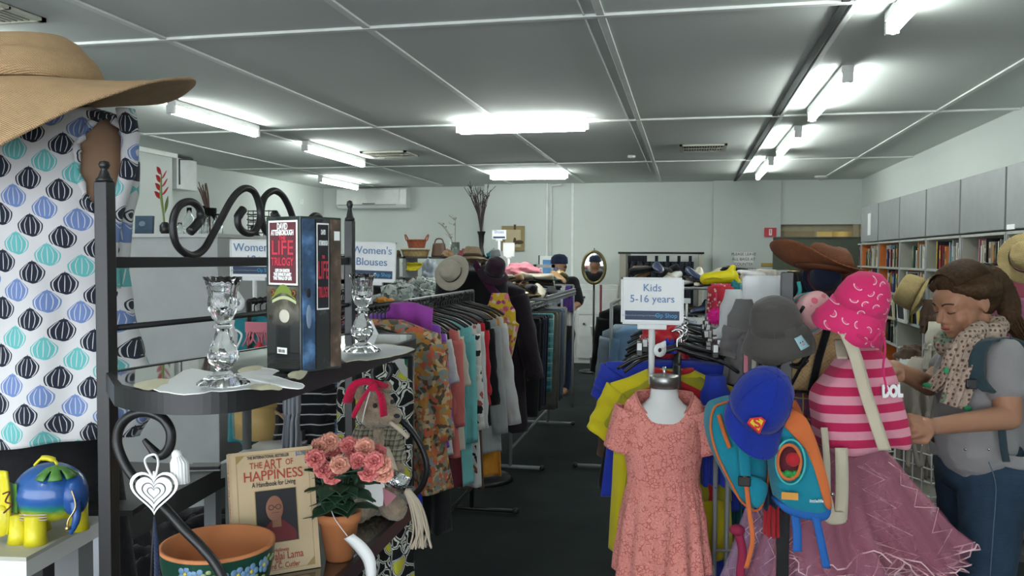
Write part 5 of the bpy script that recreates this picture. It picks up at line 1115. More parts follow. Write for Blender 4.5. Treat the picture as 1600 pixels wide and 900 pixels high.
m = M(); m.cap(B(591, 684, .012), B(591, 735, .012), .034, .041); m.cap(B(568, 680), B(558, 712, -.025), .021, .019); m.cap(B(612, 682), B(620, 715, -.022), .020, .018); m.build('checked_jacket', PLD, t, world=True, remesh=.004, smi=1)
m = M(); m.grid(lambda u, v: B(lerp(583, 600, u), lerp(672, 735, v), -.045 - .004 * sin(pi * u)), 4, 8); m.build('fur_chest', FUR.m, t, world=True, solid=.012)
for a, b, k in ((613, 628, -.036), (586, 634, -.036)): M().ball(B(a, b, k), .0042, 10).build('eye', INKD, t, world=True)
M().ball(B(620, 650, -.036), (.006, .004, .004), 8).build('nose', INKD, t, world=True)
BOW = cloth('headscarf_red', (.55, .01, .06))
m = M(); m.tube(catmull([B(543, 628, -.01), B(552, 604, -.03), B(570, 596, -.032), B(590, 600, -.030), B(600, 604, -.01)], 5), .010, 8, flat=.5); m.tube(catmull([B(585, 602, -.045), B(596, 620, -.05), B(600, 650, -.05)], 5), [.004 + .007 * sin(min(1.4, i * .2)) for i in range(11)], 8, flat=.4); m.tube(catmull([B(580, 603, -.045), B(565, 625, -.05), B(552, 650, -.045)], 5), [.004 + .006 * sin(min(1.4, i * .2)) for i in range(11)], 8, flat=.4); m.ball(B(583, 604, -.045), .009, 8); m.build('headscarf', BOW, t, world=True)
m = M(); m.tube(catmull([B(578, 612, -.05), B(570, 640, -.052), B(566, 660, -.05)], 4), .001, 4); m.build('neck_string', PAPER, t, world=True)
tp = [B(a, b, -.06) for a, b in ((555, 752), (602, 748), (598, 790), (592, 792), (552, 772))]
pg = thing('paper_wrapper', 'crumpled white and pink paper leaning on the teddy bear', 'paper', tp[0]); m = M(); m.add(tp, [(0, 1, 2, 3, 4)]); m.build('white_sheet', PAPER, pg, world=True, solid=.002, smooth=False)
m = M(); m.add([B(a, b, -.063) for a, b in ((598, 762), (620, 775), (604, 792), (600, 785))], [(0, 1, 2, 3)]); m.build('pink_sheet', mk('pink_paper', (.5, .2, .25), .6), pg, world=True, solid=.002, smooth=False)
# silver curtain tie back with tassel
ts = thing('tassel_tieback', 'cream cord tassel with a silver cylinder hanging on the lower scroll', 'tassel', B(622, 752, -.07)); a = B(604, 742, -.07); b = B(636, 760, -.07)
mm = Mat('hammered_silver', (.6, .62, .62), .25, metal=1); mm.xyz(); mm.bump(mm.noise(160, 2), .003, 1); M().tube([a, b], .0155, 20).build('silver_cylinder', mm.m, ts, world=True)
m = M(); rt = random.Random(2)
for i in range(22):
    o = V((rt.uniform(-.009, .009), rt.uniform(-.008, .008), 0)); m.tube(catmull([B(634, 764, -.07) + o * .5, B(648, 790, -.07) + o, B(656, 826, -.07) + o * 1.3, B(656 + rt.uniform(-12, 12), 856, -.07) + o * 1.5], 4), .0018, 5)
m.tube(catmull([B(603, 700, -.05), B(612, 722, -.06), B(620, 748, -.07)], 5), .006, 8); m.tube(catmull([B(610, 660, -.04), B(625, 672, -.05), B(638, 684, -.05)], 4), .004, 8); m.build('cord', mk('cream_cord', (.55, .47, .36), .8), ts, world=True)

# ---- metal heart hanging on the scroll ----
dH = (PY(247, 712, .90) - CAM).dot(F_); o = PD(241, 770, dH - .02); t = thing('metal_heart', 'silver pierced heart ornament hanging from the black scroll', 'heart ornament', o); sH = dH / 1300
t.rotation_euler = (0, 0, YAW)
SIL = Mat('brushed_silver', (.66, .66, .66), .35, metal=.7).m
def heart(k, n=40): 
    out = []
    for i in range(n):
        q = 2 * pi * i / n; x = 16 * sin(q) ** 3; z = 13 * cos(q) - 5 * cos(2 * q) - 2 * cos(3 * q) - cos(4 * q); out.append((x / 16 * k, (z + 2) / 16 * k))
    return out
K = 37 * sH
def ringh(k0, k1, y0, y1, name, mat, ox=0):
    A = heart(k0); Bq = heart(k1); n = len(A); m = M(); vs = [V((x, y0, z)) for x, z in A] + [V((x, y0, z)) for x, z in Bq] + [V((x, y1, z)) for x, z in A] + [V((x, y1, z)) for x, z in Bq]; fs = []
    for i in range(n):
        j = (i + 1) % n; fs += [(i, j, n + j, n + i), (2 * n + i, 3 * n + i, 3 * n + j, 2 * n + j), (i, 2 * n + i, 2 * n + j, j), (n + i, n + j, 3 * n + j, 3 * n + i)]
    m.add(vs, fs).build(name, mat, t, smooth=False)
ringh(K, K * .88, -.001, .001, 'outer_band', SIL); M().prism(heart(K * .76), -.0012, .0012).build('inner_heart', mk('pale_silver', (.6, .6, .6), .4, metal=.3), t, smooth=False); ringh(K * .50, K * .46, -.0018, 0, 'pierced_line', DARKG); ringh(K * .28, K * .25, -.0018, 0, 'pierced_line', DARKG)
M().box(-.001, .001, -.001, .001, K * .5, K * .9).build('bridge', SIL, t, smooth=False)
m = M(); z9 = 58 * sH; m.tube(catmull([(0, 0, K * .55), (-.009, 0, z9 * .7), (-.008, -.004, z9 * .95), (.004, -.006, z9 * 1.05), (.006, -.002, z9 * .8), (.001, 0, K * .6)], 6), .0014, 6); m.build('ribbon_loop', PAPER, t)
m = M()
for i in range(16): q = i * .4; m.tube([(.024 + .004 * cos(q), .012 + .004 * sin(q), z9 * .92), (.026 + .009 * cos(q), .012 + .008 * sin(q), z9 * .75), (.027 + .009 * cos(q), .012 + .008 * sin(q), z9 * .2)], .0022, 5)
m.ball((.023, .012, z9 * .95), .007, 8); m.build('white_tassel', PAPER, t)
M().tube([(0, 0, -K), (-.003, 0, -K * 2.4), (-.006, 0, -K * 4.2)], .0014, 5).build('hanging_cord', INKD, t); M().tube([(0, 0, -K), (.002, 0, -K * 2.2), (.003, 0, -K * 4.2)], [.001, .003, .004], 5).build('hanging_ribbon', C_NAVY, t)

# ================= COUNTERS AT THE LEFT =================
LAM = mk('cream_laminate', (.46, .46, .40), .45)
def counter(name, label, corner, e1, e2, l1, l2, z, th, mats, legs=True):
    """corner: near corner on the top; e1,e2 horizontal directions"""
    t = thing(name, label, 'counter', (corner.x, corner.y, 0)); fm = Matrix((V(e1), V(e2), V((0, 0, 1)))).transposed().to_4x4(); fm.translation = V((corner.x, corner.y, 0))
    M().box(0, l1, 0, l2, z - .006, z, fm).build('top', mats[0], t, smooth=False, world=True); M().box(0, l1, 0, l2, z - th, z - .006, fm).build('apron', mats[1], t, smooth=False, world=True)
    for a in (.01, l1 - .05):
        for b in (.01, l2 - .05): M().box(a, a + .04, b, b + .04, 0, z - th, fm).build('leg', mats[2], t, smooth=False, world=True)
    return t
c0 = PZ(41, 871, 1.17); c1 = PZ(150, 812, 1.17); e2 = (c1 - c0).normalized(); e1 = V((-e2.y, e2.x, 0))
if e1.x > 0: e1 = -e1
counter('display_counter', 'cream topped counter in the lower left corner carrying the elephant', c0, e1, e2, .6, (c1 - c0).length * 1.1, 1.17, .03, (LAM, WHITE, GREYM))
p = PZ(147, 803, 1.15); fm = frame((p.x, p.y, 0), e2, (0, 0, 1)); t = thing('steel_post', 'bright steel corner post beside the black rack post', 'post', (p.x, p.y, 0)); wS = 11 * (p - CAM).dot(F_) / 1300
fm = frame((p.x, p.y, 0), R0, (0, 0, 1)); M().box(-wS, wS, -.01, .03, 0, 1.15, fm).build('steel_bar', mk('bright_steel', (.42, .44, .48), .35, metal=.5), t, smooth=False, world=True); M().box(-wS - .002, wS + .06, -.012, .05, 1.15, 1.16, fm).build('black_cap', BLKP, t, smooth=False, world=True)
# dark desk behind the rack
a = PZ(352, 727, .90); b = PZ(196, 810, .90); e = (a - b).normalized(); n_ = V((-e.y, e.x, 0))
counter('steel_desk', 'dark grey steel desk between the rack and the pale cabinet', b, e, n_, (a - b).length, .55, .90, .07, (DARKG, mk('desk_grey', (.075, .075, .072), .5), GREYM))
p = PZ(322, 730, .905); t = thing('black_gadget', 'small flat black box lying on the corner of the grey desk', 'box', (p.x, p.y, .90), (0, 0, .3)); box('body', -.05, .05, -.03, .03, 0, .014, BLKP, t, .003); box('base_rim', -.052, .052, -.032, .032, 0, .004, GREYL, t)
a = PZ(476, 690, .98); b = PZ(345, 722, .98); e = (a - b).normalized(); n_ = V((-.1, .995, 0))
counter('white_topped_counter', 'white topped counter with a grey metal edge carrying the yellow hat box', b, e, n_, (a - b).length, .34, .98, .05, (WHITE, GREYM, GREYM))
p = PZ(466, 684, .985); box_ = thing('corner_block', 'dark grey square block at the corner of the white topped counter', 'block', (p.x, p.y, .98)); box('body', -.03, .03, -.03, .03, 0, .035, DARKG, box_, .003)
p = PZ(387, 690, .98); dK = (p - CAM).dot(F_); rK = 43 * dK / 1300; t = thing('hat_box', 'round yellow box wrapped in clear plastic under the upper shelf', 'hat box', (p.x, p.y + rK, .98)); hK = 68 * dK / 1300
M().lathe([(rK * .93, 0), (rK * .97, hK * .8)], 36).build('box_body', mk('mustard', (.44, .27, .04), .5), t); M().lathe([(rK, hK * .76), (rK, hK), (rK * .96, hK + .004)], 36).build('lid', mk('mustard_lid', (.50, .32, .06), .5), t)
CEL = Mat('cellophane', (.95, .93, .85), .08, trans=.6, alpha=.22); CEL.xyz(); CEL.bump(CEL.noise(14, 5), .02, 1); M().lathe([(rK * 1.02, 0), (rK * 1.06, hK * .5), (rK * 1.03, hK * 1.03)], 36, cap0=False, cap1=False, fn=lambda p_, q, r, z: V((p_.x * (1 + .015 * sin(7 * q)), p_.y * (1 + .015 * sin(5 * q)), z))).build('plastic_wrap', CEL.m, t)
m = M(); m.tube(catmull([PD(430, 642, dK), PD(445, 655, dK), PD(460, 680, dK)], 5), .008, 6, flat=.5); w_ = m.build('wooden_peg', mk('peg_wood', (.45, .28, .15), .6)); tag(w_, 'tan wooden peg like strip leaning right of the yellow hat box', 'wooden strip')
# dark jumble under the counters
for i, (px, py, z, mt, sx, sz, lab) in enumerate([(240, 860, .62, C_BLACK, .22, .18, 'black cloth heaped beneath the grey desk'), (352, 860, .66, GREYM, .06, .1, 'grey object among the things beneath the desk'), (300, 800, .6, C_BLACK, .3, .2, 'large black bag beneath the grey desk'), (90, 880, .5, C_NAVY, .25, .2, 'dark clothes stored beneath the elephant counter')]):
    p = PZ(px, py, z); heap('cloth_bundle', lab, 'bundle', mt, (p.x, p.y, z - sz), sx, .2, sz, 60 + i)
b_ = thing('storage_shelf', 'low dark shelf beneath the grey desk', 'shelf unit', (PZ(270, 850, .5).x, PZ(270, 850, .5).y, 0)); box('shelf', -.5, .5, -.3, .3, .38, .41, DARKG, b_)
for x in (-.49, .47):
    for y in (-.29, .27): box('leg', x, x + .02, y, y + .02, 0, .38, DARKG, b_)

# ---- painted metal elephant ----
pe = PZ(78, 838, 1.17); dE = (pe - CAM).dot(F_); k = dE / 1300; t = thing('metal_elephant', 'blue and yellow painted metal elephant with a pierced green back', 'elephant ornament', (pe.x, pe.y, 1.17), (0, 0, YAW + .1))
mm = Mat('elephant_paint', (.02, .10, .32), .3, coat=.4); x, y, z = mm.xyz(); n = mm.noise(14, 3); f = (z / k + n * 22)
mm.col(mm.ramp(f / 130, [(.0, (.60, .56, .02)), (.40, (.55, .58, .02)), (.47, (.03, .25, .10)), (.55, (.02, .10, .34)), (1, (.02, .09, .30))])); EP = mm.m
EY = mk('elephant_yellow', (.66, .58, .02), .35); EB = mk('elephant_blue', (.02, .08, .28), .3); EG = mk('elephant_green', (.08, .22, .04), .4)
def q_(px, py, d=0): return V(((px - 78) * k, d * .66, (838 - py) * k))
m = M(); m.ball(q_(80, 768, .0), (54 * k, 44 * k, 46 * k), 28); m.build('body', EP, t)
m = M()
for a, d in ((42, -.04), (70, -.055), (45, .05), (110, .045)): m.lathe([(16 * k, 0), (15 * k, 38 * k)], 14, Matrix.Translation(q_(a, 838, d)))
t2 = []
for a, d in ((44, -.035), (72, -.05), (48, .05), (108, .045)): M().lathe([(17 * k, 0), (15 * k, 12 * k), (15 * k, 44 * k)], 14, Matrix.Translation(q_(a, 838, d))).build('leg', EY, t)
M().ball(q_(122, 770, -.02), (19 * k, 24 * k, 32 * k), 16).build('head', EB, t); M().tube(catmull([q_(128, 775, -.045), q_(133, 800, -.055), q_(124, 822, -.055)], 5), [9 * k, 8 * k, 8 * k, 7 * k, 7 * k, 6 * k, 6 * k, 5 * k, 5 * k, 4 * k, 4 * k], 8).build('trunk', EB, t)
M().tube(catmull([q_(128, 755, -.06), q_(134, 780, -.062), q_(124, 800, -.066), q_(123, 815, -.066)], 5), 1.2 * k, 6).build('tusk_wire', mk('brass', (.55, .42, .2), .3, metal=.9), t); M().ball(q_(123, 812, -.066), 4 * k, 8).build('bell', mk('brass', (.55, .42, .2), .3, metal=.9), t)
M().grid(lambda u, v: q_(lerp(6, 34, u) + 4 * sin(3 * v), lerp(726, 822, v), -.05) + V((-8 * k * sin(pi * v) * (1 - u), 8 * k * sin(pi * u), 0)), 6, 12).build('ear', EY, t, solid=.004)
M().ball(q_(22, 802, -.05), (15 * k, 5 * k, 24 * k), 12).build('ear_lobe', EY, t)
M().grid(lambda u, v: V(((97 - 78) * k, 0, 0)) + V(((30 * k) * v * cos(2 * pi * u), -.018 + 30 * k * v * sin(2 * pi * u), (838 - 723) * k - 16 * k * v * v + .001)), 28, 4, cu=True, skip=lambda u, v: .3 < v < .8 and int(u * 28) % 4 == 0).build('pierced_lid', EG, t, solid=.003)
M().tube(catmull([q_(60, 724, -.01), q_(72, 713, -.01), q_(88, 716, -.01), q_(94, 724, -.01)], 5), [3 * k] * 5 + [6 * k] * 6 + [3 * k] * 5, 8, flat=.7).build('lid_loop', EY, t)
for i in range(3): M().tube([V((54.6 * k * sin(a), -44.6 * k * cos(a), (838 - 790 - i * 4) * k * .985)) + V((2 * k, 0, 0)) for a in [(-.55 + j * .1) for j in range(9)]], .9 * k, 5).build('engraved_line', mk('pale_line', (.5, .4, .4), .5), t)
M().tube(catmull([q_(30, 758, -.062), q_(42, 754, -.07), q_(36, 768, -.07), q_(46, 772, -.074), q_(32, 786, -.066)], 5), 1.3 * k, 6).build('scroll_cutout', mk('dark_cut', (.12, .03, .02), .7), t)
M().grid(lambda u, v: V((lerp(-50, -32, u) * k, -sqrt(max(0, 1 - (lerp(50, 34, u) / 54) ** 2)) * 45 * k * .93 - .001, lerp(48, 92, v) * k)), 4, 6).build('green_patch', EG, t)

# ================= MANNEQUIN WITH PRINTED BLOUSE AND HAT =================
dM = 1.50; kM = dM / 1300; O = PD(40, 405, dM)
mq = thing('dress_form', 'tan fabric dress form under the printed blouse', 'mannequin', (O.x, O.y, 0), (0, 0, YAW))
def Z(py): return O.z - (py - 405) * kM
BW = [(150, .05, .04), (165, .10, .06), (182, .150, .085), (215, .168, .10), (250, .175, .11), (300, .174, .115), (340, .166, .112), (420, .156, .105), (480, .163, .11), (540, .178, .12), (600, .192, .13), (645, .190, .13), (684, .165, .125)]
def bodyf(u, v, k=1.0, fold=1.0, y0=150, y1=684):
    py = lerp(y0, y1, v); a, b = keys(BW, py); a *= 1.154; q = 2 * pi * u; fo = fold * max(0, (py - 300) / 380)
    n = .006 * fo * sin(11 * q + py * .004) + .004 * fold * noise.noise(V((cos(q) * 3, sin(q) * 3, py * .01)))
    return V(((a * k + n) * cos(q), (b * k + n) * sin(q), Z(py) - (.012 * sin(2 * q) * fo)))
M().grid(lambda u, v: bodyf(u, v, .93, 0, 150, 640), 40, 24, cu=True, cap0=True, cap1=True).build('torso', mk('form_tan', (.36, .22, .14), .8), mq); M().tube([(0, 0, 0), (0, 0, Z(680))], .02).build('stand_pole', BLACK, mq); M().lathe([(.18, 0), (.17, .02), (.03, .04)], 24).build('stand_base', BLACK, mq)
M().lathe([(.05, Z(165)), (.048, Z(150)), (.05, Z(110))], 20).build('neck', mk('form_tan', (.36, .22, .14), .8), mq)
mm = Mat('onion_print', (.7, .7, .72), .9, sheen=.1, spec=.2); x, y, z = mm.xyz()
r_ = (z + x * .42) / .0395; c_ = x / .0455 + r_.floor() * .5; dx = (c_.fract() - .5) * .0455; dz = (r_.fract() - .5) * .0395 - dx * .42
col_i = (r_.floor() + 400).mod(4)
R1 = .0192; X = dx / R1; Zz = (dz + .0015) / R1
tip = (Zz - .15).max(0); w_ = (1 - Zz * Zz).max(0).sqrt() * (1 - tip * .55); inside = (X.abs() / (w_ + .001)); m_in = inside.lt(1) * Zz.abs().lt(.98); tipm = X.abs().lt((1.12 - Zz) * .35) * Zz.band(.5, 1.12); shape = m_in.max(tipm)
ring = inside.band(.78, .88) * Zz.abs().lt(.8); ribs = ((X / (w_ + .05)) * 7.5).sin().abs().lt(.22) * inside.lt(.72) * Zz.abs().lt(.72)
fig = shape * (1 - ring.max(ribs)); k1 = col_i.lt(.5).max(col_i.band(1.5, 2.5)); k2 = col_i.band(.5, 1.5)
fc = mm.mix(k1, mm.mix(k2, (.16, .24, .48), (.14, .46, .46)), (.022, .028, .045)); mm.col(mm.mix(fig, (.62, .62, .63), fc)); mm.bump(mm.noise(12, 4), .012, .4); ONION = mm.m
hole = [(120, 245), (128, 215), (148, 190), (170, 181), (190, 200), (206, 238), (202, 272), (188, 312), (165, 350), (146, 332), (130, 290)]
def inpoly(x, y, P):
    c = False; j = len(P) - 1
    for i in range(len(P)):
        if (P[i][1] > y) != (P[j][1] > y) and x < (P[j][0] - P[i][0]) * (y - P[i][1]) / (P[j][1] - P[i][1]) + P[i][0]: c = not c
        j = i
    return c
mwq = Matrix.LocRotScale(mq.location, mq.rotation_euler, (1, 1, 1))
def sk(u, v):
    if not .5 < u < 1: return False
    a, b = proj(mwq @ bodyf(u + .004, v + .005)); return inpoly(a, b, hole)
bt = thing('printed_blouse', 'white blouse printed with black, teal and blue onion shapes on the dress form', 'blouse', mq.location, (0, 0, YAW))
M().grid(lambda u, v: bodyf(u, v), 120, 100, cu=True, skip=sk).build('body', ONION, bt, solid=.003)
pool = [(proj(mwq @ bodyf(.5 + i / 240, j / 100)), bodyf(.5 + i / 240, j / 100)) for i in range(120) for j in range(100)]
hp = []
HC_ = catmull([(a, b, 0) for a, b in hole], 4, True)
for i, q in enumerate(HC_):
    best = min(pool, key=lambda s: (s[0][0] - q.x) ** 2 + (s[0][1] - q.y) ** 2)[1]; hp.append(best + V((.0025 * sin(i * 2.1), -.004 + .002 * cos(i * 2.3), 0)))
M().tube(hp, [.0055 + .0022 * sin(i * 1.9) for i in range(len(hp))], 8, closed=True).build('gathered_edge', ONION, bt)
# hanging sleeve fold on the right side
m = M(); sp_ = [(208, 175), (216, 215), (214, 262), (204, 300), (192, 345), (186, 400), (192, 450)]
m.grid(lambda u, v: (lambda c: c + V((.016 * cos(2 * pi * u) * (1 - .45 * v), -.03 + .018 * sin(2 * pi * u) * (1 - .3 * v), 0)))(mwq.inverted() @ PD(*[lerp(sp_[min(5, int(v * 6))][i], sp_[min(5, int(v * 6)) + 1][i], v * 6 - min(5, int(v * 6))) for i in (0, 1)], dM - .01)), 16, 30, cu=True); m.build('shoulder_drape', ONION, bt, solid=.002)
sk2 = thing('black_skirt', 'black skirt below the printed blouse on the dress form', 'skirt', mq.location, (0, 0, YAW))
def skf(u, v): q = 2 * pi * u; a = lerp(.150, .20, v); b = lerp(.095, .11, v); n = .01 * v * sin(9 * q); return V(((a + n) * cos(q), (b + n) * sin(q), Z(lerp(655, 1050, v))))
M().grid(skf, 72, 16, cu=True).build('skirt_body', C_BLACK, sk2, solid=.003)
# straw hat
hb = PD(24, 148, 1.36); HS = straw('sinamay_straw', (.50, .33, .18), 3.2, .75)
hh = thing('straw_hat', 'large tan woven straw hat with a drooping brim in the top left corner', 'hat', hb, (0, radians(-7), YAW))
hh.scale = (1.06, 1.06, 1.06)
M().lathe([(.128, -.002), (.124, .012), (.118, .03), (.113, .045), (.109, .052), (.100, .066), (.086, .077), (.05, .084), (.001, .086)], 56, fn=lambda p, q, r, z: V((p.x, p.y, p.z + .004 * sin(2 * q + 1) + .003 * noise.noise(V((p.x * 14, p.y * 14, z * 9)))))).build('crown', HS, hh, solid=.0015)
M().lathe([(.1305, -.001), (.128, .014), (.1235, .028), (.119, .040), (.1165, .044)], 56, cap0=False, cap1=False).build('folded_band', HS, hh, solid=.0015, off=1)
def bf(u, v):
    q = 2 * pi * u; R = .125 + v * (.118 + .02 * cos(q)); fr_ = max(0, -sin(q)); dz_ = -(.010 + .135 * fr_ ** 1.9 + .05 * max(0, -cos(q)) - .03 * max(0, sin(q))) * v ** 1.2 + .004 * max(0, cos(q)) * v * v
    return V((R * cos(q), R * sin(q), dz_ + .006 * v * sin(5 * q) + .004 * v * noise.noise(V((cos(q) * 4, sin(q) * 4, v * 3)))))
M().grid(bf, 96, 14, cu=True).build('brim', HS, hh, solid=.002)
M().tube([bf(i / 96, 1) for i in range(96)], .0022, 6, closed=True).build('brim_edge', HS, hh)
# ================= KIDS RACK =================
KX, KZ = -.03, 1.245
rail_rack('clothes_rack', 'black clothes rack carrying the kids clothes behind the coral dress', KX, 2.78, 4.5, KZ, BLACK, .30)
GK = 'kids clothes on the rack'
def K_(y, dz=0): return (KX, y, KZ - .05 + dz + (.04 if y == 2.98 else 0))
t = garment('sports_shirt', 'yellow and red sports shirt right behind the coral dress', 'shirt', C_YELLOW, (KX - .02, 2.86, KZ - .03), .02, GK, w=.42, L=.62, sl=.17, slw=.16, sang=.52, t=.08, slope=.045, seed=203, flare=1.0, amp=.012)
M().grid(lambda u, v: V((lerp(-.135, .155, u) * lerp(.8, 1.0, v), -.056 - .006 * sin(pi * u), lerp(-.012, -.42, v) - .055 * abs(2 * u - 1) * (1 - v))), 12, 16).build('red_front_panel', C_RED, t, solid=.004)
for s in (): M().tube([(s * .20 + s * .185 * sin(.5) * 1 + .052 * cos(q * pi / 8) * cos(.5), .033 * sin(q * pi / 8), -.10 - .19 * cos(.5) + s * .052 * cos(q * pi / 8) * sin(.5)) for q in range(16)], .007, 6, closed=True).build('green_cuff', C_GREEN, t)
M().tube([(.07 * cos(q * pi / 12), .026 * sin(q * pi / 12), .006 - .012 * (1 - abs(cos(q * pi / 12)))) for q in range(24)], .009, 6, closed=True).build('red_collar', C_RED, t)
kg = [('blue_jacket', 'bright royal blue jacket behind the yellow sports shirt', 'jacket', C_BLUE, 2.98, dict(w=.52, L=.5, sl=.12, slw=.15, sang=.45, t=.09, slope=.01)),
      ('blue_dress', 'long royal blue garment whose lower part shows left of the coral dress', 'dress', C_BLUE, 2.93, dict(w=.30, L=.80, sl=0, t=.06, flare=1.35)),
      ('yellow_shirt', 'long yellow shirt under the red panelled one', 'shirt', C_YELLOW, 2.90, dict(w=.32, L=.58, sl=0, t=.05, flare=1.25)),
      ('green_shirt', 'dark green shirt behind the blue jacket', 'shirt', C_GREEN, 3.07, dict(w=.43, L=.46, sl=.28, slw=.12, sang=.25)),
      ('black_jacket', 'black jacket behind the green shirt on the kids rack', 'jacket', C_BLACK, 3.15, dict(w=.46, L=.55, sl=.40, slw=.12, sang=.2)),
      ('brown_jacket', 'dark brown jacket further back on the kids rack', 'jacket', C_BROWN, 3.28, dict(w=.50, L=.5, sl=.30, slw=.14, sang=.3)),
      ('olive_yellow_shirt', 'olive yellow shirt with its sleeve showing right of the coral dress', 'shirt', cloth('olive_yellow', (.36, .33, .02)), 2.83, dict(w=.36, L=.4, sl=.12, slw=.12, sang=.6)),
      ('navy_shirt', 'navy shirt half way along the kids rack', 'shirt', C_NAVY, 3.4, dict(w=.44, L=.6, sl=.3, slw=.13, sang=.2)),
      ('black_pants', 'long black pants hanging low on the kids rack', 'trousers', C_BLACK, 3.22, dict(w=.36, L=1.05, sl=0, flare=1.0)),
      ('black_dress', 'black dress behind the navy shirt on the kids rack', 'dress', C_BLACK, 3.55, dict(w=.46, L=.9, sl=.2)),
      ('grey_shirt', 'grey shirt near the far end of the kids rack', 'shirt', C_GREY, 3.75, dict(w=.44, L=.6, sl=.2)),
      ('teal_shirt', 'teal shirt at the far end of the kids rack', 'shirt', C_TEAL, 4.0, dict(w=.44, L=.6, sl=.2)), ('black_shirt', 'black shirt at the far end of the kids rack', 'shirt', C_BLACK, 4.2, dict(w=.46, L=.7, sl=.3))]
for i, (n, lab, cat, mt, y, k) in enumerate(kg):
    k.setdefault('t', .07); garment(n, lab, cat, mt, K_(y), rg.uniform(-.1, .1), GK, seed=210 + i, amp=.014, **k)
hk = make_hanger('coat_hanger', 'black hanger with a white size cube on the kids rack', BLKP, 'hangers on the kids rack', .40, (KX, 2.84, KZ + .05))
for s in (-1, 1):
    cbx = M().cbox((s * .125, 0, -.005), (.020, .03, .045)).build('clip', BLKP, hk, smooth=False, bevel=.002); M().cbox((s * .125, -.0165, .004), (.015, .002, .024)).build('size_cube', PAPER, cbx, smooth=False)
for i in range(1, 30):
    o = dup(hk, (KX + rg.uniform(-.02, .02), 2.84 + i * .042, KZ + .03 + rg.uniform(-.03, .035)), (0, rg.uniform(-.12, .12), rg.uniform(-.35, .35)))
garment('red_hooded_top', 'red hooded jacket lying across the kids rack behind the sign stem', 'jacket', C_RED, PY(1038, 520, 3.1) + V((0, 0, .0)), .2, None, w=.15, L=.12, sl=0, t=.12, neck=.06, slope=.03, seed=230, flare=1.5).name = 'red_hooded_jacket'
heap('red_hood', 'crumpled red hood on top of the red jacket on the kids rack', 'hood', C_RED, PY(1035, 535, 3.1) , .075, .09, .07, 231)
p = PY(1045, 540, 3.15); heap('blue_cloth', 'small blue cloth inside the red hood', 'cloth', C_BLUE, (p.x, 2.99, p.z - .01), .03, .03, .05, 232)
sign('rack_sign', 'white Kids 5-16 years sign above the coral dress', 973, 437, 1066, 503, 2.72, ['Kids', '5-16 years'], .20, size=.034)
# chrome hook in front and hanging white-necked bust with the coral dress
dK_ = 2.60; p = PD(1038, 600, dK_)
bu = thing('child_bust', 'white child size torso form with a chrome neck cap wearing the coral dress', 'mannequin', (p.x, p.y, 0), (0, 0, YAW * .6)); kk = dK_ / 1300
def zK(py): return PD(1038, py, dK_).z
zt = zK(588)
CRL = Mat('coral_lace', (.72, .20, .18), .9, sheen=.1, spec=.2); x, y, z = CRL.xyz(); v1 = CRL.vor(85, 'DISTANCE_TO_EDGE'); n = CRL.noise(45, 3); hl = v1.lt(.07) * n.gt(.52); hl2 = (CRL.noise(48, 1) * 26).sin().abs().lt(.22) * n.lt(.58)
CRL.col(CRL.mix(hl.max(hl2 * .8), CRL.mix(CRL.noise(8, 3), (.78, .27, .23), (.88, .36, .31)), (.55, .15, .13))); CRL.bump(v1.min(.2) * 3 + n, .003, .8)
M().grid(lambda u, v: (lambda r, z: V((r[0] * cos(2 * pi * u), r[1] * sin(2 * pi * u), z)))(*((keys([(0, .041, .036), (.10, .045, .042), (.17, .088, .054), (.25, .108, .066), (.34, .108, .066), (.6, .11, .07), (1, .10, .06)], v)), zt - .03 - v * .42)), 32, 24, cu=True, cap0=True, cap1=True).build('torso', mk('form_white', (.72, .72, .70), .6), bu)
M().lathe([(.046, zt - .035), (.046, zt), (.043, zt + .004), (.0, zt + .006)], 28).build('neck_cap', mk('brushed_steel', (.35, .34, .32), .35, metal=.9), bu)
M().tube([(0, 0, zt), (0, 0, zt + .03)], .006).build('neck_stem', CHROME, bu); M().tube([(0, 0, 0), (0, 0, zt - .4)], .016).build('stand_pole', BLACK, bu); M().lathe([(.16, 0), (.15, .02), (.03, .035)], 24).build('stand_base', BLACK, bu)
dr = thing('coral_dress', 'coral pink lace child dress with short sleeves on the white torso form', 'dress', bu.location, bu.rotation_euler)
DK = [(614, .088, .055), (619, .100, .062), (628, .118, .070), (645, .128, .078), (690, .126, .088), (745, .112, .08), (757, .110, .08), (770, .119, .087), (820, .136, .095), (897, .150, .108)]
def df(u, v):
    py = lerp(614, 897, v); a, b = keys(DK, py); q = 2 * pi * u; fo = max(0, (py - 755) / 140); n = .010 * fo * sin(13 * q + 2 * sin(q)) + .003 * noise.noise(V((cos(q) * 4, sin(q) * 4, v * 6)))
    gth = .0022 * sin(30 * q) * (1 if 750 < py < 790 else 0); z = zK(py)
    fr_ = max(0, -sin(q)); dip = .080 * fr_ ** 1.3 * max(0, 1 - v / .30) ** 1.5
    return V(((a + n + gth) * cos(q), (b + n + gth) * sin(q), z - dip - (.008 * fo * sin(4 * q))))
M().grid(df, 110, 70, cu=True).build('bodice_and_skirt', CRL.m, dr, solid=.003)
M().tube([df(i / 60, 0) + V((0, 0, 0)) for i in range(60)], .0035, 6, closed=True).build('neckline', mk('coral_trim', (.55, .2, .16), .8), dr)
M().tube([df(i / 60, (757 - 612) / 285.) for i in range(60)], .0022, 6, closed=True).build('waist_seam', CRL.m, dr)
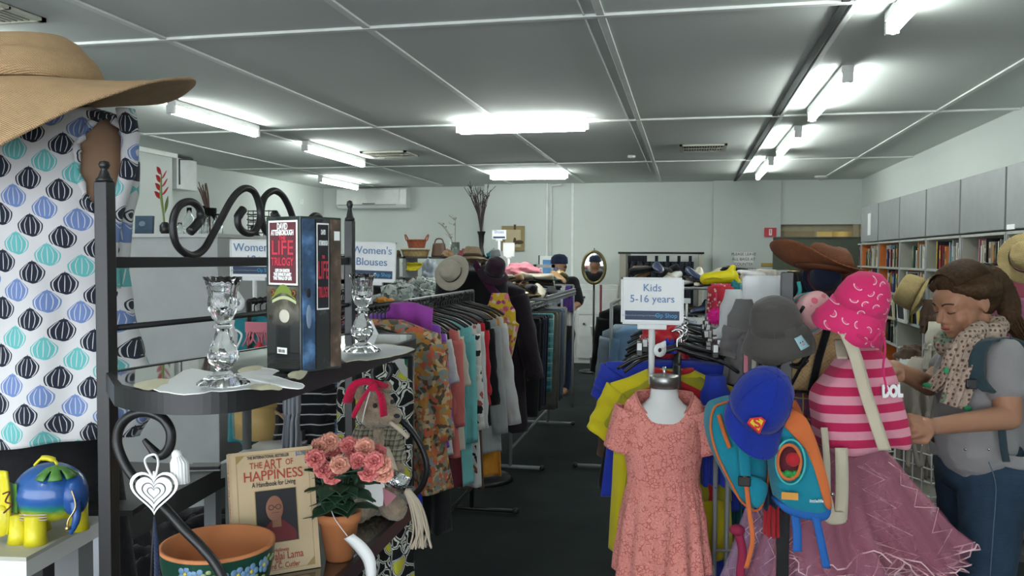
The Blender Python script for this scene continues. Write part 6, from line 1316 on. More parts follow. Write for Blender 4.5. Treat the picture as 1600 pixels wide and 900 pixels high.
for s in (-1, 1):
    def slf(u, v, s=s):
        q = 2 * pi * u; o = V((s * .100, 0, zK(641))); d = V((s * .30, 0, -.95)).normalized(); e = V((d.z * -s, 0, d.x * s)); return o + d * (.135 * v) + e * ((.056 - .008 * v + .002 * sin(q * 5)) * cos(q)) + V((0, (.052 - .006 * v) * sin(q), 0))
    M().grid(slf, 32, 18, cu=True).build('sleeve', CRL.m, dr, solid=.003)
mm_ = M(); pz = PD(1031, 548, 2.62)

# clothes rails legs & men's area
rail_rack('clothes_rack', 'clothes rack with men\'s clothes behind the kids sign', -.55, 6.2, 7.6, 1.25, GREYM, .26)
for i, (mt, lab, y, w) in enumerate([(C_BLACK, 'big black coat at the near end of the men\'s rack left of the kids sign', 6.35, .50), (C_SKY, 'blue business shirt on the men\'s rack', 6.20, .40), (cloth('pale_blue', (.28, .36, .42)), 'pale blue shirt behind the business shirt', 6.28, .42), (C_NAVY, 'navy shirt on the men\'s rack', 6.55, .46), (C_BLACK, 'second black coat on the men\'s rack', 6.8, .48), (C_GREY, 'grey shirt on the men\'s rack', 7.05, .46)]):
    garment('shirt' if i not in (0, 4) else 'coat', lab, 'shirt' if i not in (0, 4) else 'coat', mt, (-.47 + (.10 if i == 1 else .02), y, 1.19 + (.04 if i == 0 else (-.1 if i in (1, 2) else 0))), rg.uniform(-.1, .1), 'men\'s clothes on the rack', w=w * .85, L=.62 if i else .8, sl=.42, slw=.12, sang=.12, t=.09, seed=240 + i)
t = thing('cube_rack', 'grey tube shelf rack with shoes on top behind the kids sign', 'shelf rack', (.12, 6.9, 0))
xa, xb = -.42, .66
for x in (xa, xb):
    for y in (-.25, .35): M().tube([(x, y, 0), (x, y, 1.36)], .016, 8).build('upright', GREYM, t)
for z in (1.36, 1.16, .9, .6, .3):
    M().tube([(xa, -.25, z), (xb, -.25, z), (xb, .35, z), (xa, .35, z)], .013, 6, closed=True).build('shelf_frame', GREYM, t); box('shelf', xa, xb, -.25, .35, z - .004, z + .004, DARKG, t)
shoes(1.37, .0, 6.95, .75, .45, 22, 'on the tube rack behind the kids sign', 11, 3, [0, 1, 3, 6, 0, 2, 5])
shoes(1.17, .25, 6.8, .6, .3, 10, 'on the second shelf of the tube rack', 12, 1, [0, 1, 0, 5])
q1 = PY(1060, 455, 6.6)
tr_ = thing('cardboard_tray', 'brown card tray holding shoes on the tube rack', 'tray', (.42, 6.85, 1.37)); rtb = .3
M().grid(lambda u, v: V(((rtb * lerp(.8, 1.08, v)) * cos(2 * pi * u), .26 * lerp(.85, 1.05, v) * sin(2 * pi * u), .08 * v + .012 * v * sin(6 * pi * u))), 32, 6, cu=True, cap0=True).build('tray_wall', mk('card_brown', (.30, .20, .13), .8), tr_, solid=.006)
shoes(1.40, .42, 6.85, .36, .3, 9, 'in the brown card tray', 13, 2, [0, 3, 1, 5, 2])
sign('rack_sign', 'grey and white Men\'s sign beside the upright of the tube rack', 1059, 497, 1101, 525, 6.6, ['Men\'s', '$ as marked'], .14, size=.035).rotation_euler.y = .03
p = PY(1073, 470, 6.63); M_ = thing('sign_bracket', 'white plastic sign bracket above the Men\'s sign', 'bracket', p); box('clip', -.03, .03, -.01, .01, -.02, .02, WPLAS, M_, .003); M().tube([(0, 0, -.02), (0, 0, -.17)], .01, 8).build('stem', WPLAS, M_)
p = PY(1107, 470, 4.6); M_ = thing('grey_upright', 'grey square metal upright behind the pink pompom', 'rack upright', (p.x, 4.6, 0)); box('post', -.016, .016, -.016, .016, 0, p.z, GREYM, M_, .002); box('foot', -.2, .2, -.02, .02, 0, .03, GREYM, M_)
# red rail tray etc: coloured toys and bags behind
p = PY(1128, 433, 4.4); ty = thing('inflatable_toy', 'bright yellow inflatable toy lying on the clothes behind the pompom', 'toy', p, (0, 0, 0)); YT = mk('toy_yellow', (.70, .60, .01), .35)
m = M(); m.cap((-.08, 0, -.01), (.05, 0, .005), .032, .034); m.cap((.03, 0, .01), (.055, 0, .05), .024, .016); m.cap((.05, 0, 0), (.095, 0, -.04), .028, .012); m.build('body', YT, ty, remesh=.006, smi=2); M().tube(catmull([(-.09, -.03, -.01), (-.05, -.04, .0), (0, -.04, -.005)], 5), .006).build('seam', YT, ty)
POLKA = dots_cloth('red_polka', (.45, .03, .05), [(.6, .45, .38), (.45, .03, .05), (.6, .45, .38)], 40, .28)
garment('polka_bag', 'red cloth bag with pale flowers under the yellow toy', 'bag', POLKA, PY(1126, 445, 4.2), -.2, None, w=.13, L=.14, sl=0, t=.08, neck=.05, slope=.01, seed=250, flare=1)
heap('teal_bag', 'dark teal bag beside the red polka bag', 'bag', C_TEAL, PY(1148, 462, 4.3), .05, .05, .07, 251)
PN = PY(1119, 495, 3.2); t = thing('pink_pompom', 'fluffy hot pink pompom hanging behind the coral dress', 'pompom', PN); rp = random.Random(4); m = M()
m.ball((0, 0, 0), .024, 12)
for i in range(420):
    d = V((rp.gauss(0, 1), rp.gauss(0, 1), rp.gauss(0, 1))).normalized(); m.tube([d * .02, d * rp.uniform(.032, .038)], [.0016, .0004], 3, caps=False)
pf = m.build('fluff', mk('pompom_pink', (.80, .02, .32), .8), t); M().tube([(0, 0, .03), (0, .02, .09)], .002).build('loop', C_HOT, t)
garment('grey_jersey', 'pale grey jersey sleeve hanging behind the grey bucket hat', 'jersey', cloth('pale_marl', (.56, .57, .58)), PY(1146, 455, 3.0), .5, None, w=.10, L=.30, sl=0, t=.07, neck=.03, slope=.05, seed=252, waist=1.2, flare=.5)
garment('grey_hoodie', 'mid grey hooded jacket under the bucket hat brim', 'jacket', cloth('mid_grey', (.17, .16, .16)), PY(1163, 470, 2.9), .4, None, w=.12, L=.28, sl=.1, t=.08, neck=.03, seed=253)
s_ = sign('rack_sign', 'clear plastic sign sleeve with a white card behind the bucket hat', 1163, 434, 1222, 470, 2.9, [], .3, banner=False)
sl = bpy.data.objects[s_.name]; M().cbox((0, -.012, .05), (.15, .002, .11)).build('plastic_sleeve', Mat('clear_sleeve', (.95, .97, .98), .06, trans=.9, alpha=.35).m, s_, smooth=False)

# ================= HAT AND BAG STAND =================
SX, SY = .28, 2.50
st = thing('hat_stand', 'black square post stand carrying hats, caps and bags', 'hat stand', (SX, SY, 0))
box('post', -.017, .017, -.017, .017, 0, 1.56, BLKP, st, .002); box('base', -.25, .25, -.03, .03, 0, .04, BLKP, st, .004); box('base', -.03, .03, -.25, .25, 0, .04, BLKP, st, .004)
for z in (.95, 1.12, 1.3, 1.45):
    for a in range(4): q = a * pi / 2 + z * 9; M().tube(catmull([(0, 0, z), (.05 * cos(q), .05 * sin(q), z - .01), (.08 * cos(q), .08 * sin(q), z + .015)], 4), .005, 6).build('peg', BLKP, st)
def HP(px, py, d): return PD(px, py, d)
def hatd(name, label, mat, px, py, d, wpx, rot, **k):
    p = PD(px, py, d); return hat(name, label, mat, p, (rot[0], rot[1], rot[2]), br=wpx / 2 * d / FPX, **k)
# brown cowboy straw hat on top
BST = straw('brown_straw', (.24, .085, .035), 2.0)
hc = thing('cowboy_hat', 'brown woven straw cowboy hat on top of the stand', 'hat', PD(1290, 418, 2.55), (radians(-6), radians(12), YAW + .1)); kc = 2.55 / 1300
M().lathe([(40 * kc, -.005), (37 * kc, .02), (32 * kc, .045), (24 * kc, .062), (14 * kc, .066), (.001, .058)], 40, fn=lambda p, q, r, z: V((p.x * (1.05 + .0 * q), p.y * 1.2, p.z + (.006 * cos(2 * q) if z > .05 else 0)))).build('crown', BST, hc, solid=.002)
M().grid(lambda u, v: (lambda q, r: V((r * cos(q) * (1.18 if cos(q) < 0 else .93), r * sin(q) * 1.1, -.006 + (.050 * max(0, -cos(q)) ** 2 - .05 * max(0, cos(q)) ** 2 + .018 * abs(sin(q)) - .03 * max(0, -sin(q)) ** 4) * v ** 1.5)))(2 * pi * u, lerp(39, 76, v) * kc), 64, 10, cu=True).build('brim', BST, hc, solid=.004)
# things hanging behind: dark navy caps, swim top
NV = mk('navy_quilt', (.012, .016, .035), .7)
hatd('navy_sun_hat', 'navy cap with a maroon edge hanging under the cowboy hat', cloth('navy_cap', (.015, .022, .05)), 1288, 437, 2.62, 66, (radians(60), radians(10), 0), cr=.05, ch=.06, band=C_MAROON, droop=.1)
garment('black_bag', 'black cloth bag hanging at the centre of the hat stand', 'bag', C_BLACK, PD(1268, 425, 2.66), 0, None, w=.17, L=.42, sl=0, t=.10, neck=.05, seed=260, flare=1.05)
t = thing('swim_top', 'small black and turquoise swim top hanging below the cowboy hat brim', 'swimwear', PD(1240, 440, 2.48)); t.name = 'swimsuit'
M().tube(catmull([(-.012, 0, .0), (-.016, 0, -.03), (.0, 0, -.055), (.018, 0, -.03), (.014, 0, .0)], 5), .006, 8, flat=.5).build('turquoise_strap', mk('turquoise', (.06, .45, .45), .6), t); M().ball((0, .01, -.01), (.017, .012, .045), 12).build('black_cloth', C_BLACK, t); M().lathe([(.016, .028), (.018, .034)], 16).build('gold_rim', mk('brass', (.55, .42, .2), .3), t)
STRW = dots_cloth('strawberry_print', (.72, .42, .42), [(.72, .42, .42), (.68, .16, .22), (.72, .42, .42), (.66, .22, .26)], 34, .36)
hatd('strawberry_bonnet', 'pale pink baby bonnet printed with strawberries hanging on the stand', STRW, 1262, 490, 2.40, 62, (radians(62), radians(35), 0), cr=.050, ch=.07, droop=.5, ry=1.25, band=mk('turquoise', (.06, .45, .45), .6))
# grey bucket hat
gk = cloth('grey_twill', (.085, .078, .070), col2=(.06, .055, .05))
gh = thing('bucket_hat', 'dark grey child bucket hat with a small pale blue badge', 'hat', PD(1213, 512, 2.28), (radians(18), radians(-14), YAW)); kg_ = 2.28 / 1300
def buck(kx, w0=34, w1=40, w2=57, h=44, drop=38, top=.7):
    return [(w2 * kx, -drop * kx * .9), (w2 * .93 * kx, -drop * kx * .55), (w1 * 1.02 * kx, 0), (w1 * kx, h * .3 * kx), (w0 * 1.03 * kx, h * .75 * kx), (w0 * .9 * kx, h * .92 * kx), (w0 * .5 * kx, h * kx), (.0005, h * 1.01 * kx)]
prf = buck(kg_)
M().lathe(prf[:4], 48, cap0=False, cap1=False, fn=lambda p, q, r, z: V((p.x * (1 + .04 * sin(3 * q)), p.y, p.z + .006 * sin(4 * q + 1) * (1 if z < -.02 else 0)))).build('brim', gk, gh, solid=.003)
M().lathe(prf[2:], 48, cap0=False, fn=lambda p, q, r, z: V((p.x, p.y, p.z + .005 * noise.noise(V((p.x * 25, p.y * 25, 0)))))).build('crown', gk, gh, solid=.002)
M().tube([(41 * kg_ * cos(q * pi / 24), 41 * kg_ * sin(q * pi / 24), .001) for q in range(48)], .0015, 5, closed=True).build('seam', gk, gh)
bd = M(); a0 = -1.15
def bad(u, v): 
    q = a0 + (u - .5) * .32; z = lerp(-.034, -.006, v); r = lerp(56, 43, v) * kg_ + .001; return V((r * cos(q), r * sin(q), z))
bd.grid(bad, 6, 4).build('badge', mk('badge_blue', (.30, .48, .52), .6), gh, solid=.002, off=1)
for s in (-1, 1): M().ball(bad(.5 + s * .14, .55) + V((0, -.002, 0)), .0022, 6).build('badge_eye', INKD, gh)
M().ball(bad(.5, .35) + V((0, -.002, 0)), (.005, .002, .003), 8).build('badge_cheek', C_PINK, gh)
t = thing('pink_strap', 'small pink and white straps dangling under the bucket hat', 'straps', PD(1168, 555, 2.35))
for i, (a, mt, L) in enumerate(((-.01, C_PINK, .05), (.012, C_CREAM, .08), (.03, C_BLACK, .09), (.045, C_PINK, .07))): M().box(a, a + .012, -.003, .003, -L, .01).build('strap', mt, t, smooth=False, bevel=.002)
# watermelon sun hat
WM = Mat('watermelon_print', (.66, .03, .14), .9, sheen=.1, spec=.2); x, y, z = WM.xyz()
X = x / .029; Y_ = z / .029; ix = X.floor(); iy = Y_.floor(); h1 = ((ix * 12.9898 + iy * 78.233).sin() * 43758.5).fract(); h2 = ((ix * 39.34 + iy * 11.13).sin() * 24634.6).fract()
lx = X.fract() - .5 - (h1 - .5) * .2; ly = Y_.fract() - .5 - (h2 - .5) * .2; an = h1 * 6.28; cs = an._('COSINE'); sn = an.sin(); rx_ = lx * cs + ly * sn; ry_ = ly * cs - lx * sn; rr_ = (rx_ * rx_ + ry_ * ry_ * 1.5).sqrt()
sh = ry_.gt(-.02); slc = rr_.band(.24, .33) * sh; inn = rr_.lt(.19) * ry_.gt(.03); edge_ = slc * (h2.gt(.12)); 
cw = WM.mix(inn * h2.gt(.12), WM.mix(WM.noise(6, 3), (.60, .02, .12), (.74, .045, .18)), (.74, .09, .22)); WM.col(WM.mix(edge_, cw, (.78, .50, .52))); WM.bump(WM.noise(26, 4), .008, .45)
wh = thing('watermelon_sun_hat', 'hot pink sun hat printed with pale melon slices at the front of the stand', 'hat', PD(1337, 490, 2.22), (radians(14), radians(20), YAW)); kw = 2.22 / 1300
M().lathe([(56 * kw, -34 * kw), (52 * kw, -18 * kw), (44 * kw, 4 * kw), (42 * kw, 14 * kw)], 56, cap0=False, cap1=False, fn=lambda p, q, r, z: V((p.x * (1 + .05 * cos(2 * q + 1)), p.y, p.z + (.006 * sin(5 * q) if z < -.03 else 0)))).build('brim', WM.m, wh, solid=.003)
M().lathe([(43 * kw, 8 * kw), (41 * kw, 28 * kw), (35 * kw, 48 * kw), (24 * kw, 62 * kw), (10 * kw, 69 * kw), (.0005, 70 * kw)], 56, cap0=False, fn=lambda p, q, r, z: V((p.x, p.y, p.z + .006 * noise.noise(V((p.x * 22, p.y * 22, 0)))))).build('crown', WM.m, wh, solid=.002)
M().tube(catmull([PD(1374, 505, 2.16), PD(1383, 540, 2.14), PD(1380, 575, 2.13), PD(1386, 612, 2.12)], 5), .0028, 6).build('tie_cord', C_HOT, wh, world=True); M().tube(catmull([PD(1340, 523, 2.14), PD(1362, 535, 2.12), PD(1376, 515, 2.12)], 5), .0028, 6).build('tie_cord', C_HOT, wh, world=True)
# straw tote with black trim
SM = straw('tote_straw', (.66, .45, .22), 1.2)
P4 = [PD(a, b, 2.44) for a, b in ((1296, 492), (1336, 505), (1340, 600), (1248, 612), (1232, 607))]
tt = thing('straw_tote', 'natural straw tote bag with black trim hanging behind the pink bag', 'bag', P4[3]); m = M()
cen = PD(1290, 560, 2.44); fw = V((F_.x, F_.y, 0)).normalized()
def quadbag(m, pts, dep, bulge, n=10):
    """rounded bag with the outline pts (counter clockwise) and a depth along the view floor direction"""
    ring = catmull(pts, 4, True); c = sum(ring, V()) / len(ring); k = len(ring); vs = []; fs = []; L = []
    for j, (s, dd) in enumerate(((.02, -bulge), (.55, -bulge * .85), (.9, -bulge * .35), (1, 0), (1, dep * .5), (1, dep), (.9, dep + bulge * .3), (.5, dep + bulge * .6), (.02, dep + bulge * .7))):
        for p in ring: vs.append(c.lerp(p, s) + fw * dd)
    for j in range(8):
        for i in range(k): fs.append((j * k + i, j * k + (i + 1) % k, (j + 1) * k + (i + 1) % k, (j + 1) * k + i))
    m.add(vs, fs); return m
quadbag(m, P4, .09, .012).build('straw_body', SM, tt, world=True)
for a, b in (((1297, 500), (1266, 618)), ((1270, 545), (1233, 608))): M().tube([PD(*a, 2.40), PD((a[0] + b[0]) / 2 - 2, (a[1] + b[1]) / 2, 2.405), PD(*b, 2.40)], .011, 8, flat=.35).build('black_trim', C_BLACK, tt, world=True)
M().tube([PD(1232, 611, 2.40), PD(1285, 613, 2.40), PD(1335, 602, 2.40)], .008, 8, flat=.5).build('black_trim', C_BLACK, tt, world=True)
# pink striped tote held by the woman
dT = 2.25
out = [PD(a, b, dT) for a, b in ((1330, 556), (1346, 538), (1372, 540), (1398, 575), (1412, 620), (1428, 700), (1395, 702), (1360, 711), (1325, 717), (1290, 700), (1282, 655), (1281, 618), (1303, 590))]
tb = thing('striped_tote', 'pink and raspberry striped cloth bag with cream webbing handles held by the woman', 'bag', out[9], (0, 0, 0))
sm_ = Mat('raspberry_stripes', (.7, .3, .38), .9, sheen=.1, spec=.2); x, y, z = sm_.xyz(); bend = (x * 9).sin() * .006
sm_.col(sm_.mix(((z + x * -.08 + bend) / .0475).fract().lt(.5), (.72, .30, .38), (.52, .025, .10))); sm_.bump(sm_.noise(14, 4), .02, .5)
m = M(); quadbag(m, out, .09, .035); m.build('bag_body', sm_.m, tb, world=True, solid=.003, sub=1)
WEB = cloth('cream_webbing', (.60, .53, .40), rough=.9)
def strap(pts, w, name, mat, parent, th=.003, wd=None):
    P = catmull(pts, 6); n = len(P); rd = wd or R0
    return M().grid(lambda u, v: P[min(n - 1, int(round(v * (n - 1))))] + rd * (w * (u - .5)), 3, n - 1).build(name, mat, parent, world=True, solid=th)
strap([PD(1323, 522, 2.15), PD(1338, 560, 2.15), PD(1352, 610, 2.15), PD(1370, 665, 2.15), PD(1383, 704, 2.16)], .034, 'webbing_handle', WEB, tb)
strap([PD(1312, 530, 2.3), PD(1317, 560, 2.24)], .03, 'webbing_handle', WEB, tb)
fmT = frame(PD(1394, 612, 2.205), R0 * .99 + V((0, 0, .03)), (0, 0, 1)); text('lettering', 'DOL', .042, fmT, PAPER, tb, bold=.003, world=True, ext=.002, fit=.055)
# superman cap: crown + visor
CB = cloth('cap_blue', (.012, .035, .33), col2=(.01, .025, .24)); dC = 2.12; kq = dC / 1300
cp = thing('baseball_hat', 'royal blue child baseball cap with a red and yellow diamond letter badge', 'cap', PD(1186, 632, dC), (radians(38), radians(18), YAW))
M().lathe([(47 * kq, -12 * kq), (48 * kq, 0), (46 * kq, 22 * kq), (38 * kq, 46 * kq), (22 * kq, 62 * kq), (6 * kq, 68 * kq), (.0005, 68 * kq)], 40, fn=lambda p, q, r, z: V((p.x * .95, p.y * 1.1, p.z))).build('crown', CB, cp, solid=.002)
M().ball((0, 0, 68 * kq), .006, 8).build('button', CB, cp)
for a in range(6): M().tube([V((r * .95 * cos(a * pi / 3 + .5), r * 1.1 * sin(a * pi / 3 + .5), z)) for r, z in ((48.5 * kq, 0), (46.8 * kq, 22 * kq), (39 * kq, 46 * kq), (22.5 * kq, 63 * kq), (2 * kq, 69 * kq))], .0009, 4).build('seam', CB, cp)
M().grid(lambda u, v: (lambda q: V((cos(q) * lerp(46, 46, v) * kq * .97, sin(q) * 52 * kq - v * 46 * kq * (abs(sin(q)) ** .6), -10 * kq - 6 * kq * v + 14 * kq * v * (1 - abs(cos(q)) ** 2) * 0 - 12 * kq * v * cos(q) ** 2)))(lerp(pi * 1.02, pi * 1.98, u)), 28, 8).build('visor', CB, cp, solid=.004)
# badge placed on crown front
fmB = frame(PD(1183, 664, dC - .108), R0 * .97 + V((0, 0, .12)), (0, .5, .87)); k_ = 14 * kq
M().prism([(-k_, k_ * .35), (-k_ * .6, k_ * .8), (k_ * .6, k_ * .8), (k_, k_ * .35), (0, -k_)], -.002, .004, fmB).build('badge_border', mk('badge_red', (.6, .03, .03), .5), cp, smooth=False, world=True)
M().prism([(-k_ * .72, k_ * .32), (-k_ * .45, k_ * .6), (k_ * .45, k_ * .6), (k_ * .72, k_ * .32), (0, -k_ * .68)], -.003, .004, fmB).build('badge_field', mk('badge_yellow', (.75, .55, .03), .5), cp, smooth=False, world=True)
text('badge_letter', 'S', k_ * 1.5, fmB @ Matrix.Translation((0, -.0036, k_ * .08)), mk('badge_red', (.6, .03, .03), .5), cp, world=True, bold=.001, ext=.0005)
# turquoise backpack at left
TQ = cloth('backpack_turquoise', (.015, .26, .36)); OR_ = cloth('bag_orange', (.68, .17, .05))
dQ = 2.24
ob = [PD(a, b, dQ) for a, b in ((1128, 630), (1160, 625), (1190, 650), (1198, 700), (1200, 745), (1186, 795), (1160, 785), (1142, 755), (1120, 710), (1110, 670), (1114, 640))]
tq = thing('turquoise_backpack', 'turquoise child backpack with orange piping hanging at the left of the stand', 'backpack', ob[5]); m = M(); quadbag(m, ob, .09, .03).build('bag_body', TQ, tq, world=True, sub=1)
M().tube(catmull([p - fw * .004 for p in ob], 5, True), .0035, 6, closed=True).build('orange_piping', OR_, tq, world=True)
M().tube(catmull([PD(1123, 648, dQ - .04), PD(1130, 672, dQ - .045), PD(1140, 700, dQ - .045)], 5), .006, 6, flat=.5).build('zip', OR_, tq, world=True)
strap([PD(1158, 628, dQ - .05), PD(1162, 700, dQ - .06), PD(1166, 748, dQ - .05)], .028, 'shoulder_strap', TQ, tq, .006); M().cbox((0, 0, 0), (.032, .012, .026)).xf(Matrix.Translation(PD(1163, 752, dQ - .055))).build('buckle', BLKP, tq, world=True, smooth=False, bevel=.003)
strap([PD(1165, 745, dQ - .06), PD(1171, 800, dQ - .05), PD(1176, 845, dQ - .05), PD(1166, 888, dQ - .05)], .012, 'orange_strap', OR_, tq)
op = [PD(a, b, dQ - .05) for a, b in ((1170, 745), (1198, 755), (1196, 780), (1182, 794), (1172, 775))]; m = M(); quadbag(m, op, .01, .01).build('side_pocket', TQ, tq, world=True)
# toddler backpack blue and orange with round window
dR = 2.12
ob = [PD(a, b, dR) for a, b in ((1222, 655), (1245, 645), (1265, 665), (1285, 715), (1296, 765), (1292, 806), (1262, 808), (1228, 798), (1217, 770), (1212, 730), (1210, 690))]
tr2 = thing('toddler_backpack', 'small blue and orange backpack with a round appliqué of a red and green vegetable', 'backpack', ob[6]); tr2['label'] = 'small blue and orange backpack with a round red and green picture'
m = M(); quadbag(m, ob, .08, .03).build('bag_body', TQ, tr2, world=True, sub=1)
m = M(); quadbag(m, [PD(a, b, dR - .022) for a, b in ((1228, 646), (1246, 643), (1266, 664), (1290, 735), (1300, 790), (1290, 790), (1272, 735), (1250, 690), (1228, 668))], .05, .006).build('orange_side', OR_, tr2, world=True)
m = M(); quadbag(m, [PD(a, b, dR - .005) for a, b in ((1218, 785), (1255, 796), (1296, 792), (1292, 812), (1260, 812), (1226, 800))], .06, .006).build('blue_base', mk('base_blue', (.015, .12, .42), .8), tr2, world=True)
M().tube([PD(1235 + 24 * cos(q * pi / 16) * .95, 722 + 35 * sin(q * pi / 16), dR - .045) for q in range(32)], .0032, 6, closed=True).build('piping_ring', mk('turquoise', (.06, .45, .45), .6), tr2, world=True)
M().tube([PD(1233 + 18 * cos(q * pi / 16), 722 + 27 * sin(q * pi / 16), dR - .048) for q in range(32)], .0045, 6, closed=True).build('orange_ring', OR_, tr2, world=True)
M().ball(PD(1232, 722, dR - .026), (.028, .014, .044), 16).build('dark_window', C_MAROON, tr2, world=True); M().ball(PD(1239, 718, dR - .045), (.018, .012, .018), 12).build('red_applique', C_RED, tr2, world=True)
m = M()
for i in range(7): m.ball(PD(1222 + i * 4, 742 + 3 * sin(i * 2), dR - .042), (.009, .008, .009), 8)
m.build('green_applique', mk('applique_green', (.03, .30, .06), .8), tr2, world=True)
M().cbox((0, 0, 0), (.04, .004, .018)).xf(Matrix.Translation(PD(1234, 775, dR - .045))).build('orange_label', mk('label_orange', (.65, .3, .05), .6), tr2, world=True, smooth=False)
text('lettering', 'littlelife', .012, frame(PD(1276, 783, dR - .042), R0, (0, 0, 1)), PAPER, tr2, world=True)
strap([PD(1243, 805, dR), PD(1246, 835, dR), PD(1246, 862, dR)], .022, 'blue_strap', mk('base_blue', (.015, .12, .42), .8), tr2); strap([PD(1275, 808, dR - .01), PD(1284, 850, dR - .01), PD(1292, 888, dR - .01)], .020, 'blue_strap', mk('base_blue', (.015, .12, .42), .8), tr2)
strap([PD(1238, 625, dR + .2), PD(1246, 640, dR + .18), PD(1254, 660, dR + .15)], .02, 'grab_handle', OR_, tr2)
# cream fabric bag with tied handle
tc = thing('calico_bag', 'cream calico bag straps hanging below the striped tote', 'bag straps', PD(1305, 760, 2.2))
strap([PD(1315, 700, 2.2), PD(1316, 760, 2.2), PD(1314, 812, 2.2)], .034, 'wide_strap', WEB, tc); strap([PD(1288, 668, 2.2), PD(1292, 720, 2.19), PD(1293, 770, 2.18), PD(1298, 815, 2.19)], .018, 'narrow_strap', WEB, tc); m = M(); quadbag(m, [PD(a, b, 2.19) for a, b in ((1290, 775), (1298, 770), (1304, 800), (1318, 800), (1322, 816), (1300, 820), (1288, 810))], .01, .006).build('cloth_end', WEB, tc, world=True)
M().ball(PD(1300, 772, 2.17), .006, 8).build('silver_stud', CHROME, tc, world=True)
# odd coloured cloths visible between the bags
for i, (a, b, d, mt, w, L, lab, nm) in enumerate([(1248, 605, 2.5, C_BLACK, .10, .34, 'black scarf hanging between the two backpacks', 'scarf'), (1262, 612, 2.48, plaid_cloth('bag_plaid', (.3, .08, .12), (.05, .1, .25), (.5, .4, .1), .03), .09, .12, 'small plaid purse showing above the toddler backpack', 'purse'), (1280, 612, 2.52, C_YELLOW, .05, .2, 'narrow yellow cloth behind the toddler backpack', 'cloth'), (1206, 745, 2.36, C_RED, .04, .16, 'small red cloth hanging beside the turquoise backpack', 'cloth'), (1190, 710, 2.3, C_NAVY, .09, .14, 'navy cloth hanging under the blue cap', 'cloth'), (1216, 690, 2.4, C_MAROON, .05, .2, 'dark maroon cloth between the backpacks', 'cloth')]):
    garment(nm, lab, nm, mt, PD(a, b, d), 0, None, w=w, L=L, sl=0, t=.05, neck=w * .35, slope=.01, seed=270 + i)
p = PD(1152, 828, 2.35); t = thing('crimson_scarf', 'crimson knotted scarf hanging low below the turquoise backpack', 'scarf', p); M().ball((0, 0, 0), (.022, .02, .016), 10).build('knot', mk('crimson', (.3, .015, .06), .8), t); M().tube(catmull([(0, 0, 0), (.015, 0, -.06), (.01, 0, -.13), (.02, 0, -.2)], 5), [.012] * 16, 8, flat=.5).build('tail', mk('crimson', (.3, .015, .06), .8), t)
t = thing('orange_ribbon', 'dull orange strap hanging beside the black post', 'strap', PD(1211, 820, 2.45)); strap([PD(1211, 790, 2.45), PD(1213, 850, 2.45), PD(1211, 900, 2.45)], .014, 'ribbon', mk('dull_orange', (.45, .22, .05), .8), t)
# tutus
TUL = Mat('tulle_pink', (.62, .24, .33), .8, alpha=.25, spec=.1).m; TUL2 = Mat('tulle_lilac', (.50, .32, .48), .8, alpha=.4, spec=.1).m; EDG = mk('tulle_edge', (.85, .58, .62), .8)
def tutu(name, label, c, w0, w1, L, layers, mats, lean, seed, group=None, dep=.35):
    rr = random.Random(seed); t = thing(name, label, 'tutu', c, (0, 0, YAW)); 
    M().tube([(w0 * cos(q * pi / 12), w0 * dep * sin(q * pi / 12), 0) for q in range(24)], .012, 8, closed=True).build('waistband', mats[0], t)
    for k in range(layers):
        ph = rr.uniform(0, 6); kk2 = 1 + .12 * k; LL = L * (1 - .07 * k); nf = 7 + k * 2
        def f(u, v):
            q = 2 * pi * u; r = lerp(w0, w1 * kk2, v ** .8); wv = .038 * v * sin(nf * q + ph) + .020 * v * sin((17 + 3 * k) * q + ph * 2 + 2 * v) + .02 * v * noise.noise(V((cos(q) * 3, sin(q) * 3, v * 3 + seed))); zz = -LL * v * (1 + .10 * sin(4 * q + ph) * v) + (.02 * sin(nf * q) * v)
            return V(((r + wv) * cos(q) + lean * v * v, (r * dep + wv) * sin(q), zz))
        M().grid(f, 90, 14, cu=True).build('tulle_layer', mats[k % len(mats)], t)
        M().tube([f(i / 90, 1) for i in range(90)], .0022, 5, closed=True).build('hem_cord', EDG, t)
        for j in range(5):
            q0 = rr.uniform(0, 6.28); M().tube([f(((q0 + .5 * sin(v * .9 + j) + .25 * (1 if i % 2 else -1)) / (2 * pi)) % 1.0, v) for i, v in enumerate([.15 + .85 * w / 9 for w in range(10)])], .0012, 4).build('drawn_cord', EDG, t)
    return t
tutu('pink_tutu', 'pink tulle tutu skirt flaring out to the right below the striped bag', PD(1325, 690, 2.42), .09, .19, .42, 4, [TUL], .10, 1)
tutu('pink_tutu', 'dusty pink tulle skirt hanging behind the toddler backpack', PD(1265, 760, 2.45), .08, .15, .50, 3, [TUL, TUL2], -.01, 2)
tutu('lilac_tutu', 'lilac and pink tulle skirt hanging left of the black post', PD(1205, 750, 2.50), .05, .09, .50, 3, [TUL2, TUL], -.02, 3)
tutu('lilac_tutu', 'pale lilac tulle skirt at the bottom beneath the pink tutus', PD(1300, 850, 2.52), .12, .19, .40, 3, [TUL2], 0, 4)
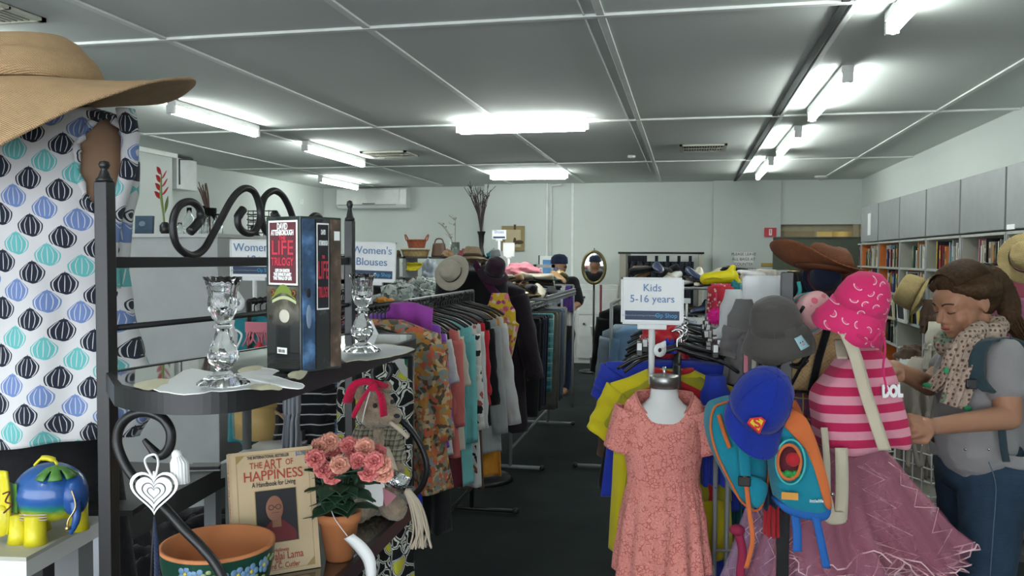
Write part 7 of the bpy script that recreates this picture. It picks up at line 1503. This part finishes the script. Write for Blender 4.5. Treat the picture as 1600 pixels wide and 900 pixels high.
# extra black rail and legs near the coral dress
m = M(); t = thing('chrome_rack_leg', 'thin steel rack legs just right of the coral dress', 'rack legs', (PD(1120, 800, 2.7).x, PD(1120, 800, 2.7).y, 0)); 
for a in (1117, 1136): q = PD(a, 800, 2.7); M().tube([(q.x, q.y, 0), (q.x, q.y, 1.1)], .008, 8).build('leg', GREYM, t, world=True)
a_ = PD(1117, 860, 2.7); b_ = PD(1160, 860, 2.7); M().tube([a_, b_], .005, 6).build('cross_bar', GREYM, t, world=True)
for i, (a, b, d, mt, w, L, lab) in enumerate([(1128, 560, 2.95, C_BLACK, .16, .9, 'long black garment hanging right of the coral dress'), (1150, 600, 2.9, C_TEAL, .08, .5, 'dark teal garment beside the turquoise backpack'), (1118, 590, 2.75, C_BLUE, .10, .35, 'royal blue garment edge right of the coral dress')]):
    garment('long_garment', lab, 'garment', mt, PD(a, b, d), .1, None, w=w, L=L, sl=.2 if i == 0 else 0, slw=.07, t=.08, neck=w * .3, seed=280 + i)
# ================= THE WOMAN =================
DW = 2.65; FH = V((F_.x, F_.y, 0)).normalized(); UPZ = V((0, 0, 1))
def W(px, py, k=0): return PD(px, py, DW + k)
wm = thing('person', 'woman with a ponytail in grey t-shirt and jeans looking down at the striped bag', 'person', (W(1530, 700).x, W(1530, 700).y, 0))
SKIN = Mat('skin', (.46, .25, .17), .5, spec=.4); SKIN.xyz(); n = SKIN.noise(14, 3); SKIN.col(SKIN.mix(n, (.33, .16, .092), (.43, .225, .14))); SKIN.b.inputs['Subsurface Weight'].default_value = .08; SKIN.b.inputs['Subsurface Radius'].default_value = (.02, .008, .005); SKIN.b.inputs['Subsurface Scale'].default_value = .3
SKIN = SKIN.m
tl_ = radians(17); ff = (-R0 * .965 - FH * .26).normalized(); f3 = ff * cos(tl_) - UPZ * sin(tl_); x3 = f3.cross(UPZ).normalized(); u3 = x3.cross(f3)
HM = Matrix((x3, f3, u3)).transposed().to_4x4(); HM.translation = W(1505, 474)
def H(x, y, z): return HM @ V((x, y, z))
HR = HM.to_3x3().to_4x4()
m = M()
def hball(c, r): m.ball(H(*c), r, 20, HR)
hball((0, -.015, .030), (.073, .092, .084)); hball((0, .028, -.028), (.056, .058, .074)); hball((0, .040, .028), (.060, .048, .052)); hball((0, .066, -.086), (.019, .017, .016)); hball((0, .046, -.070), (.038, .034, .030))
for s in (-1, 1):
    hball((s * .036, .055, -.028), (.021, .022, .022)); hball((s * .0095, .0905, -.033), (.0075, .008, .0065)); hball((s * .030, .071, .001), (.0155, .0125, .0105)); hball((s * .042, .03, -.058), (.018, .028, .020))
    m.cap(H(s * .012, .083, .020), H(s * .044, .070, .019), .0085, .007)
    hball((s * .072, -.012, -.004), (.007, .016, .027)); m.tube([H(s * (.074 + .004 * sin(a)), -.014 + .013 * cos(a), -.004 + .023 * sin(a)) for a in [q * .45 for q in range(14)]], .0042, 6, closed=True)
m.cap(H(0, .083, .008), H(0, .104, -.025), .0075, .0095)
m.cap(H(-.019, .082, -.052), H(.019, .082, -.052), .0050, .0050); m.cap(H(0, .087, -.050), H(0, .088, -.053), .0055, .0055); m.cap(H(-.015, .081, -.0625), H(.015, .081, -.0625), .0058, .0058)
NK = W(1530, 535, .01); m.cap(H(0, -.030, -.045), NK, .050, .054)
SN, SF = W(1568, 556, -.145), W(1500, 556, .165)
m.cap(NK, W(1534, 560), .06, .10); m.cap(SN, SF, .045, .045); m.cap(W(1532, 580), W(1534, 640), .10, .095); m.cap(W(1534, 640), W(1534, 700), .095, .11)
EN, WN = W(1575, 652, -.20), W(1452, 667, -.275)
EF, WF = W(1452, 602, .10), W(1400, 577, -.14)
m.cap(SN, EN, .046, .038, 16); m.cap(EN, WN, .037, .0235, 16); m.cap(SF, EF, .044, .036, 16); m.cap(EF, WF, .035, .023, 16)
def hand(m, wr, d, nrm, pinch, side):
    """palm from the wrist along d; nrm points out of the back of the hand; fingers curl away from nrm"""
    d = d.normalized(); x = d.cross(nrm).normalized() * side; n_ = nrm.normalized()
    pc = wr + d * .045; m.cap(wr - d * .01, wr + d * .02, .024, .026)
    for i, o in enumerate((-.030, -.010, .010, .029)):
        k0 = wr + d * (.082 - .004 * abs(i - 1.3)) + x * o; m.cap(wr + d * .02 + x * o * .6, k0, .0145, .0098)
        L = (.036, .041, .038, .030)[i]; a1 = .55 + .15 * i + pinch; a2 = a1 + .85; a3 = a2 + .5
        p1 = k0 + (d * cos(a1) - n_ * sin(a1)) * L; p2 = p1 + (d * cos(a2) - n_ * sin(a2)) * L * .68; p3 = p2 + (d * cos(a3) - n_ * sin(a3)) * L * .5
        m.cap(k0, p1, .0095, .0085); m.cap(p1, p2, .0085, .0078); m.cap(p2, p3, .0078, .0068)
    t0 = wr + d * .022 - x * .022; t1 = wr + d * .050 - x * .042 - n_ * .014; t2_ = t1 + (d * .8 + x * .25 - n_ * .55).normalized() * .030; t3 = t2_ + (d * .7 + x * .55 - n_ * .4).normalized() * .024
    m.cap(t0, t1, .015, .0115); m.cap(t1, t2_, .0112, .0095); m.cap(t2_, t3, .0095, .0078)
dN = (W(1418, 662, -.33) - WN); hand(m, WN, dN, -FH * .75 + UPZ * .65, .15, 1)
dF_ = (W(1380, 568, -.22) - WF); hand(m, WF, dF_, UPZ * .7 - FH * .5, .1, 1)
LG = []
for (hp_, kp, ap, r0) in ((W(1552, 735, -.075), W(1540, 945, -.10), W(1560, 1140, -.08), .088), (W(1512, 735, .085), W(1512, 945, .05), W(1535, 1140, .07), .085)):
    m.cap(hp_, kp, r0, .052); m.cap(kp, ap, .052, .036); LG.append((hp_, kp, ap, r0))
body = m.build('body', SKIN, wm, world=True, remesh=.0048, smi=4)
# face details
LIP = mk('lip', (.42, .12, .11), .4); HAIRD = mk('dark_hair', (.03, .018, .012), .6)
M().tube(catmull([H(-.018, .0862, -.0575), H(-.008, .0905, -.0570), H(0, .0915, -.0575), H(.008, .0905, -.0570), H(.018, .0862, -.0575)], 5), .0012, 6).build('mouth_line', mk('mouth_dark', (.14, .03, .03), .6), wm, world=True)
M().tube(catmull([H(-.015, .0855, -.054), H(0, .0915, -.053), H(.015, .0855, -.054)], 6), .0032, 8, flat=.7).build('upper_lip', LIP, wm, world=True); M().tube(catmull([H(-.014, .0850, -.0625), H(0, .0890, -.0635), H(.014, .0850, -.0625)], 6), .0038, 8, flat=.7).build('lower_lip', LIP, wm, world=True)
for s in (-1, 1):
    M().tube(catmull([H(s * .014, .0920, .021), H(s * .028, .0885, .0265), H(s * .046, .0735, .022)], 5), [.0024] * 5 + [.0022] * 5 + [.001], 6).build('eyebrow', HAIRD, wm, world=True)
    M().tube(catmull([H(s * .018, .0805, -.0035), H(s * .030, .0845, -.0065), H(s * .044, .0745, -.0040)], 5), .0014, 6).build('eyelashes', HAIRD, wm, world=True)
HA = Mat('brown_hair', (.05, .03, .02), .65, spec=.2); x, y, z = HA.xyz(); n = HA.noise(9, 2); st_ = (HA.noise(110, 2) * 1.0); HA.col(HA.mix(st_ * n * 1.3, (.014, .008, .004), (.15, .078, .034))); HA.bump(st_, .003, .7)
m = M(); hb_ = lambda c, r: m.ball(H(*c), r, 24, HR)
hb_((0, -.030, .046), (.082, .092, .083)); hb_((0, -.052, .012), (.079, .066, .074)); hb_((0, .022, .080), (.058, .052, .042)); 
for s in (-1, 1): m.cap(H(s * .045, .052, .070), H(s * .078, -.010, .040), .018, .024); m.cap(H(s * .076, -.004, .036), H(s * .060, -.07, .025), .020, .03)
TP = [H(0, -.118, .075), W(1560, 438, .0), W(1574, 470, .0), W(1580, 502, -.0), W(1594, 524, 0), W(1603, 538, 0)]
m.cap(H(0, -.09, .06), TP[0], .04, .022)
tp = catmull(TP, 6); nT = len(tp)
m.tube(tp, [lerp(.024, .036, min(1, i / 10)) if i < 14 else lerp(.036, .006, (i - 14) / (nT - 15)) for i in range(nT)], 12)
m.build('hair', HA.m, wm, world=True, remesh=.005, smi=3, disp=(.012, .006))
m = M(); rh = random.Random(5)
for i in range(60):
    a = rh.uniform(0, 6.28); k = rh.uniform(.6, 1); pts = [p + (R0 * cos(a) + FH * sin(a)) * (.030 if j > 3 else .018) * k * (1 if j < 18 else 1.2 - (j - 18) * .05) for j, p in enumerate(tp)]; m.tube(pts[::2], .0016, 4, caps=False)
for i in range(70):
    a = lerp(-1.15, 1.15, i / 69); pts = [H(.083 * sin(a) * q1, lerp(.062, -.105, t_) , .046 + .080 * cos(a) * q1 + .01) for t_, q1 in ((0, .74), (.2, .93), (.45, 1.0), (.7, .93), (1, .42))]; m.tube(catmull(pts, 3), .0014, 4, caps=False)
m.build('hair_strands', HA.m, wm, world=True)
M().tube([H(.018 * cos(q * .524), -.117 + .004 * sin(q), .078 + .018 * sin(q * .524)) for q in range(12)], .005, 6, closed=True).build('hair_tie', BLKP, wm, world=True)
# t-shirt
TSH = cloth('grey_marl_tee', (.27, .26, .26), col2=(.22, .21, .215))
m = M(); m.ball(W(1528, 600, .0), (.118, .165, .15), 24, Matrix.Rotation(YAW, 4, 'Z')); m.ball(W(1508, 600, -.03), (.085, .13, .085), 20, Matrix.Rotation(YAW, 4, 'Z')); m.cap(W(1530, 645), W(1529, 690), .132, .132); m.cap(W(1527, 645, -.06), W(1526, 692, -.07), .115, .118)
m.cap(NK + V((0, 0, -.03)), W(1534, 575), .065, .12); m.cap(SN + UPZ * .0, SF, .056, .056); m.cap(SN, SN.lerp(EN, .46), .060, .062, 16); m.cap(SF, SF.lerp(EF, .42), .058, .058, 16)
tee = m.build('t_shirt', TSH, wm, world=True, remesh=.007, smi=6, disp=(.06, .012))
M().grid(lambda u, v: (lambda q, c: c + R0 * (.142 * cos(q)) + FH * (.165 * sin(q) - .02) + UPZ * (.006 * sin(6 * q)))(2 * pi * u, W(1528, lerp(690, 709, v))), 48, 4, cu=True).build('shirt_hem', TSH, wm, world=True, solid=.003)
# jeans
JN = Mat('blue_jeans', (.03, .075, .15), .85); x, y, z = JN.xyz(); n = JN.noise(5, 3); JN.col(JN.mix(n, (.006, .018, .04), (.028, .062, .105))); JN.bump(JN.noise(9, 6) + (z * 1500).sin() * .05, .012, .5)
m = M(); m.ball(W(1530, 728), (.125, .165, .10), 24, Matrix.Rotation(YAW, 4, 'Z')); m.cap(W(1530, 700, -.05), W(1530, 700, .05), .115, .115)
for hp_, kp, ap, r0 in LG: m.cap(hp_ + UPZ * .0, kp, r0 + .016, .068, 18); m.cap(kp, ap, .068, .052, 18)
m.build('jeans', JN.m, wm, world=True, remesh=.008, smi=5, disp=(.05, .012))
m = M(); m.tube(catmull([W(1545, 722, -.195), W(1556, 760, -.19), W(1552, 830, -.19), W(1547, 900, -.175)], 6), .0014, 5); m.build('side_seam', mk('seam_thread', (.10, .14, .2), .8), wm, world=True)
for px in (1508, 1545): M().ball(W(px, 702, -.205), .004, 8).build('rivet', CHROME, wm, world=True)
for hp_, kp, ap, r0 in LG: M().cap(V((ap.x, ap.y, .045)) + R0 * .03, V((ap.x, ap.y, .04)) - R0 * .15, .045, .038).build('shoe', C_BLACK, wm, world=True)
# crochet scarf
SCF = Mat('crochet', (.45, .38, .30), .95); SCF.xyz(); d = SCF.vor(70, rnd=.25); g_ = SCF.noise(11, 2); SCF.col(SCF.mix(d.lt(.33), SCF.mix(g_.gt(.60), (.42, .33, .26), (.20, .28, .20)), (.14, .07, .06))); SCF.bump(d, .006, 1); SCF = SCF.m
sc = thing('crochet_scarf', 'beige crochet scarf with green corners worn round the neck of the woman', 'scarf', W(1500, 560, -.1))
m = M(); cN = W(1516, 524, 0)
ring = [cN + R0 * (.075 * cos(a) * 1.0) + FH * (.085 * sin(a)) + UPZ * (-.035 * (-cos(a)) * 1.0 + .0) for a in [q * pi / 12 for q in range(24)]]
m.tube(ring, [.030 + .006 * sin(i * 1.7) for i in range(24)], 12, closed=True)
m.tube(catmull([W(1535, 512, -.08), W(1512, 530, -.12), W(1490, 560, -.13), W(1485, 590, -.13)], 5), .028, 10)
m.build('neck_wrap', SCF, sc, world=True, remesh=.006, smi=2, disp=(.02, .01))
def panel(P, name, mat):
    """two edges of pixel points with a fold profile between"""
    A = catmull([W(*p) for p in P[0]], 5); B_ = catmull([W(*p) for p in P[1]], 5); n = len(A)
    return M().grid(lambda u, v: A[int(round(v * (n - 1)))].lerp(B_[int(round(v * (n - 1)))], u) - FH * (.022 * sin(pi * u) + .012 * sin(4 * pi * u + 2 * v)), 24, n - 1).build(name, mat, sc, world=True, solid=.006)
panel(([(1490, 530, -.12), (1472, 565, -.12), (1452, 590, -.10), (1440, 606, -.08)], [(1510, 535, -.14), (1496, 575, -.15), (1478, 600, -.13), (1462, 612, -.11)]), 'hanging_panel', SCF)
panel(([(1498, 530, -.14), (1484, 570, -.15), (1470, 610, -.15), (1466, 628, -.15)], [(1538, 522, -.15), (1530, 565, -.17), (1520, 605, -.17), (1506, 640, -.16)]), 'hanging_panel', SCF)
GS = mk('green_yarn', (.03, .28, .12), .9)
for q_ in ([(1440, 606, -.085), (1436, 598, -.085), (1452, 596, -.11), (1460, 606, -.115)], [(1500, 642, -.17), (1508, 630, -.18), (1520, 636, -.18), (1518, 644, -.17)], [(1470, 575, -.15), (1480, 570, -.16), (1484, 582, -.17), (1474, 586, -.16)]):
    m = M(); P = [W(*p) for p in q_]; m.add(P + [p - FH * .008 for p in P], [(0, 1, 2, 3), (4, 5, 6, 7)] + [(i, (i + 1) % 4, 4 + (i + 1) % 4, 4 + i) for i in range(4)]); m.build('green_corner', GS, sc, world=True, sub=1)
# backpack on her back
bp = thing('backpack', 'dark teal backpack worn by the woman, cut by the right edge', 'backpack', W(1625, 620, -.02)); TL = cloth('slate_teal', (.03, .055, .065))
m = M(); c = W(1632, 612, .0); m.grid(lambda u, v: (lambda a, b: c + R0 * (.085 * cos(a) * (1 - .25 * v * v) * (.6 + .4 * sin(pi * min(1, .15 + v)))) + FH * (.14 * sin(a)) + UPZ * (.20 - .44 * v))(2 * pi * u, v), 32, 16, cu=True, cap0=True, cap1=True); m.build('pack_body', TL, bp, world=True, sub=1)
m = M(); P = catmull([W(1594, 538, -.12), W(1565, 528, -.155), W(1540, 535, -.185), (W(1527, 562, -.19)), W(1530, 595, -.19), W(1548, 612, -.20)], 6)
M().grid(lambda u, v: P[int(round(v * (len(P) - 1)))] + R0 * (.05 * (u - .5)) - FH * .008 * sin(pi * u), 6, len(P) - 1).build('shoulder_strap', TL, bp, world=True, solid=.010)
M().cbox((0, 0, 0), (.03, .012, .03)).xf(Matrix.Translation(W(1518, 600, -.20))).build('buckle', BLKP, bp, world=True, smooth=False, bevel=.003); M().tube([W(1518, 600, -.2), W(1510, 606, -.2)], .005).build('strap_end', BLKP, bp, world=True)
P2 = catmull([W(1566, 672, -.21), W(1569, 700, -.215), W(1573, 722, -.20)], 5); M().grid(lambda u, v: P2[int(round(v * (len(P2) - 1)))] + R0 * (.022 * (u - .5)), 3, len(P2) - 1).build('lower_strap', TL, bp, world=True, solid=.004)

# ================= THE MAN AT THE BACK =================
DMn = 9.7
def Q(px, py, k=0): return PD(px, py, DMn + k)
mn = thing('person', 'man in a black t-shirt and dark cap seen from behind at the back', 'person', (Q(873, 500).x, Q(873, 500).y, 0))
m = M(); m.ball(Q(874, 416), (.085, .10, .115), 18); m.cap(Q(874, 424), Q(873, 436), .062, .07)
SL, SR_ = Q(853, 443), Q(895, 443); m.cap(SL, SR_, .07, .07); m.cap(Q(873, 455), Q(873, 500), .16, .15); EL, ER = Q(845, 480, -.1), Q(903, 475, -.15)
m.cap(SL, EL, .055, .045); m.cap(SR_, ER, .055, .045); m.cap(ER, Q(893, 482, -.38), .042, .03); m.cap(EL, Q(858, 486, -.4), .042, .03)
for s in (-1, 1):
    hp_ = Q(873 + s * 10, 525); kn = V((hp_.x, hp_.y, .48)); m.cap(hp_, kn, .09, .06); m.cap(kn, V((kn.x, kn.y, .1)), .06, .042); m.cap(V((kn.x, kn.y + .05, .05)), V((kn.x, kn.y - .14, .045)), .045, .04)
for c0, dd in ((Q(893, 482, -.38), -FH), (Q(858, 486, -.4), -FH)):
    m.cap(c0, c0 + dd * .07, .03, .035)
    for i in range(4): m.cap(c0 + dd * .07 + R0 * (i - 1.5) * .018, c0 + dd * .13 + R0 * (i - 1.5) * .018 - UPZ * .02, .011, .009)
    m.cap(c0 + dd * .02 + R0 * .03, c0 + dd * .07 + R0 * .055, .013, .010)
m.build('body', SKIN, mn, world=True, remesh=.012, smi=2)
m = M(); m.cap(SL + UPZ * -.005, SR_, .085, .085); m.cap(Q(873, 458), Q(873, 520), .185, .185); m.cap(SL, SL.lerp(EL, .8), .085, .08); m.cap(SR_, SR_.lerp(ER, .85), .085, .08); m.build('t_shirt', C_BLACK, mn, world=True, remesh=.015, smi=3, disp=(.1, .02))
m = M()
for s in (-1, 1): hp_ = Q(873 + s * 10, 530); m.cap(hp_ + UPZ * .06, V((hp_.x, hp_.y, .48)), .125, .09); m.cap(V((hp_.x, hp_.y, .48)), V((hp_.x, hp_.y, .1)), .09, .075)
m.build('trousers', C_NAVY, mn, world=True, remesh=.015, smi=3)
M().lathe([(.100, -.01), (.102, .02), (.095, .065), (.06, .098), (.001, .108)], 24, Matrix.Translation(Q(874, 411))).build('cap', C_NAVY, mn, world=True); M().ball(Q(874, 417), (.090, .092, .045), 16).build('hair', HAIRD, mn, world=True)

# ================= RIGHT EDGE: STANDS, BAGS, BASKET =================
rs = thing('bag_stand', 'black wire display stand with pink bags and hats behind the woman', 'display stand', (PD(1590, 600, 3.5).x, PD(1590, 600, 3.5).y, 0))
c = PD(1592, 560, 3.5); M().tube([(c.x, c.y, 0), (c.x, c.y, 1.66)], .016).build('pole', BLACK, rs, world=True); M().lathe([(.25, 0), (.24, .03), (.03, .05)], 24).build('base', BLACK, rs)
M().tube(catmull([PD(1512, 432, 3.3), PD(1545, 417, 3.4), PD(1572, 405, 3.5), PD(1592, 400, 3.5)], 5), .007).build('arm', BLACK, rs, world=True); M().tube(catmull([PD(1535, 415, 3.4), PD(1570, 412, 3.45), PD(1592, 410, 3.5)], 5), .007).build('arm', BLACK, rs, world=True)
PKB = cloth('dusty_pink', (.42, .10, .14)); PKB2 = cloth('mauve_pink', (.36, .12, .20))
def bagp(name, label, pts, d, mat, dep=.08, bul=.03, cat='bag'):
    P = [PD(a, b, d) for a, b in pts]; t = thing(name, label, cat, P[0]); quadbag(M(), P, dep, bul).build('bag_body', mat, t, world=True, sub=1); return t
t = bagp('pink_satchel', 'flat dusty pink bag at the top of the right hand stand', [(1535, 425), (1560, 416), (1592, 418), (1612, 432), (1612, 470), (1560, 472), (1535, 462)], 3.35, PKB); M().tube([PD(1548, 434, 3.28), PD(1590, 436, 3.28), PD(1612, 438, 3.28)], .004).build('zip', C_MAROON, t, world=True)
t = bagp('mauve_bag', 'crumpled mauve pink bag hanging below the pink satchel', [(1552, 470), (1590, 466), (1620, 475), (1622, 560), (1590, 572), (1560, 545), (1552, 510)], 3.3, PKB2, .1, .04)
for i in range(4): M().tube(catmull([PD(1560 + i * 10, 480, 3.25), PD(1566 + i * 9, 510, 3.22), PD(1562 + i * 12, 545, 3.25)], 4), .006, 6, flat=.6).build('gather', PKB2, t, world=True)
YST = straw('yellow_straw', (.50, .38, .17), 2.0)
hatd('boater_hat', 'pale straw hat with a dark band cut by the right edge of the picture', YST, 1606, 402, 3.2, 84, (radians(75), 0, radians(-30)), cr=.06, ch=.07, droop=.05, band=C_BLACK)
t = hatd('bucket_straw_hat', 'tan straw hat hanging on a peg just left of the woman\'s forehead', YST, 1437, 462, 3.9, 66, (radians(-20), radians(-65), 0), cr=.085, ch=.10, droop=.9, taper=.92); 
p = PD(1448, 440, 3.95); st2 = thing('hat_pole', 'grey pole stand behind the woman holding the tan straw hat', 'hat stand', (p.x, p.y, 0)); M().tube([(0, 0, 0), (0, 0, p.z)], .014).build('pole', GREYM, st2); M().lathe([(.2, 0), (.18, .03), (.02, .05)], 24).build('base', GREYM, st2)
garment('brown_scarf', 'brown scarf hanging under the tan straw hat', 'scarf', C_BROWN, PD(1450, 470, 3.85), 0, None, w=.07, L=.15, sl=0, t=.04, neck=.02, seed=301)
TAU = cloth('taupe_frill', (.38, .33, .28))
t = garment('frilled_cardigan', 'pale taupe frilled garment hanging behind the woman\'s forearm', 'cardigan', TAU, PD(1442, 560, 3.7), .2, None, w=.19, L=.52, sl=0, t=.12, neck=.05, seed=302, amp=.03, folds=6, flare=.8)
for i in range(5): M().tube(catmull([PD(1424 + 6 * sin(i * 2 + j) + i * 7, 600 + j * 26, 3.6) for j in range(6)], 4), .010, 6, flat=.5).build('frill', TAU, t, world=True)
garment('cream_sleeve', 'cream cloth hanging above the frilled garment', 'cloth', C_CREAM, PD(1462, 505, 3.6), .2, None, w=.09, L=.2, sl=0, t=.06, neck=.03, seed=303)
# wire basket
p = PZ(1450, 775, .0); q_ = PD(1450, 745, 3.9); wb = thing('wire_basket', 'white wire grid basket stand behind the woman', 'basket', (PD(1458, 700, 3.75).x, PD(1458, 700, 3.75).y, 0), (0, 0, .5)); m = M(); z0, z1 = .52, .82; a = .16
for i in range(7):
    o = -a + a * i / 3
    for s in (-1, 1): m.tube([(o, s * a, z0), (o, s * a, z1)], .003, 5); m.tube([(s * a, o, z0), (s * a, o, z1)], .003, 5)
    m.tube([(o, -a, z0), (o, a, z0)], .003, 5); m.tube([(-a, o, z0), (a, o, z0)], .003, 5)
for i in range(6):
    z = z0 + (z1 - z0) * i / 5; m.tube([(-a, -a, z), (a, -a, z), (a, a, z), (-a, a, z)], .0035, 5, closed=True)
m.build('wire_grid', WPLAS, wb)
for x in (-a, a):
    for y in (-a, a): M().tube([(x, y, 0), (x, y, z0)], .006, 6).build('leg', WPLAS, wb)
heap('tan_leather_bag', 'tan leather bag lying behind the wire basket', 'bag', mk('tan_leather', (.25, .14, .07), .5), PD(1415, 728, 4.3), .07, .08, .10, 304)
p = PD(1415, 728, 4.3); t = thing('stool', 'low dark stool under the tan leather bag', 'stool', (p.x, p.y, 0)); M().lathe([(.13, p.z - .03), (.13, p.z)], 24).build('seat', DARKG, t)
for s in range(3): M().tube([(.1 * cos(s * 2.1), .1 * sin(s * 2.1), 0), (.08 * cos(s * 2.1), .08 * sin(s * 2.1), p.z - .03)], .01, 6).build('leg', DARKG, t)
heap('cream_cloth', 'cream cloth lying in the wire basket', 'cloth', C_CREAM, V((wb.location.x, wb.location.y, .53)), .12, .12, .14, 305)
# leather slippers on the floor / low shelf
def slipper(label, px, py, d, rz):
    p = PD(px, py, d); t = thing('leather_slipper', label, 'slipper', p, (0, 0, rz)); shoe_mesh(.30).build('upper', mk('rust_leather', (.22, .07, .025), .6), t); M().tube([(.03 * cos(a), -.05 + .06 * sin(a), .055) for a in [q * pi / 8 for q in range(16)]], .006, 6, closed=True).build('opening', C_BROWN, t); return t
sh = thing('low_bench', 'low dark bench on the floor right behind the woman\'s knees', 'bench', (PD(1520, 830, 3.6).x + .1, PD(1520, 830, 3.6).y, 0)); zb = PD(1480, 838, 3.6).z
box('top', -.35, .7, -.2, .25, zb - .03, zb, DARKG, sh); 
for x in (-.33, .66):
    for y in (-.18, .22): box('leg', x, x + .03, y, y + .03, 0, zb - .03, DARKG, sh)
for i, (lab, px, rz) in enumerate((('rust leather slipper left of the woman\'s knees', 1478, 1.25), ('rust leather slipper at the right edge behind the jeans', 1585, 1.4), ('second rust leather slipper behind the first one', 1498, 1.0))):
    s_ = slipper(lab, px, 838, 3.6 - .03 * i, rz); s_.location.z = zb
fr_ = fringe('white_fringe_shawl', 'white fringed shawl hanging at the right edge below the backpack', C_WHITE, PD(1602, 705, 3.2), .14, .33, 26, 6)
garment('white_shawl', 'white knitted shawl above its fringe at the right edge', 'shawl', C_WHITE, PD(1606, 640, 3.22), 0, None, w=.16, L=.18, sl=0, t=.06, neck=.05, seed=306)
# boxes and baskets low on the bookcase behind the woman's arm
for i, (px, py, Y, mt, sx, sz, lab, nm) in enumerate([(1425, 560, 7.0, C_BROWN, .12, .1, 'brown cloth bag on the low bookcase shelf', 'cloth_bag'), (1405, 600, 6.6, WICK, .15, .12, 'tan wicker bowl low before the bookcase', 'wicker_bowl')]):
    p = PY(px, py, Y); heap(nm, lab, nm.replace('_', ' '), mt, (min(p.x, 2.0), Y, p.z), sx, .12, sz, 310 + i)
t = thing('side_table', 'low white table before the bookcase behind the striped bag', 'table', (1.75, 6.6, 0)); box('tabletop', -.3, .3, -.6, .6, .70, .73, WHITE, t)
for x in (-.27, .24):
    for y in (-.57, .54): box('leg', x, x + .03, y, y + .03, 0, .70, WHITE, t)
for i, (mt, lab, x, y) in enumerate([(C_CREAM, 'cream folded cloth on the low white table', -.1, -.3), (GREYPRINT, 'patterned folded cloth on the low white table', .05, .0), (C_WHITE, 'white folded cloth on the low white table', -.05, .3), (C_BROWN, 'brown folded cloth on the low white table', .1, -.45)]):
    heap('folded_cloth', lab, 'folded cloth', mt, (1.75 + x, 6.6 + y, .73), .13, .12, .10, 320 + i)
